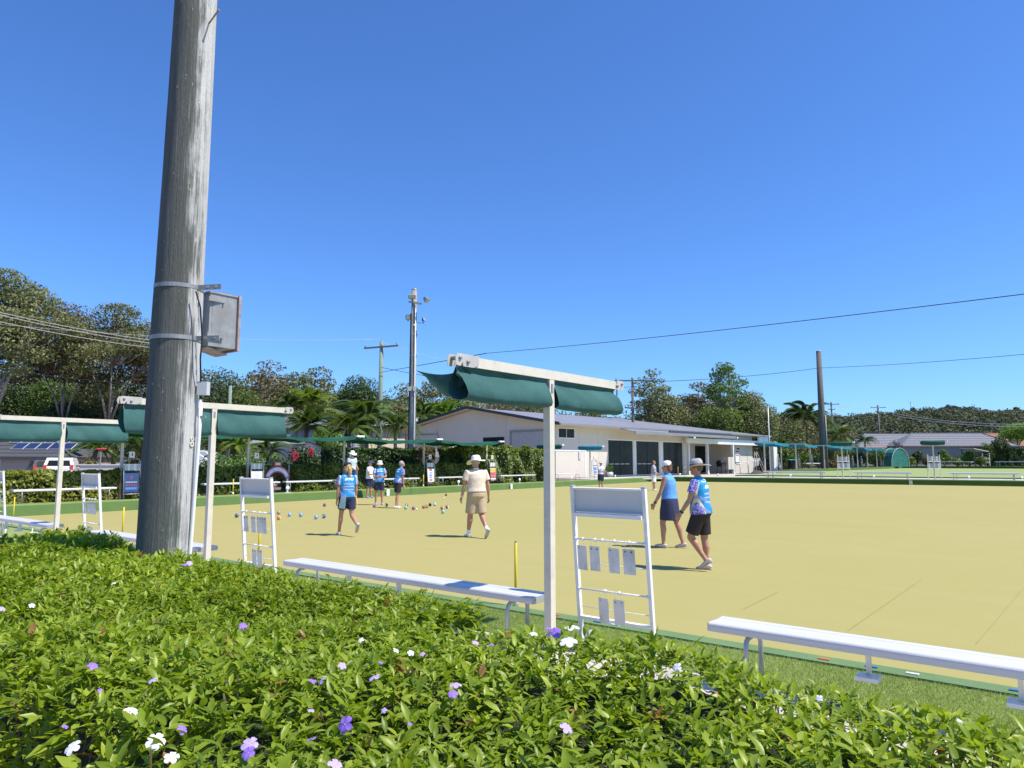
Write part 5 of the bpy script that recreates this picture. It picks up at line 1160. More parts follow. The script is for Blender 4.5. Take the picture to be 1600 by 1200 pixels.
P = Vector(gpt(160, 36, 0)); t = thing('garden_wall', 'low white wall beyond the clipped hedge left of the big timber pole', 'wall', P, head(0, 1) + .1); m = MB(); m.lohi((-1.0, -.1, 0), (3, .1, zat(727, 160, 36, 0))); m.build('wall', M['wall_white'], t)
m = MB(); m.lohi((-1.1, -.14, zat(727, 160, 36, 0) + .001), (3.1, .14, zat(727, 160, 36, 0) + .05)); m.build('coping', M['white'], t)
# covered trailer right of the light pole
P = Vector(gpt(691, 48, .3)); t = thing('covered_trailer', 'cream covered camper trailer between the brown hedge and the green bushy hedge', 'trailer', P, head(0, 1) - .05)
z0 = zat(714, 690, 48, .3); z1 = zat(698, 690, 48, .3)
m = MB(); m.add([(-.95, -1, z0), (.95, -1, z0), (.75, -1, z1), (-.60, -1, z1 - .1), (-.95, -1, z1 - .45), (-.95, 1, z0), (.95, 1, z0), (.75, 1, z1), (-.60, 1, z1 - .1), (-.95, 1, z1 - .45)], [(0, 1, 2, 3, 4), (9, 8, 7, 6, 5), (1, 6, 7, 2), (2, 7, 8, 3), (3, 8, 9, 4), (4, 9, 5, 0)]); m.build('canvas_cover', plain('canvas', (.72, .66, .58), .85), t)
m = MB(); m.lohi((-.95, -1.02, .5), (.95, 1, z0 - .005)); m.build('tub', plain('tub_grey', (.33, .30, .28), .6), t)
for z in (.8, 1.15): m = MB(); m.lohi((-.97, -1.06, z), (.97, -1.021, z + .05)); m.build('rail', M['panel'], t)
for s in (-1, 1): m = MB(); m.lathe([(0, -.1), (.3, -.1), (.3, .1), (0, .1)], 14, (s * .85, 0, .3), mat=Matrix.Rotation(PI / 2, 3, 'Y')); m.build('wheel', M['black'], t, True)
P = Vector(gpt(185, 34, .28)); t = thing('kayak', 'red kayak slung under the palms left of the big timber pole', 'kayak', (P.x, P.y, dp(158, 701, 34).z), head(1, 0))
m = MB(); m.loft([(0, -.26, .0), (0, -.15, -.02), (0, 0, -.03), (0, .15, -.02), (0, .26, .0)], [(.02, .02), (.05, .04), (.06, .05), (.05, .04), (.02, .02)], 10); m.build('hull', M['red'], t, True)
m = MB(); m.tube([(0, 0, -.1), (0, 0, .28 - t.location.z)], .03, 6); m.build('prop', M['galv'], t); t['label'] = 'small red kayak hung on a post under the palms left of the big timber pole'; t.location = dp(158, 701, 34); t.children[1].location = (0, 0, 0)
# ================================================================ POWER POLES AND WIRES
def power_pole(px, top_py, D, r, mat, label, arms=(), lean=0.0, z0=.2, antenna=False):
    P = dp(px, 700, D); t = thing('power_pole', label, 'power pole', (P.x, P.y, z0)); Ht = dp(px, top_py, D).z - z0
    m = MB(); m.loft([(0, 0, 0), (RIGHT.x * lean, RIGHT.y * lean, Ht)], [r, r * .72], 10); m.build('shaft', M[mat], t, True)
    for (dz, w, tilt) in arms:
        c = Vector((RIGHT.x * lean, RIGHT.y * lean, Ht - dz)); a = c - RIGHT * w - AHEAD * .2 + Vector((0, 0, -tilt)); b_ = c + RIGHT * w - AHEAD * .2 + Vector((0, 0, tilt))
        m = MB(); m.bar(a, b_, .12, .14); ar = m.build('crossarm', M['timber_dark'], t)
        for k in (0.04, .96, .5):
            q = a.lerp(b_, k); m = MB(); m.lathe([(.03, .07), (.06, .12), (.04, .2), (.06, .28), (.0, .34)], 8, q); m.build('insulator', M['galv'], ar, True)
    return t, Ht
power_pole(593, 533, 62, .24, 'timber_green', 'green-tinged timber power pole with a crossarm left of the tall light pole', ((.55, 1.5, .12),))
power_pole(356, 603, 58, .17, 'timber_green', 'short grey-green pole right of the second shade post')
power_pole(990, 590, 75, .17, 'timber_dark', 'dark power pole with crossarms above the club roof', ((.35, 1.9, .0), (3.3, .9, -.1)))
power_pole(1302, 628, 150, .22, 'timber_dark', 'distant power pole with one crossarm right of the dark light pole', ((.5, 1.6, 0), (1.6, .7, 0)))
power_pole(1375, 633, 170, .28, 'timber_dark', 'distant power pole above the grey tiled roof', ((.6, 1.8, 0), (1.6, .8, 0)))
P = dp(1204, 740, 82); t = thing('flagpole', 'thin white flagpole at the far end of the club', 'flagpole', (P.x, P.y, .35)); m = MB(); m.loft([(0, 0, 0), (0, 0, dp(1204, 636, 82).z - .35)], [.08, .05], 8); m.build('shaft', M['white'], t, True)
m = MB(); m.ball((0, 0, dp(1204, 636, 82).z - .30), .08, 8, 5); m.build('finial', M['white'], t, True)
P = dp(749, 650, 70); t = thing('small_mast', 'slim mast with a white square antenna above the club gable', 'antenna', (P.x, P.y, .3)); zt_ = dp(749, 617, 70).z - .3
m = MB(); m.tube([(0, 0, 0), (0, 0, zt_)], .03, 6); m.build('mast', M['alud'], t); m = MB(); m.box((0, 0, zt_), (.4, .15, .4), rz=va); m.build('panel', M['whitem'], t)
for px, py, D, lb in ((1427, 628, 330, 'thin television aerial on the ridge left'), (1527, 632, 330, 'thin television aerial on the ridge right')):
    P = dp(px, 700, D); z1 = dp(px, py, D).z; t = thing('tv_aerial', lb, 'aerial', (P.x, P.y, .7), head(0, 1)); m = MB(); m.tube([(0, 0, 0), (0, 0, z1 - .7)], .10, 5); m.build('mast', M['galv'], t)
    m = MB(); m.bar((-1.5, 0, z1 - .8), (.4, 0, z1 - .7), .10, .10); m.build('boom', M['galv'], t)
def wire(pts, r, label, mat='cable', sag=.0, group='overhead wires'):
    A, B_ = pts; N = 20; m = MB(); P = []
    for i in range(N + 1):
        u = i / N; q = A.lerp(B_, u); q.z -= sag * 4 * u * (1 - u); P.append(q)
    m.tube(P, r, 5); o = m.build('overhead_wire', M[mat], None, True); return tag(o, label, 'wire', group)
wire((dp(594, 582, 61.5), dp(760, 552, 34)), .020, 'dark wire from the green-tinged pole past the tall light pole to the nearest beam', sag=0.0)
wire((dp(760, 552, 34), dp(1660, 452, 16)), .0115, 'long black wire rising across the sky above the club to the right edge', sag=.10)
wire((dp(1000, 597, 74), dp(1279, 575, 91)), .030, 'dark wire from the pole above the club roof to the dark light pole', sag=.3)
wire((dp(1279, 575, 91), dp(1660, 548, 60)), .024, 'dark wire from the dark light pole to the right edge of the sky', sag=.2)
for k, (y0, y1) in enumerate(((486, 524), (490, 529), (501, 535))):
    wire((dp(-40, y0 - 7, 40), dp(300, y1 + 14, 60)), .022, ['topmost', 'middle', 'lowest'][k] + ' of the three pale wires in front of the left gum trees', 'wire', .3)
wire((dp(-40, 572, 38), dp(355, 606, 58)), .022, 'dark wire crossing the left trees below the three pale wires', sag=.3)
wire((dp(596, 574, 61.5), dp(1000, 603, 75)), .022, 'drooping black wire right of the green-tinged pole', sag=1.0)
for k, (y0, y1) in enumerate(((646, 657), (649, 661))): wire((dp(1396, y0, 172), dp(1640, y1 + 6, 120)), .045, ['upper', 'lower'][k] + ' of two pale wires in front of the wooded ridge at right', 'wire', .8)
wire((dp(594, 534, 61.5), dp(860, 600, 80)), .012, 'thin faint wire slanting down right from the green-tinged pole', 'wire', .3)
wire((dp(594, 530, 61.5), dp(-20, 505, 50)), .012, 'thin faint wire from the green-tinged pole to the left behind the big pole', 'wire', .5)
wire((dp(1302, 633, 150), dp(1375, 637, 170)), .04, 'thin wire between the two distant power poles', 'wire', .4)
# ================================================================ FOLIAGE
LM = {'belt': leafmat('belt_leaf', (.055, .062, .024), (.125, .135, .050), (.215, .22, .09), .55, .22, .3),
      'sunny': leafmat('sunny_hedge_leaf', (.10, .13, .018), (.24, .29, .04), (.42, .44, .10), .5, .3, .35),
      'olive': leafmat('gum_leaf', (.075, .088, .038), (.165, .180, .072), (.27, .27, .125), .55, .22, .3),
      'brown': leafmat('brown_gum_leaf', (.075, .068, .038), (.160, .138, .072), (.25, .21, .12), .55, .2, .3),
      'dark': leafmat('dark_leaf', (.018, .040, .010), (.045, .082, .020), (.095, .15, .035), .5, .2, .4),
      'bushy': leafmat('bushy_hedge_leaf', (.07, .11, .015), (.16, .23, .035), (.29, .36, .08), .5, .3, .35),
      'green': leafmat('mid_leaf', (.045, .085, .018), (.11, .175, .036), (.20, .28, .065), .5, .28, .35),
      'bright': leafmat('bright_leaf', (.06, .12, .015), (.14, .24, .03), (.26, .36, .06), .5, .35, .35),
      'palm': leafmat('palm_leaf', (.03, .065, .014), (.075, .13, .03), (.18, .24, .06), .4, .25, .45),
      'hedge': leafmat('far_hedge_leaf', (.05, .085, .014), (.12, .18, .028), (.23, .29, .06), .5, .2, .35),
      'hedge_b': leafmat('brown_hedge_leaf', (.07, .055, .025), (.15, .12, .05), (.22, .22, .08), .55, .2, .3),
      'far': leafmat('distant_leaf', (.058, .066, .042), (.092, .104, .060), (.130, .145, .080), .7, .15, .2),
      'fard': leafmat('distant_dark_leaf', (.03, .045, .03), (.055, .07, .045), (.09, .105, .06), .7, .1, .2)}
def cards(C, Rr, n, size, el=1.0, up=.35, shell=.55):
    """n leaf cards around centre C with radii Rr: returns (verts, quads, var)"""
    d = rng.normal(0, 1, (n, 3)); d /= np.linalg.norm(d, axis=1)[:, None]; r = shell + (1 - shell) * rng.uniform(0, 1, n) ** .6
    pos = C + d * r[:, None] * Rr; nr = d * .7 + rng.normal(0, .6, (n, 3)); nr[:, 2] += up; nr /= np.linalg.norm(nr, axis=1)[:, None]
    a = rng.normal(0, 1, (n, 3)); a -= nr * (a * nr).sum(1)[:, None]; a /= np.linalg.norm(a, axis=1)[:, None]; b_ = np.cross(nr, a)
    s = size * rng.uniform(.6, 1.4, n)[:, None]; V = np.empty((n, 4, 3)); V[:, 0] = pos - a * s * el; V[:, 1] = pos - b_ * s * .5; V[:, 2] = pos + a * s * el; V[:, 3] = pos + b_ * s * .5
    return V.reshape(-1, 3), np.arange(n * 4).reshape(-1, 4), None
DENS = 2.0
def crown_mesh(name, mat, clusters, per, size, el, up=.35, jit=.16, shell=.55):
    Vs, Fs, As = [], [], []; o = 0
    for (c, r, tone) in clusters:
        n = max(12, int(per * DENS * (r[0] * r[1] * r[2]) ** (2 / 3))); V, Fq, _ = cards(np.array(c), np.array(r), n, size, el, up, shell)
        Vs.append(V); Fs.append(Fq + o); o += len(V); As.append(np.clip(tone + rng.normal(0, jit, n), 0, 1))
    return np_mesh(name, np.concatenate(Vs), np.concatenate(Fs), mat, np.concatenate(As))
def tree(label, px, D, top_py, R, mat='olive', style='gum', base=.25, rt=.28, low=.30, n=None, seed=None, group=None, size=None, per=None, bark=None, Rz=None, name='tree', loc=None):
    P = dp(px, 700, D) if loc is None else Vector(loc); Ht = (dp(px, top_py, D).z if loc is None else top_py) - base
    t = thing(name, label, 'tree', (P.x, P.y, base), random.uniform(0, 6.28), group)
    zl = Ht * low; cc = (zl + Ht) / 2; hz = (Ht - zl) / 2; size = size or (.13 if D < 75 else .17 if D < 110 else .26); n = int((n or 22) * 2.0) if style == 'gum' else (n or 26)
    cl = []
    for i in range(n):
        for _ in range(20):
            p = np.array([random.uniform(-1, 1), random.uniform(-1, 1), random.uniform(-1, 1)]); 
            if np.linalg.norm(p) < 1: break
        if style == 'gum':
            p[2] = abs(p[2]) * random.choice((1, 1, -.7)); k = random.uniform(.17, .30); r = (R * k, R * k, R * k * .42)
        else:
            p /= max(.35, np.linalg.norm(p)); p *= random.uniform(.35, .72); k = random.uniform(.30, .46); r = (R * k, R * k, min(R, hz) * k * .9)
        w = 1 - .25 * max(0, p[2])
        c = (p[0] * R * .78 * w, p[1] * R * .78 * w, cc + p[2] * (hz - r[2] * .8)); cl.append((c, r, random.uniform(.25, .75)))
    if style == 'gum': cl.append(((0, 0, Ht - R * .14), (R * .34, R * .34, R * .15), .5))
    per = 82 if style == 'gum' else 108; per *= (.13 / size) ** 1.5 * (1 if size < .2 else 1.25)
    tr = MB(); tips = [c for c, r, _ in cl]; fork = Ht * (low * .75)
    tr.tube([(0, 0, -.2), (.08 * R * .3, 0, fork * .5), (0, .05, fork)], [rt * 1.15, rt, rt * .85], 8)
    hubs = []
    for k in range(4):
        a = k * PI / 2 + random.uniform(-.5, .5); q = Vector((math.cos(a) * R * .28, math.sin(a) * R * .28, fork + (cc - fork) * .75 + random.uniform(-.3, .6))); hubs.append(q)
        tr.tube([(0, .05, fork - .1), (q.x * .4, q.y * .4, (fork + q.z) / 2 + .2), q], [rt * .5, rt * .34, rt * .24], 6)
    for c in tips:
        q = min(hubs, key=lambda h: (h - Vector(c)).length); m_ = (q + Vector(c)) / 2 + Vector((0, 0, -.15 * R * .3)); tr.tube([q, m_, c], [rt * .20, rt * .12, rt * .05], 4)
    tr.build('trunk', bark or M['gumbark' if style == 'gum' else 'bark'], t, True)
    link('crown', crown_mesh('crown', LM[mat], cl, per, size, 1.0 if style == 'gum' else .75), t); return t
LG = 'gum trees along the back of the left side'
T = tree
T('very tall grey-green gum tree at the left edge of the view', -14, 58, 422, 6.5, 'olive', 'gum', low=.38, n=48, rt=.34, per=120)
T('tall flat-topped gum left of the big timber pole, nearer the left edge', 95, 66, 474, 6.2, 'brown', 'gum', low=.36, n=44, rt=.26, per=120)
T('tall flat-topped gum with pale limbs just left of the big timber pole', 168, 66, 474, 6.2, 'olive', 'gum', low=.36, n=44, rt=.26, per=120)
T('smaller gum half hidden by the left side of the big timber pole', 226, 68, 505, 3.6, 'brown', 'gum', low=.42, n=20, rt=.3)
T('bright green leafy tree above the far left shade cloth', 62, 74, 552, 5.0, 'green', 'round', low=.16, rt=.25)
T('dark bushy tree at the far left above the charcoal roof', -8, 72, 558, 5.0, 'dark', 'round', low=.1, rt=.25)
T('green leafy tree beneath the flat-topped gums', 150, 73, 560, 5.0, 'olive', 'round', low=.12, rt=.25)
T('dark bushy tree left of the big timber pole behind the post bracket', 210, 70, 580, 3.9, 'dark', 'round', low=.08, rt=.2)
T('dull green bush below the bright green leafy tree', 104, 68, 604, 3.6, 'dark', 'round', low=.05, rt=.2)
T('dark green tree just right of the big timber pole', 335, 66, 558, 4.6, 'dark', 'round', low=.12)
T('mid green tree behind the small grey junction box', 374, 68, 578, 4.0, 'green', 'round', low=.1)
T('brownish gum rising right of the galvanised box', 418, 76, 564, 4.8, 'brown', 'gum', low=.25, n=24)
T('wispy gum in the middle of the left tree belt', 462, 78, 580, 4.4, 'olive', 'gum', low=.2, n=22)
T('bushy olive tree over the grey roof of the blue-grey house', 440, 70, 592, 4.2, 'brown', 'round', low=.1)
T('thin topped gum left of the big dark tree', 497, 80, 573, 4.4, 'olive', 'gum', low=.25, n=22)
T('olive tree filling the gap left of the big dark tree', 525, 76, 582, 3.8, 'olive', 'round', low=.1)
T('big dark evergreen tree left of the green-tinged power pole', 560, 68, 553, 3.5, 'dark', 'round', low=.12, n=34, rt=.3)
T('bright yellow-green bushy tree above the grey house roof', 515, 58, 636, 2.2, 'bright', 'round', low=.1)
T('olive tree behind the green-tinged power pole', 602, 78, 592, 3.9, 'olive', 'round', low=.1)
T('grey-green tree between the two poles', 630, 80, 598, 3.6, 'olive', 'gum', low=.15)
T('grey-green gum right of the tall light pole', 672, 82, 590, 3.6, 'olive', 'gum', low=.15, n=26)
T('olive gum above the left slope of the club gable', 722, 84, 590, 3.9, 'olive', 'round', low=.1, n=30)
T('brownish gum behind the nearest green shade cloth', 775, 86, 598, 3.8, 'brown', 'round', low=.1, n=30)
T('grey-green gum above the club ridge left of the nearest post', 826, 88, 606, 3.6, 'olive', 'round', low=.1, n=28)
T('brown-green tree above the club roof right of the nearest post', 878, 98, 634, 3.0, 'brown', 'round', low=.1)
T('low olive tree above the club roof left of the dark power pole', 925, 100, 627, 3.4, 'olive', 'gum', low=.1, n=24)
T('low brown-green tree behind the end of the nearest beam', 962, 104, 634, 3.0, 'brown', 'gum', low=.1, n=24)
T('slender wispy tree right of the dark power pole', 1022, 92, 576, 3.6, 'olive', 'gum', low=.3, n=32, rt=.2)
T('broad olive tree under the slender wispy one', 1042, 90, 600, 4.4, 'olive', 'round', low=.1, n=28)
T('round brown-topped gum left of the tallest tree', 1096, 100, 596, 4.8, 'brown', 'gum', low=.3, n=28, rt=.3)
T('tallest green tree right of the club roof ridge, leaning top', 1136, 92, 565, 3.6, 'green', 'gum', low=.30, n=44, rt=.3)
T('full grey-green tree shoulder to shoulder with the tallest one', 1170, 94, 588, 4.4, 'olive', 'round', low=.08, n=34)
T('dense olive tree behind the far end of the club roof', 1118, 88, 616, 4.2, 'green', 'round', low=.05, n=28)
T('outermost green tree left of the white flagpole', 1192, 90, 614, 3.2, 'olive', 'round', low=.05)
T('small green bush right of the flagpole', 1222, 96, 690, 1.7, 'green', 'round', base=.4, low=.02)
T('olive tree beyond the flagpole', 1232, 140, 642, 5.0, 'olive', 'round', low=.05, base=.7, size=.2)
T('brown-green tree left of the dark light pole', 1262, 150, 650, 5.0, 'brown', 'round', low=.05, base=.7, size=.2)
T('round green tree at the right edge of the view', 1590, 142, 655, 4.8, 'bright', 'round', base=.7, low=.42, n=30, size=.2)
T('dark green tree behind the right edge tree', 1560, 128, 672, 2.6, 'dark', 'round', base=.7, low=.02, size=.2)
T('olive tree right of the dark light pole', 1318, 170, 660, 5.0, 'brown', 'round', base=.7, low=.02, size=.24)
T('brownish tree left of the long grey roof', 1292, 158, 664, 4.0, 'olive', 'round', base=.7, low=.02, size=.24)
# scrub that closes the gaps under the trees, behind the houses
def mass(name, label, segs, mat, size, per, base_z, kind_label='undergrowth'):
    cl = []
    for (px, D, top, w, dpt) in segs:
        P = dp(px, 700, D); zt_ = dp(px, top, D).z
        cl.append(((P.x, P.y, base_z + (zt_ - base_z) * .5), (w, w, (zt_ - base_z) * .52), random.uniform(.2, .7)))
    o = link(name, crown_mesh(name, LM[mat], cl, per, size, .8, shell=.7), kind='stuff'); o['label'] = label; return o
SKYL = [(-80, 566), (230, 566), (310, 566), (400, 572), (430, 582), (520, 594), (600, 602), (660, 602), (850, 614), (880, 640), (980, 644), (1000, 616), (1060, 612), (1120, 604), (1170, 610), (1205, 636), (1245, 648)]
def skyl(px): return float(np.interp(px, [a for a, _ in SKYL], [b_ for _, b_ in SKYL]))
mass('undergrowth', 'dense belt of scrub and crowns closing the gaps between the left trees', [(px, 82 + random.uniform(-5, 6), skyl(px) + random.uniform(4, 26), 2.9, 0) for px in range(-80, 640, 9)], 'belt', .17, 52, .2)
mass('undergrowth', 'olive belt of scrub and crowns behind the club roof', [(px, 108 + random.uniform(-5, 8), skyl(px) + random.uniform(3, 20), 3.4, 0) for px in range(640, 1250, 11)], 'belt', .20, 42, .2)
mass('undergrowth', 'dense scrub in front of the distant ridge', [(px, 190 + random.uniform(-10, 15), random.uniform(672, 684), 9, 0) for px in range(1200, 1680, 18)], 'far', .42, 12, .6)
# wooded ridge
ridge = [(1150, 660), (1240, 652), (1300, 655), (1380, 652), (1420, 646), (1470, 643), (1520, 644), (1560, 648), (1600, 646), (1680, 640)]
def ridge_y(px):
    for (a, y0), (c, y1) in zip(ridge, ridge[1:]):
        if a <= px <= c: return y0 + (y1 - y0) * (px - a) / (c - a)
    return 650
m = MB(); V = []; cols = list(range(1100, 1760, 20))
for px in cols:
    for D, k in ((230, 0), (270, .45), (320, .8), (370, 1.0), (460, .6), (600, 0)):
        P = dp(px, 700, D); top_ = dp(px, ridge_y(min(max(px, 1150), 1680)) + 10, 370).z; V.append((P.x, P.y, .6 + (top_ - .6) * k))
m.add(V, [(i * 6 + j, (i + 1) * 6 + j, (i + 1) * 6 + j + 1, i * 6 + j + 1) for i in range(len(cols) - 1) for j in range(5)])
struct(m.build('ridge', plain('ridge_soil', (.05, .06, .04), .95), None, True))
cl = []
for i in range(900):
    px = random.uniform(1180, 1670); D = random.choice((240, 262, 285, 310, 335, 360, 372)) + random.uniform(-8, 8); P = dp(px, 700, D)
    k = np.interp(D, [230, 270, 320, 370], [0, .45, .8, 1.0]); top_ = dp(px, ridge_y(px) + 10, 370).z; z = .6 + (top_ - .6) * k; r = random.uniform(2.4, 4.2)
    cl.append(((P.x, P.y, z + r * .5), (r, r, r * random.uniform(.8, 1.2)), random.uniform(.1, .9)))
o = link('ridge_forest', crown_mesh('ridge_forest', LM['far'], cl, 6, .70, .8, shell=.7), kind='stuff'); o['label'] = 'distant olive forest covering the low ridge at right'
for px, top, r, lb in ((1431, 636, 2.6, 'small dark tree on the ridge, left end'), (1476, 637, 3.6, 'dark round tree crowning the ridge above the grey roof'), (1490, 634, 3.8, 'largest dark tree on the skyline of the ridge'), (1501, 636, 3.2, 'dark tree touching the largest one on the ridge'),
                       (1520, 640, 2.6, 'dark tree on the ridge next to the right aerial'), (1541, 641, 2.8, 'dark tree on the ridge right of the right aerial'), (1560, 642, 2.8, 'dark tree on the ridge above the red-brown roof'), (1592, 638, 3.6, 'dark tree on the ridge at the right edge')):
    tree(lb, px, 372, top - 7, r, 'fard', 'round', base=dp(px, ridge_y(px) + 11, 370).z, low=.1, n=10, size=.5, group=None)
# clipped hedges
def hedge_box(label, P, Q, h, w, mat, density=420, size=.085, base=.28, z_core='hedge_core', name='clipped_hedge', lump=.05, flowers=None):
    t = thing(name, label, 'hedge', (P[0], P[1], base)); d = Vector((Q[0] - P[0], Q[1] - P[1], 0)); L = d.length; d.normalize(); s = Vector((-d.y, d.x, 0))
    m = MB(); a = .08 + lump
    P8 = [d * x + s * y + Vector((0, 0, z)) for z in (-.2, h - a) for x, y in ((a, -w / 2 + a), (L - a, -w / 2 + a), (L - a, w / 2 - a), (a, w / 2 - a))]
    m.add(P8, [(3, 2, 1, 0), (4, 5, 6, 7), (0, 1, 5, 4), (1, 2, 6, 5), (2, 3, 7, 6), (3, 0, 4, 7)])
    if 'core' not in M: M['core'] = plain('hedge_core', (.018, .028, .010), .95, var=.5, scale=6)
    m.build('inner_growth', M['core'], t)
    A1, A2, A3 = L * h, L * w, w * h; n1, n2, n3 = int(A1 * density), int(A2 * density), int(A3 * density); Pn = []; Nn = []
    for n, f in ((n1, 0), (n1, 1), (n2, 2), (n3, 3), (n3, 4)):
        u, v = rng.uniform(0, 1, n), rng.uniform(0, 1, n); 
        X, Y, Z = (u * L, np.full(n, -w / 2) if f == 0 else np.full(n, w / 2), v * h) if f < 2 else ((u * L, (v - .5) * w, np.full(n, h)) if f == 2 else (np.full(n, 0.0 if f == 3 else L), (u - .5) * w, v * h))
        lmp = lump * (np.sin(X * 2.3 + Z * 3) + np.sin(X * 5.1 - Y * 4 + Z * 1.7)) - rng.uniform(0, .10, n)
        nv = np.array([(0, -1, 0), (0, 1, 0), (0, 0, 1), (-1, 0, 0), (1, 0, 0)][f], float); p = np.c_[X, Y, Z] + nv * lmp[:, None]; Pn.append(p); Nn.append(np.tile(nv, (n, 1)))
    p = np.concatenate(Pn); nn = np.concatenate(Nn); N = len(p); nr = nn * .8 + rng.normal(0, .55, (N, 3)); nr[:, 2] += .3; nr /= np.linalg.norm(nr, axis=1)[:, None]
    aa = rng.normal(0, 1, (N, 3)); aa -= nr * (aa * nr).sum(1)[:, None]; aa /= np.linalg.norm(aa, axis=1)[:, None]; bb = np.cross(nr, aa); ss = size * rng.uniform(.6, 1.4, N)[:, None]
    V = np.stack([p - aa * ss, p - bb * ss * .55, p + aa * ss, p + bb * ss * .55], 1).reshape(-1, 3); Rm = np.array([[d.x, s.x, 0], [d.y, s.y, 0], [0, 0, 1]]); V = V @ Rm.T
    tone = np.clip(.45 + .22 * np.sin(p[:, 0] * 1.9 + p[:, 2] * 2.7) + rng.normal(0, .2, N), 0, 1)
    link('foliage', np_mesh('foliage', V, np.arange(N * 4).reshape(-1, 4), LM[mat], tone), t)
    if flowers:
        idx = rng.choice(np.where(nn[:, 1] < 0)[0] if True else N, flowers); q = p[idx] + nn[idx] * .07; q = q @ Rm.T; V = []; 
        m = MB(); 
        for c in q: m.ball(tuple(c), (.03, .03, .03), 5, 3)
        o = m.build('blossoms', M['whitem'], t, kind='stuff')
    return t
def rowline(px, off): x, y = onrow(px, off); return (x, y)
hz_ = lambda py, px, off: (lambda x, y: xp(px, py, x).z - .28)(*onrow(px, off))
hA, hB = rowline(-60, 2.5), rowline(246, 2.5)
hedge_box('long clipped sunlit hedge behind the left bank at the far left', hA, hB, 1.02, 1.1, 'sunny', 430, .07)
hA, hB = rowline(247, 2.6), rowline(399, 2.6); hedge_box('dark clipped hedge seen between the big timber pole and the second rack', hA, hB, 1.12, 1.1, 'hedge', 430, .07)
hA, hB = rowline(452, 2.6), rowline(650, 2.6); hedge_box('clipped hedge behind the standing group on the left bank', hA, hB, 1.18, 1.2, 'hedge', 430, .075)
hA, hB = rowline(650.5, 2.6), rowline(716, 2.6); hedge_box('clipped hedge right of the grey haired woman up to the bushy hedge', hA, hB, 1.2, 1.2, 'hedge', 400, .075)
x, y = onrow(705, 3.2); x2, y2 = onrow(833, 3.0); hedge_box('tall bushy green hedge with tiny white blossoms in front of the club gable', (x, y), (x2, y2), 2.15, 2.4, 'bushy', 330, .11, lump=.12, flowers=230)
P = dp(508, 727, 38); Q = dp(640, 727, 41); hedge_box('tall dark hedge behind the standing group, second layer', (P.x, P.y), (Q.x, Q.y), 2.05, 1.4, 'dark', 330, .09)
P = dp(648, 727, 43); Q = dp(674, 727, 43.5); hedge_box('short brown-leaved hedge right of the tall light pole', (P.x, P.y), (Q.x, Q.y), 2.15, 1.3, 'hedge_b', 330, .09)
for a, c, D, top, lb, mt in ((1546, 1567.5, 128, 701, 'tall dark clipped hedge block left of the last one at the right', 'dark'), (1569.5, 1625, 128, 701, 'last tall dark clipped hedge block at the right edge', 'dark')):
    P = dp(a, 720, D); Q = dp(c, 720, D); hedge_box(lb, (P.x, P.y), (Q.x, Q.y), dp(1560, top, D).z - .7, 1.6, mt, 110, .17, base=.7)
def shrub(px, D, top, r, mat, label, base=.7, size=.13, rz_=None, n=9, flowers=None, loc=None):
    P = dp(px, 700, D); t = thing('shrub', label, 'shrub', (P.x, P.y, base)); Hh = dp(px, top, D).z - base; cl = []
    for i in range(n): a = random.uniform(0, 6.28); q = random.uniform(0, .55) * r; cl.append(((q * math.cos(a), q * math.sin(a), Hh * random.uniform(.35, .70)), (r * .5, r * .5, Hh * .33), random.uniform(.2, .8)))
    st = MB()
    for c, _, _ in cl: st.tube([(0, 0, -.1), (c[0] * .5, c[1] * .5, c[2] * .5), c], [.06, .04, .02], 4)
    st.build('stems', M['bark'], t); link('foliage', crown_mesh('foliage', LM[mat], cl, 200 * (.1 / size) ** 1.3, size, .8), t)
    if flowers:
        m = MB()
        for (fx, fy, fr) in flowers:
            q = dp(fx, fy, D - r * .7); q = q - Vector((P.x, P.y, base))
            for k in range(14): m.ball((q.x + random.gauss(0, fr), q.y + random.gauss(0, fr * .6), q.z + random.gauss(0, fr)), (.05, .05, .05), 5, 3)
        m.build('flowers', plain('red_blossom', (.55, .03, .06), .6), t, kind='stuff')
    return t
shrub(473, 40, 694, 1.5, 'dark', 'dark shrub with crimson flowers left of the small shed', .28, .09, n=12, flowers=((459, 709, .14), (463, 713, .14), (484, 702, .14), (486, 707, .10)))
shrub(440, 38, 712, 1.4, 'dark', 'dark low shrub left of the crimson flowered shrub', .28, .09)
shrub(380, 38, 700, 1.6, 'green', 'leafy shrub behind the second scoreboard rack', .28, .10)
shrub(345, 40, 704, 1.3, 'green', 'leafy shrub left of the second scoreboard rack', .28, .10)
shrub(142, 37, 712, .8, 'brown' if False else 'hedge_b', 'dry orange-brown shrub left of the palms at far left', .28, .09)
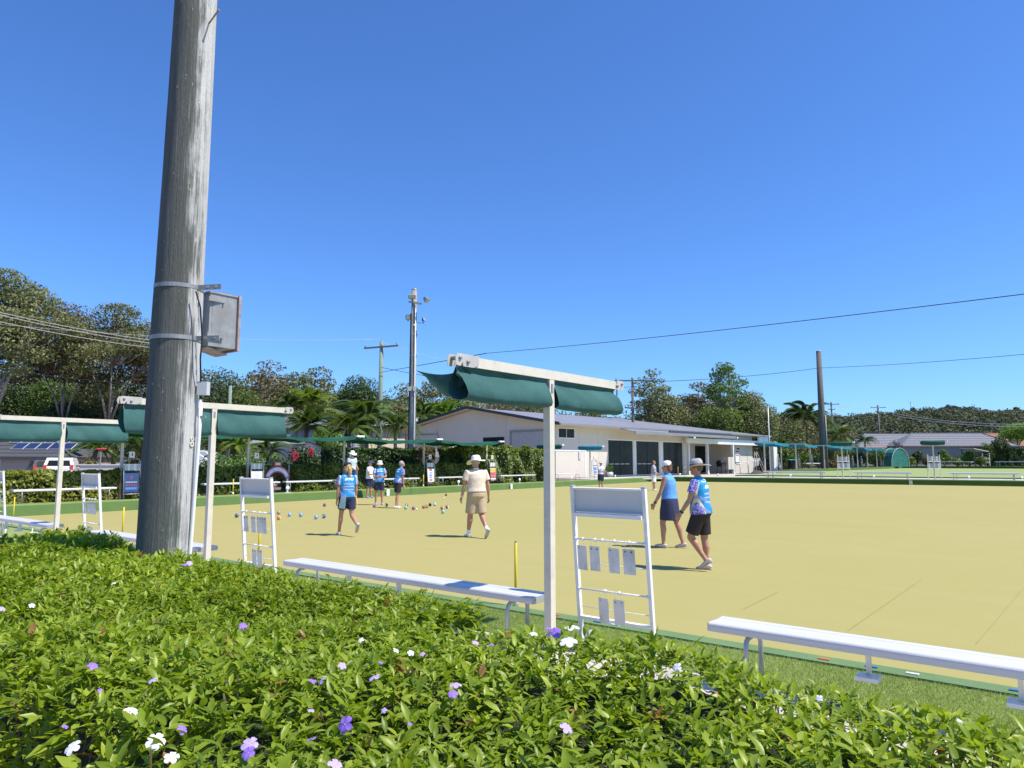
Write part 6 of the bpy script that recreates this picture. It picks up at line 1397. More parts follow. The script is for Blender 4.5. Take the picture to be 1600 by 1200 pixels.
for px, D, top, r, mt, lb in ((1256, 105, 707, 1.7, 'bright', 'bright green shrub left of the dark light pole'), (1278, 100, 709, 1.5, 'dark', 'dark shrub touching the dark light pole'), (1322, 118, 700, 2.1, 'green', 'yellow-green topped shrub right of the tiered score rack'),
                              (1345, 116, 699, 1.9, 'dark', 'dark shrub in front of the left end of the grey roof'), (1366, 118, 700, 1.9, 'green', 'shrub left of the green mesh dome'), (1418, 122, 710, 1.6, 'hedge', 'low shrub just right of the green mesh dome'), (1431, 125, 702, 1.5, 'dark', 'clipped dark shrub beyond the second green'),
                              (1447, 124, 712, 1.5, 'hedge_b', 'dry brownish shrub beyond the second green'), (1474, 125, 702, 1.5, 'green', 'round topped shrub behind the far score rack'), (1495, 126, 714, 1.6, 'hedge', 'low shrub in the middle of the far garden'), (1513, 126, 703, 1.9, 'bright', 'sunlit shrub left of the carport'), (1530, 125, 711, 1.4, 'green', 'small shrub under the carport roof'),
                              (1543, 127, 690, 1.4, 'green', 'spindly shrub rising above the carport'), (1300, 108, 718, 1.6, 'hedge_b', 'low dry shrub right of the dark light pole'), (1400, 121, 720, 1.5, 'green', 'small green shrub in front of the mesh dome')):
    shrub(px, D, top, r, mt, lb, .68, .15)
# palms
def palm(px, D, crown_py, label, L=2.4, n=16, base=.25, rt=.13, mat='palm', arch=.9, wid=.42, nleaf=20):
    P = dp(px, 700, D); Hc = dp(px, crown_py, D).z - base; t = thing('palm_tree', label, 'palm', (P.x, P.y, base), random.uniform(0, 6.28))
    m = MB(); m.tube([(0, 0, -.1), (.05, .03, Hc * .5), (0, 0, Hc)], [rt * 1.3, rt, rt * .9], 8); m.build('trunk', M['bark'], t, True)
    V, Q = [], []; N = 8
    T_ = [(L * u * math.cos(.9 * (1 - u) * 0 + 0) , L * (arch * .75 * u - arch * 1.35 * u * u)) for u in [i / N for i in range(N + 1)]]
    Vl = []
    for i in range(nleaf):
        u = .10 + .88 * i / nleaf; x = L * u * .92; z = L * (arch * .75 * u - arch * 1.35 * u * u); ln = wid * L * .8 * math.sin(PI * (.12 + .83 * u)) ** .7
        for s in (-1, 1):
            o = len(V); a = .55; V += [(x, 0, z), (x + ln * .52, s * ln * .50, z - ln * .05), (x + ln * .75, s * ln * .85, z - ln * .38), (x + ln * .24, s * ln * .52, z - ln * .02 + .02)]; Q.append((o, o + 1, o + 2, o + 3))
    pts = [(L * .92 * u, 0, L * (arch * .75 * u - arch * 1.35 * u * u)) for u in [i / N for i in range(N + 1)]]
    for i in range(N):
        o = len(V); w = .018; a, b_ = pts[i], pts[i + 1]; V += [(a[0], -w, a[2]), (b_[0], -w, b_[2]), (b_[0], w, b_[2] + .01), (a[0], w, a[2] + .01)]; Q.append((o, o + 1, o + 2, o + 3))
    me = [np_mesh('frond', np.array(V), np.array(Q), LM[mat], rng.uniform(v0, v1, len(Q))) for v0, v1 in ((.1, .6), (.3, .9), (.5, 1.0))]
    for k in range(n):
        o = link('frond', random.choice(me), t, (0, 0, Hc)); e = random.uniform(-.25, .75) if k > 3 else random.uniform(.7, 1.1); o.rotation_euler = (random.uniform(-.25, .25), -e, k * 2.4); s = random.uniform(.8, 1.12); o.scale = (s, s, s)
    return t
palm(478, 48, 668, 'bushy palm in front of the blue-grey house', 2.1, 20, arch=.8)
palm(545, 50, 672, 'feathery palm left of the green-tinged power pole', 2.2, 18)
palm(572, 52, 652, 'taller feathery palm beneath the big dark tree', 2.6, 18)
palm(617, 52, 668, 'feathery palm between the two poles', 2.0, 16)
palm(480, 66, 632, 'palm showing above the grey roof of the blue-grey house', 2.4, 16, mat='bright')
palm(447, 64, 634, 'palm behind the end of the second beam', 2.2, 16)
palm(180, 42, 690, 'dark drooping palm left of the big timber pole', 1.9, 18)
palm(150, 41, 704, 'yellowish broad-leaved palm left of the navy banner stand', 1.3, 12, mat='bright')
palm(222, 40, 702, 'palm half hidden behind the big timber pole', 1.6, 14)
palm(346, 44, 694, 'drooping palm behind the second shade post', 1.7, 16)
palm(372, 43, 700, 'broad pale palm right of the second shade post', 1.6, 14, mat='bright')
palm(418, 42, 708, 'low broad palm behind the second scoreboard rack', 1.5, 14)
palm(500, 44, 704, 'low palm next to the garden shed', 1.1, 12)
palm(822, 92, 628, 'palm rising above the club ridge left of the nearest post', 4.0, 18, mat='bright')
palm(660, 70, 652, 'palm behind the left roof slope of the club', 2.6, 16)
palm(696, 72, 650, 'sunlit palm behind the club gable', 2.6, 16, mat='bright')
palm(1262, 112, 652, 'dark palm left of the dark light pole', 4.4, 24, base=.6, mat='dark')
palm(1243, 118, 688, 'lower green palm beyond the flagpole', 3.0, 16, base=.6)
palm(1311, 124, 682, 'pale drooping palm right of the dark light pole', 3.6, 18, base=.7, mat='palm')
palm(1352, 126, 690, 'spiky palm in front of the grey tiled roof', 2.2, 16, base=.7, mat='dark')
palm(1218, 104, 700, 'low green palm behind the end column', 2.2, 14, base=.5)
# plants in the club pot
for i, me_ in enumerate([0]):
    pot = [o for o in COL.objects if o.name.startswith('pot_plant')][0]
    link('foliage', crown_mesh('foliage', LM['green'], [((0, 0, .75), (.35, .35, .38), .5)], 1400, .07, .8), pot)
# ================================================================ PEOPLE
def skin_mat():
    t = NT('skin'); co = t.coord('Object'); t.set(t.ramp(t.noise(co, 9, 4), [(.3, (.42, .21, .135)), (.7, (.52, .28, .185))]), .5, 0, .4)
    t.b.inputs['Subsurface Weight'].default_value = .05; t.b.inputs['Subsurface Radius'].default_value = (.02, .008, .004); return t.m
M['skin'] = skin_mat()
def fabric(name, c, var=.1, rough=.85):
    t = NT(name); co = t.coord('Object'); nz = t.noise(co, 11, 4); t.set(t.ramp(nz, [(.3, sc(c, 1 - var)), (.7, sc(c, 1 + var))]), rough, 0, .15)
    t.bump(t.math('ADD', t.noise(t.coord('Object', (1, 1, .35)), 13, 3), t.math('MULTIPLY', t.noise(co, 300, 2), .1)), .6, .03); return t.m
def jersey(name='team_jersey', back=True):
    """club shirt: cyan blue, purple sleeves and side, pale yellow piping, pale print rows"""
    t = NT(name); tc = t.n('ShaderNodeTexCoord'); sp = t.n('ShaderNodeSeparateXYZ'); t.l(tc.outputs['Object'], sp.inputs[0]); X, Y, Z = sp.outputs
    co = t.coord('Object'); nz = t.noise(co, 4, 3); blue = t.ramp(nz, [(.35, (.012, .20, .50)), (.65, (.03, .33, .66))])
    ax = t.math('ABSOLUTE', X); wob = t.math('MULTIPLY', t.math('SINE', t.math('MULTIPLY', Z, 9)), .025)
    side = t.math('GREATER_THAN', t.math('ADD', ax, wob), .185)
    purple = t.mix(t.ramp(t.noise(co, 30, 3), [(.5, (0, 0, 0)), (.56, (1, 1, 1))]), (.16, .12, .50), (.55, .50, .80))
    col = t.mix(side, blue, purple)
    edge = t.math('LESS_THAN', t.math('ABSOLUTE', t.math('SUBTRACT', t.math('ADD', ax, wob), .180)), .010); col = t.mix(edge, col, (.75, .68, .40))
    # swooping bands low on the shirt
    w = t.math('FRACT', t.math('ADD', t.math('MULTIPLY', Z, 6.0), t.math('MULTIPLY', X, 3.4))); low = t.math('LESS_THAN', Z, 1.22)
    band = t.math('MULTIPLY', t.math('LESS_THAN', w, .34), low); col = t.mix(t.math('MULTIPLY', band, .75), col, (.26, .30, .66))
    # rows of small pale lettering across the back and chest: cells with random gaps
    def row(z0, h, x0, cell, colr, c0, strength=.85):
        nonlocal col
        inz = t.math('LESS_THAN', t.math('ABSOLUTE', t.math('SUBTRACT', Z, z0)), h / 2); inx = t.math('LESS_THAN', ax, x0)
        br = t.n('ShaderNodeTexVoronoi'); br.distance = 'CHEBYCHEV'; mp = t.n('ShaderNodeMapping'); t.l(tc.outputs['Object'], mp.inputs[0]); mp.inputs['Scale'].default_value = (1 / cell, 0, .7 / h); t.l(mp.outputs[0], br.inputs['Vector']); br.inputs['Scale'].default_value = 1
        on = t.math('GREATER_THAN', br.outputs['Distance'], .30); col = t.mix(t.math('MULTIPLY', t.math('MULTIPLY', t.math('MULTIPLY', inz, inx), on), strength), col, colr)
    row(1.375, .018, .10, .012, (.80, .84, .88), 0); row(1.295, .055, .115, .030, (.82, .86, .90), 0, .95); row(1.19, .022, .12, .014, (.62, .58, .72), 0); row(1.13, .02, .12, .012, (.80, .78, .70), 0, .6); row(1.06, .02, .12, .012, (.78, .80, .86), 0, .6)
    t.set(col, .75, 0, .2); t.bump(t.noise(t.coord('Object', (1, 1, .35)), 13, 3), .6, .03); return t.m
MJ = jersey()
def remeshed(mb, name, mat, vox, parent=None, smooth=2, fac=.5):
    me0 = mb.mesh(name + '_src', mat); o = bpy.data.objects.new(name + '_src', me0); COL.objects.link(o)
    r = o.modifiers.new('r', 'REMESH'); r.mode = 'VOXEL'; r.voxel_size = vox; r.use_smooth_shade = True
    s = o.modifiers.new('s', 'SMOOTH'); s.iterations = smooth; s.factor = fac
    dg = bpy.context.evaluated_depsgraph_get(); me = bpy.data.meshes.new_from_object(o.evaluated_get(dg)); me.name = name
    bpy.data.objects.remove(o); bpy.data.meshes.remove(me0)
    if not me.materials: me.materials.append(mat)
    me.polygons.foreach_set('use_smooth', [True] * len(me.polygons))
    p = bpy.data.objects.new(name, me); COL.objects.link(p)
    if parent is not None: p.parent = parent
    return p
V3 = Vector
def rotx(v, a): return Matrix.Rotation(a, 3, 'X') @ v
def person(label, P, heading, h=1.66, vox=.0095, lean=0.05, legs=((.3, .1, .02), (-.2, .5, .02)), arms=((.1, .15, .25), (-.1, .15, .25)), foot=(0.0, -.3), head_turn=0.0, head_tilt=0.05,
           hat=None, hair=None, shirt=None, shorts=None, shoes=None, girth=1.0, sleeve='short', skirt=False, socks=None, shoulder=.18, extras=(), leg_r=1.0, shirt_hem=-.02, short_len=.50, collar=None):
    """local frame: x right, y forward, z up; legs=(hip flex, knee bend, abduction) left,right; arms=(flex, elbow, abduction); foot=pitch of each foot (toe up +)"""
    k = h / 1.70
    # leg kinematics first, to find the pelvis height
    LEG = []
    for s, (fl, kn, ab) in zip((-1, 1), legs):
        td = V3((s * math.sin(ab), math.sin(fl) * math.cos(ab), -math.cos(fl) * math.cos(ab))); sd_ = V3((s * math.sin(ab) * .6, math.sin(fl - kn), -math.cos(fl - kn))).normalized()
        hip = V3((s * .088, 0, 0)); knee = hip + td * .42; ank = knee + sd_ * .40; LEG.append([hip, knee, ank])
    low = []
    for (hip, knee, ank), fp in zip(LEG, foot):
        heel = ank + rotx(V3((0, -.06, -.075)), fp); toe = ank + rotx(V3((0, .17, -.075)), fp); low.append(min(heel.z, toe.z))
    pz = -min(low) + .004; PV = V3((0, 0, pz)); LEG = [[q + PV for q in l] for l in LEG]
    sp = V3((0, math.sin(lean), math.cos(lean))); hx = V3((1, 0, 0))
    waist = PV + sp * .14; chest = PV + sp * .34; shl = PV + sp * .475; neck = PV + sp * .545; nd = V3((0, math.sin(lean * .6 + .12), math.cos(lean * .6 + .12)))
    hc = neck + nd * .135
    g = girth; b = MB()
    # torso
    tors = [PV - sp * .06, PV + sp * .02, waist, PV + sp * .25, chest, PV + sp * .43, shl, PV + sp * .52]
    rad = [(.13 * g, .10 * g), (.165 * g, .125 * g), (.145 * g, .105 * g), (.150 * g, .108 * g), (.160 * g, .112 * g), (.165 * g, .10 * g), (.125, .078), (.06, .06)]
    b.limb(tors, rad, 18, 0, hx); b.limb([shl - sp * .01, neck, hc - nd * .03], [.062, .052, .052], 12)
    # head: skull, jaw, nose, ears
    HM = Matrix.Rotation(head_turn, 3, 'Z') @ Matrix.Rotation(-head_tilt, 3, 'X')
    def hp(x, y, z): return hc + HM @ V3((x, y, z))
    b.ball(hp(0, -.005, .025), (.073, .092, .098), 16, 12, 0, HM); b.ball(hp(0, .03, -.045), (.052, .058, .062), 14, 9, 0, HM)
    b.ball(hp(0, .092, -.012), (.012, .018, .022), 10, 7, 0, HM); b.ball(hp(0, .070, -.078), (.024, .020, .018), 10, 7, 0, HM); b.ball(hp(0, .082, .024), (.045, .012, .012), 10, 7, 0, HM)
    for s in (-1, 1): b.ball(hp(s * .074, -.005, .0), (.010, .020, .031), 8, 7, 0, HM)
    # arms and hands
    ARM = []
    for s, a_ in zip((-1, 1), arms):
        fl, el, ab = a_[:3]; inn = a_[3] if len(a_) > 3 else 0.0; SH = shl + V3((s * shoulder, 0, -.012))
        ud = V3((s * math.sin(ab), math.sin(fl) * math.cos(ab), -math.cos(fl) * math.cos(ab))); fd = V3((s * (math.sin(ab) * .6 - math.sin(inn)), math.sin(fl + el), -math.cos(fl + el))).normalized()
        E_ = SH + ud * .285; Wr = E_ + fd * .245; ARM.append((SH, E_, Wr, fd, s))
        b.limb([SH - V3((s * .06, 0, .0)), SH, SH.lerp(E_, .45), E_], [.048, .050 * min(g, 1.2), .042 * min(g, 1.2), .036], 12)
        b.limb([E_, E_.lerp(Wr, .3), Wr], [.037, .038, .025], 12)
        side_ = fd.cross(V3((1, 0, 0))); side_ = side_.normalized() if side_.length > .1 else V3((0, 1, 0)); pn = fd.cross(side_).normalized()     # palm faces the body
        b.limb([Wr, Wr + fd * .045, Wr + fd * .085], [(.026, .018), (.040, .017), (.040, .015)], 10, 0, side_)
        for q, ln in zip((-1.5, -.5, .5, 1.5), (.062, .072, .070, .058)):
            r0 = Wr + fd * .080 + side_ * q * .0195; curl = pn * (-s) * .0; inn_ = V3((-s, 0, 0)); r1 = r0 + fd * ln * .5 + inn_ * .008; r2 = r1 + (fd * .6 + inn_ * .7).normalized() * ln * .5
            b.limb([r0 - fd * .012, r1, r2], [.0098, .0092, .008], 7)
        tb = Wr + fd * .03 - side_ * (-1) * .030; fwd_ = side_ if side_.y > 0 else -side_
        tb = Wr + fd * .028 + fwd_ * .026; b.limb([tb, tb + (fd * .6 + fwd_ * .8).normalized() * .032, tb + (fd * .6 + fwd_ * .8).normalized() * .032 + (fd + fwd_ * .15).normalized() * .028], [.012, .011, .009], 7)
    # legs
    for (hip, knee, ank) in LEG:
        sh_ = (ank - knee).normalized(); cal = knee.lerp(ank, .32) - V3((0, .012, 0))
        b.limb([hip + V3((0, 0, .02)), hip.lerp(knee, .4), knee], [.090 * g ** .5 * leg_r, .076 * leg_r, .054 * leg_r], 14)
        b.limb([knee, cal, knee.lerp(ank, .62), ank], [.053 * leg_r, .056 * leg_r, .042 * leg_r, .034], 14)
    for (hip, knee, ank), fp in zip(LEG, foot): b.limb([ank, ank + rotx(V3((0, .03, -.04)), fp), ank + rotx(V3((0, .12, -.055)), fp)], [.034, .036, .028], 10)
    body = remeshed(b, 'person', M['skin'], vox, None, 2, .4); body['label'] = label; body['category'] = 'person'
    body.location = (P[0], P[1], P[2]); body.rotation_euler = (0, 0, heading); body.scale = (k, k, k)
    out = {'hp': hp, 'HM': HM, 'ARM': ARM, 'LEG': LEG, 'PV': PV, 'sp': sp, 'hc': hc}
    def part(mb, name, mat, v=None, sm=2, fac=.5): return remeshed(mb, name, mat, v or vox * 1.1, body, sm, fac)
    # shirt
    c = MB(); e = .017
    hem = PV + sp * shirt_hem
    c.loft([hem, PV + sp * .06, waist, PV + sp * .25, chest, PV + sp * .43, shl, PV + sp * .515, PV + sp * .54], [((.172 * g) + e, (.135 * g) + e), ((.172 * g) + e, (.133 * g) + e), ((.156 * g) + e, (.118 * g) + e), ((.156 * g) + e, (.115 * g) + e), ((.164 * g) + e, (.118 * g) + e), (.172 * g + e * .6, .105 * g + e), (.150 * g ** .5, .094 * g ** .5), (.082, .075), (.066, .063)], 26, 0, hx)
    for (SH, E_, Wr, fd, s) in ARM:
        if sleeve == 'short':
            q = SH.lerp(E_, .60); c.loft([SH - V3((s * .09, 0, -.004)), SH - V3((s * .01, 0, -.003)), SH.lerp(E_, .3), q], [.068, .072 * g ** .6, .068 * g ** .6, .070 * g ** .6], 14)
        else: c.loft([SH - V3((s * .09, 0, -.004)), SH - V3((s * .015, 0, .0)), SH + V3((s * .012, 0, -.004))], [.064, .062, .050], 14)
    part(c, 'shirt', shirt, vox * 1.3, 3, .4)
    c = MB(); c.loft([PV + sp * .525, PV + sp * .56], [(.072, .068), (.066, .063)], 18, 0, hx); part(c, 'collar', collar or shirt, .011, 1)
    # shorts or skirt
    c = MB()
    wb_ = [PV + sp * .10, PV + sp * .03, PV - V3((0, 0, .04))]
    if skirt:
        mid = (LEG[0][1] + LEG[1][1]) / 2; sy = abs(LEG[0][1].y - LEG[1][1].y) / 2; q = PV.lerp(V3((mid.x, mid.y, mid.z)), .86)
        c.loft(wb_ + [PV.lerp(q, .5), q], [(.172 * g, .130 * g), (.192 * g, .152 * g), (.198 * g, .158 * g), (.198 * g, .155 * g + sy * .25), (.195 * g, .14 * g + sy * .42)], 24, 0, hx)
    else:
        c.limb(wb_ + [PV - V3((0, 0, .07))], [(.150 * g, .112 * g), (.172 * g, .138 * g), (.172 * g, .138 * g), (.15 * g, .115 * g)], 22, 0, hx)
        for (hip, knee, ank) in LEG:
            q = hip.lerp(knee, short_len / .55 * .86); c.loft([hip + V3((0, 0, .03)), hip.lerp(knee, .3), q], [.104 * g ** .6, .104 * g ** .6, .100 * g ** .6], 16)
    part(c, 'skirt' if skirt else 'shorts', shorts, vox * 1.3, 3, .4)
    # shoes, socks
    for (hip, knee, ank), fp in zip(LEG, foot):
        def f(x, y, z): return ank + rotx(V3((x, y, z)), fp)
        c = MB(); c.limb([f(0, -.045, -.030), f(0, .0, -.026), f(0, .06, -.042), f(0, .12, -.052), f(0, .155, -.056)], [(.034, .036), (.038, .038), (.041, .028), (.042, .021), (.032, .015)], 12, 0, hx); sh_o = part(c, 'shoe', shoes, .010, 1)
        c = MB(); c.loft([f(0, -.078, -.068), f(0, -.03, -.068), f(0, .05, -.068), f(0, .13, -.067), f(0, .182, -.063)], [(.022, .012), (.037, .013), (.038, .012), (.044, .012), (.022, .009)], 12, 0, hx); so = part(c, 'sole', M['sole'], .008, 1); so.parent = sh_o
        if socks:
            c = MB(); c.loft([ank + (knee - ank).normalized() * .09, ank, f(0, .0, -.03)], [.040, .040, .038], 12); part(c, 'sock', socks, .007, 1)
    # hair
    if hair:
        hm, kind = hair; c = MB(); c.ball(hp(0, -.016, .036), (.082, .096, .098), 16, 12, 0, HM)
        if kind != 'short': c.ball(hp(0, -.055, -.03), (.070, .050, .070), 14, 10, 0, HM)
        ho = part(c, 'hair', hm, .008, 1)
        # cut the face free: push front vertices inside the skull
        for v in ho.data.vertices:
            q = HM.transposed() @ (v.co - hc)
            if q.y > .040 and q.z < .075: v.co = hc + HM @ V3((q.x * .55, q.y * .35, q.z * .8))
        if kind == 'ponytail':
            c = MB(); c.limb([hp(0, -.09, .01), hp(.01, -.135, -.02), hp(.012, -.135, -.10), hp(.006, -.115, -.20), hp(0, -.10, -.25)], [.022, .038, .040, .030, .012], 10); part(c, 'ponytail', hm, .007, 1)
            c = MB(); c.ball(hp(0, -.075, -.045), (.068, .030, .045), 12, 8, 0, HM); part(c, 'hair_band', M['straw'], .007, 1)
    # eyes
    for s in (-1, 1):
        c = MB(); c.ball(hp(s * .030, .079, .004), (.012, .008, .006), 8, 6, 0, HM); c.build('eye', M['black'], body, True)
    c = MB(); c.ball(hp(0, .086, -.050), (.022, .006, .005), 8, 6, 0, HM); c.build('lips', M['lips'], body, True)
    # hats
    if hat:
        kind, hm, bm_ = hat; TM = HM @ Matrix.Rotation(-.06, 3, 'X')
        def lat(prof, m=0, mb=None): mb.lathe(prof, 30, hp(0, -.008, .045), m, TM); return mb
        if kind == 'cap':
            c = MB(); lat([(.092, -.005), (.094, .02), (.086, .058), (.060, .084), (.02, .094), (0, .095)], 0, c); c.build('cap', hm, body, True)
            V = []; n = 12
            for r_ in (0, 1):
                for zz in (0, -.006):
                    for i in range(n + 1):
                        a = PI * (.12 + .76 * i / n); rr = .088 + r_ * .078 * math.sin(a) ** .7; V.append(hp(0, -.008, .045) + TM @ V3((rr * math.cos(a) * (.92 if r_ else 1), rr * math.sin(a) * 1.0, .0 + zz - r_ * .022 * math.sin(a))))
            N = n + 1; fcs = []
            for i in range(n): fcs += [(i, i + 1, 2 * N + i + 1, 2 * N + i), (N + i, 3 * N + i, 3 * N + i + 1, N + i + 1), (2 * N + i, 2 * N + i + 1, 3 * N + i + 1, 3 * N + i)]
            c = MB(); c.add(V, fcs); c.build('visor', hm, body, True)
        elif kind == 'visor':
            c = MB(); lat([(.094, -.012), (.096, .02), (.090, .022), (.090, -.012)], 0, c); V = []; n = 12
            for r_ in (0, 1):
                for i in range(n + 1): a = PI * (.12 + .76 * i / n); rr = .090 + r_ * .075 * math.sin(a) ** .7; V.append(hp(0, -.008, .045) + TM @ V3((rr * math.cos(a), rr * math.sin(a), -.005 - r_ * .02)))
            c.add(V, [(i, i + 1, n + 2 + i, n + 1 + i) for i in range(n)]); c.build('visor', hm, body, True)
        else:
            br = {'wide': .195, 'aussie': .212, 'bucket': .135}[kind]; dr = {'wide': -.03, 'aussie': -.012, 'bucket': -.055}[kind]; ch = {'wide': .105, 'aussie': .115, 'bucket': .085}[kind]
            c = MB(); n = 36; prof = [(.088, .0), (br * .7, -.004 + dr * .35), (br, dr), (br, dr - .006), (br * .7, dr * .35 - .011), (.088, -.008)]; V = []
            for r_, z in prof:
                for j in range(n):
                    a = 2 * PI * j / n; up_ = (.028 if kind != 'bucket' else .004) * math.cos(2 * a) * (r_ - .088) / (br - .088); V.append(hp(0, -.008, .048) + TM @ V3((r_ * math.cos(a), r_ * math.sin(a) * 1.08, z + up_ - .018 * math.sin(a) * (r_ - .088) / .1)))
            c.add(V, [(i * n + j, i * n + (j + 1) % n, (i + 1) * n + (j + 1) % n, (i + 1) * n + j) for i in range(len(prof) - 1) for j in range(n)]); hb = c.build('hat', hm, body, True)
            c = MB(); 
            prof = [(.0925, -.004), (.095, .03), (.090, .07), (.074, ch - .012), (.050, ch), (.0, ch - (.016 if kind == 'aussie' else .0))]; c.lathe(prof, 28, hp(0, -.008, .048), 0, TM @ Matrix.Diagonal((1, 1.1, 1))); c.build('crown', hm, hb, True)
            c = MB(); c.lathe([(.0965, -.002), (.0985, .028), (.0935, .034)], 28, hp(0, -.008, .048), 0, TM @ Matrix.Diagonal((1, 1.1, 1))); c.build('hat_band', bm_, hb, True)
    return body, out, part
def fcol(name, r, g, b, **k): return fabric(name, srgb(r, g, b), **k)
M['sole'] = plain('shoe_sole', (.45, .40, .34), .8); M['lips'] = plain('lips', (.42, .13, .10), .5); M['straw'] = plain('straw_hair', (.62, .44, .20), .7, var=.2, scale=30)
W_shoe = fcol('white_shoe', 225, 225, 222); G_shoe = fcol('grey_pink_shoe', 205, 192, 188); B_shoe = fcol('blue_grey_shoe', 150, 165, 195)
navy = fcol('navy_shorts', 62, 64, 92); navy2 = fcol('slate_navy', 52, 58, 84); blk = fcol('charcoal_shorts', 58, 53, 54); whites = fcol('white_cotton', 238, 238, 242); tan_ = fcol('beige_shirt', 222, 204, 186); khaki = fcol('khaki_shorts', 186, 166, 138)
lb = fcol('light_blue_top', 104, 162, 235); hatw = fcol('white_hat', 240, 238, 232); hatg = fcol('grey_hat', 175, 172, 172); hatb = fcol('hat_band_grey', 100, 96, 96); capd = fcol('dark_cap', 62, 50, 50); capn = fcol('navy_cap', 78, 74, 120)
blond = plain('blond_hair', (.55, .38, .17), .6, var=.25, scale=40, stretch=(4, 4, .6)); greyh = plain('grey_hair', (.36, .33, .31), .7, var=.2, scale=40); brownh = plain('brown_hair', (.16, .08, .045), .6, var=.2, scale=40)
def G(px, py): P = gp(px, py, 0); return (P.x, P.y, 0.0)
# blonde woman walking away, left
b1, o1, part = person('blonde woman with a ponytail and black cap walking away, orange cloth at her hip', G(541, 837), head(-.62, 1), 1.64, .0095, .03,
    legs=((.26, .04, .03), (-.16, .92, .03)), arms=((.02, .12, .10), (.12, .25, .16)), foot=(.0, -.95), head_turn=.1, head_tilt=-.02, hat=('cap', capd, capd), hair=(blond, 'ponytail'), shirt=MJ, shorts=navy2, shoes=W_shoe, shirt_hem=.0, short_len=.42, leg_r=.94)
c = MB(); PV = o1['PV']; c.slab([PV + V3((.17, -.06, .03)), PV + V3((.20, .02, .03)), PV + V3((.235, .03, -.17)), PV + V3((.20, -.08, -.19))], .03); part(c, 'hip_cloth', plain('orange_cloth', srgb(240, 190, 120), .8), .008, 2)
# the grey-blue side panel of her shorts
c = MB(); c.slab([PV + V3((-.185, -.10, .03)), PV + V3((-.07, -.150, .03)), PV + V3((-.09, -.13, -.27)), PV + V3((-.235, -.09, -.24))], .012); part(c, 'side_panel', fcol('grey_blue_panel', 120, 146, 160), .008, 1)
# man in beige
b2, o2, part = person('heavy-set man in beige shirt, khaki shorts and white wide-brimmed hat walking away', G(744, 840), head(-.52, 1), 1.76, .0095, .05,
    legs=((.16, .0, .05), (-.12, .62, .02)), arms=((.10, .14, .20), (-.10, .28, .24)), foot=(.02, -.85), head_turn=.5, head_tilt=0.05, hat=('wide', hatw, hatw), hair=(greyh, 'short'), shirt=tan_, shorts=khaki, shoes=W_shoe, socks=whites, girth=1.20, shoulder=.205, shirt_hem=.06, short_len=.60, leg_r=1.08)
c = MB(); PV = o2['PV']; sp_ = o2['sp']; c.loft([PV + sp_ * .075, PV + sp_ * .105], [(.198, .150), (.196, .148)], 28, 0, (1, 0, 0)); c.build('belt', plain('brown_belt', (.10, .05, .03), .6), b2, True)
# woman in light blue top with the white cap
b3, o3, part = person('woman in sleeveless light blue top, navy skirt and white cap walking left', G(1048, 856), head(-.92, .62), 1.66, .0095, .04,
    legs=((.28, .32, .03), (-.24, .05, .03)), arms=((.28, .22, .14), (-.22, .16, .12)), foot=(.12, -.10), head_turn=.12, hat=('cap', hatw, hatw), hair=(brownh, 'bob'), shirt=lb, shorts=navy, shoes=G_shoe, sleeve='none', girth=1.06, shirt_hem=.07, skirt=True, leg_r=1.05)
# woman with grey hat
b4, o4, part = person('woman with a broad grey sun hat, blue team shirt and black shorts striding left', G(1098, 891), head(-.86, .52), 1.66, .0095, .07,
    legs=((.36, .98, .02), (-.03, .05, .02)), arms=((.30, .28, .14), (-.18, .20, .16)), foot=(-.55, .0), head_turn=.2, hat=('aussie', hatg, hatb), hair=(brownh, 'short'), shirt=MJ, shorts=blk, shoes=G_shoe, girth=1.14, shirt_hem=-.03, short_len=.54, leg_r=1.05)
for o_, b_ in ((o3, b3), (o4, b4), (o2, b2)):
    SH, E_, Wr, fd, s = o_['ARM'][0]; c = MB(); c.loft([Wr - fd * .035, Wr - fd * .010], [.034, .033], 14); w_ = c.build('wristwatch', M['black'] if b_ is not b2 else M['cream'], b_, True)
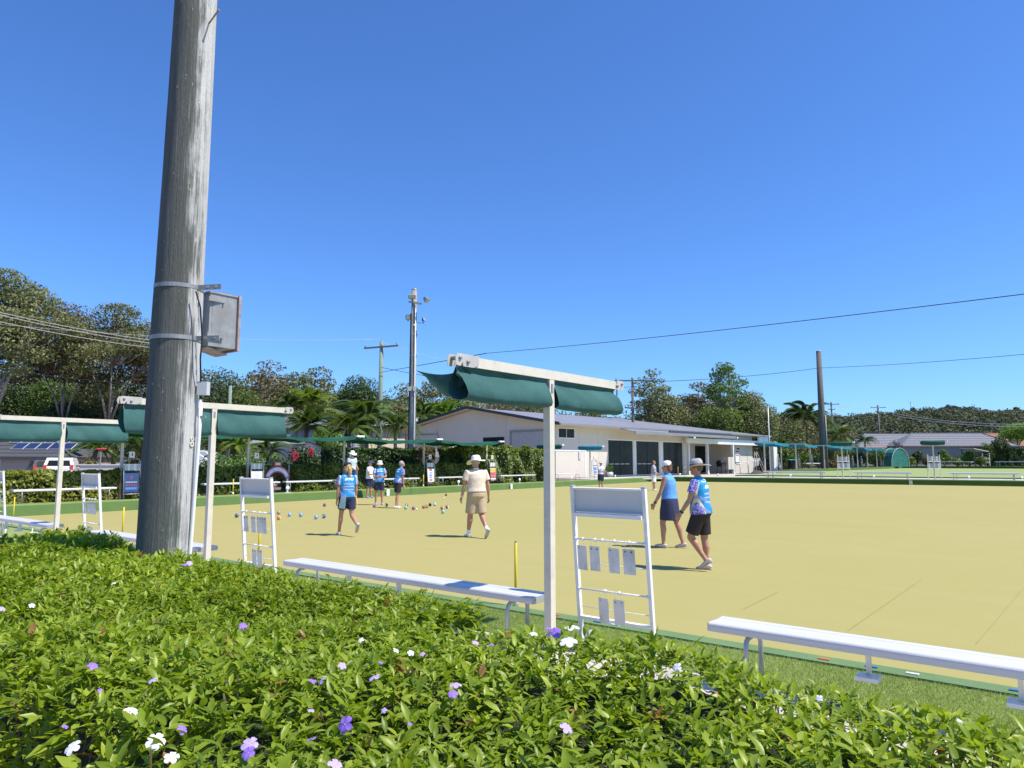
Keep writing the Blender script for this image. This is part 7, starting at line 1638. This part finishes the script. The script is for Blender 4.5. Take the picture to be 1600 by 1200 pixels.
# standing group
person('person in white polo, navy shorts and navy cap standing beside the bank', (lambda q: (q.x, q.y, 0))(gp(577, 778, 0)), head(.85, -.25), 1.66, .012, .0,
    legs=((.04, .04, .05), (-.04, .04, .05)), arms=((.20, 1.15, .15, .5), (.25, 1.2, .15, .4)), foot=(0, 0), head_turn=-.1, head_tilt=-.12, hat=('cap', capn, capn), hair=(greyh, 'short'), shirt=whites, shorts=navy2, shoes=B_shoe, girth=1.16, shirt_hem=-.02, short_len=.56)
person('woman in white bucket hat and blue team shirt facing the viewer with hands crossed', G(592, 789), head(.45, -1), 1.66, .012, .0,
    legs=((.03, .03, .05), (-.06, .05, .04)), arms=((.25, 1.25, .22, 1.0), (.28, 1.3, .20, .9)), foot=(0, 0), head_tilt=-.1, hat=('bucket', hatw, hatw), hair=(brownh, 'short'), shirt=MJ, shorts=navy2, shoes=B_shoe, girth=1.08, short_len=.5)
person('grey haired woman in blue team shirt and black shorts leaning over the bowls', G(621, 794), head(.8, .55), 1.68, .013, .22,
    legs=((.10, .10, .05), (-.12, .06, .05)), arms=((-.02, .05, .06), (.0, .10, .06)), foot=(0, 0), head_tilt=-.35, hair=(greyh, 'short'), shirt=MJ, shorts=blk, shoes=W_shoe, girth=1.08, short_len=.52)
P = dp(550, 720, 32.5); person('man in pale sun hat and checked shirt standing behind the left bank', (P.x, P.y, .33), head(.6, -.5), 1.76, .014, .0,
    legs=((.0, .0, .05), (.0, .0, .05)), arms=((.1, .9, .1, .3), (.1, .9, .1, .3)), foot=(0, 0), hat=('wide', hatw, hatw), hair=(greyh, 'short'), shirt=fcol('pale_check', 190, 205, 210), shorts=fcol('blue_shorts', 40, 80, 140), shoes=W_shoe, girth=1.1)
person('woman with a white visor holding her hands together before the club wall', (lambda q: (q.x, q.y, 0))(gp(939, 765, 0)), head(.45, -.8), 1.62, .015, .03,
    legs=((.0, .0, .03), (.0, .0, .03)), arms=((.25, 1.2, .15, .5), (.3, 1.2, .15, .4)), foot=(0, 0), head_tilt=-.3, hat=('visor', hatw, hatw), hair=(greyh, 'short'), shirt=fcol('white_navy_polo', 205, 205, 218), shorts=navy2, shoes=W_shoe, girth=1.05, skirt=True)
person('dark haired woman in white shorts and purple-grey polo standing side-on by the glass doors', (lambda q: (q.x, q.y, 0))(gp(1022, 766, 0)), head(.9, -.3), 1.68, .015, .0,
    legs=((.03, .0, .03), (-.03, .0, .03)), arms=((.05, .95, .1, .3), (.1, .9, .1, .3)), foot=(0, 0), head_tilt=-.2, hair=(brownh, 'bob'), shirt=fcol('lilac_polo', 170, 165, 190), shorts=whites, shoes=W_shoe, girth=1.12, short_len=.66)
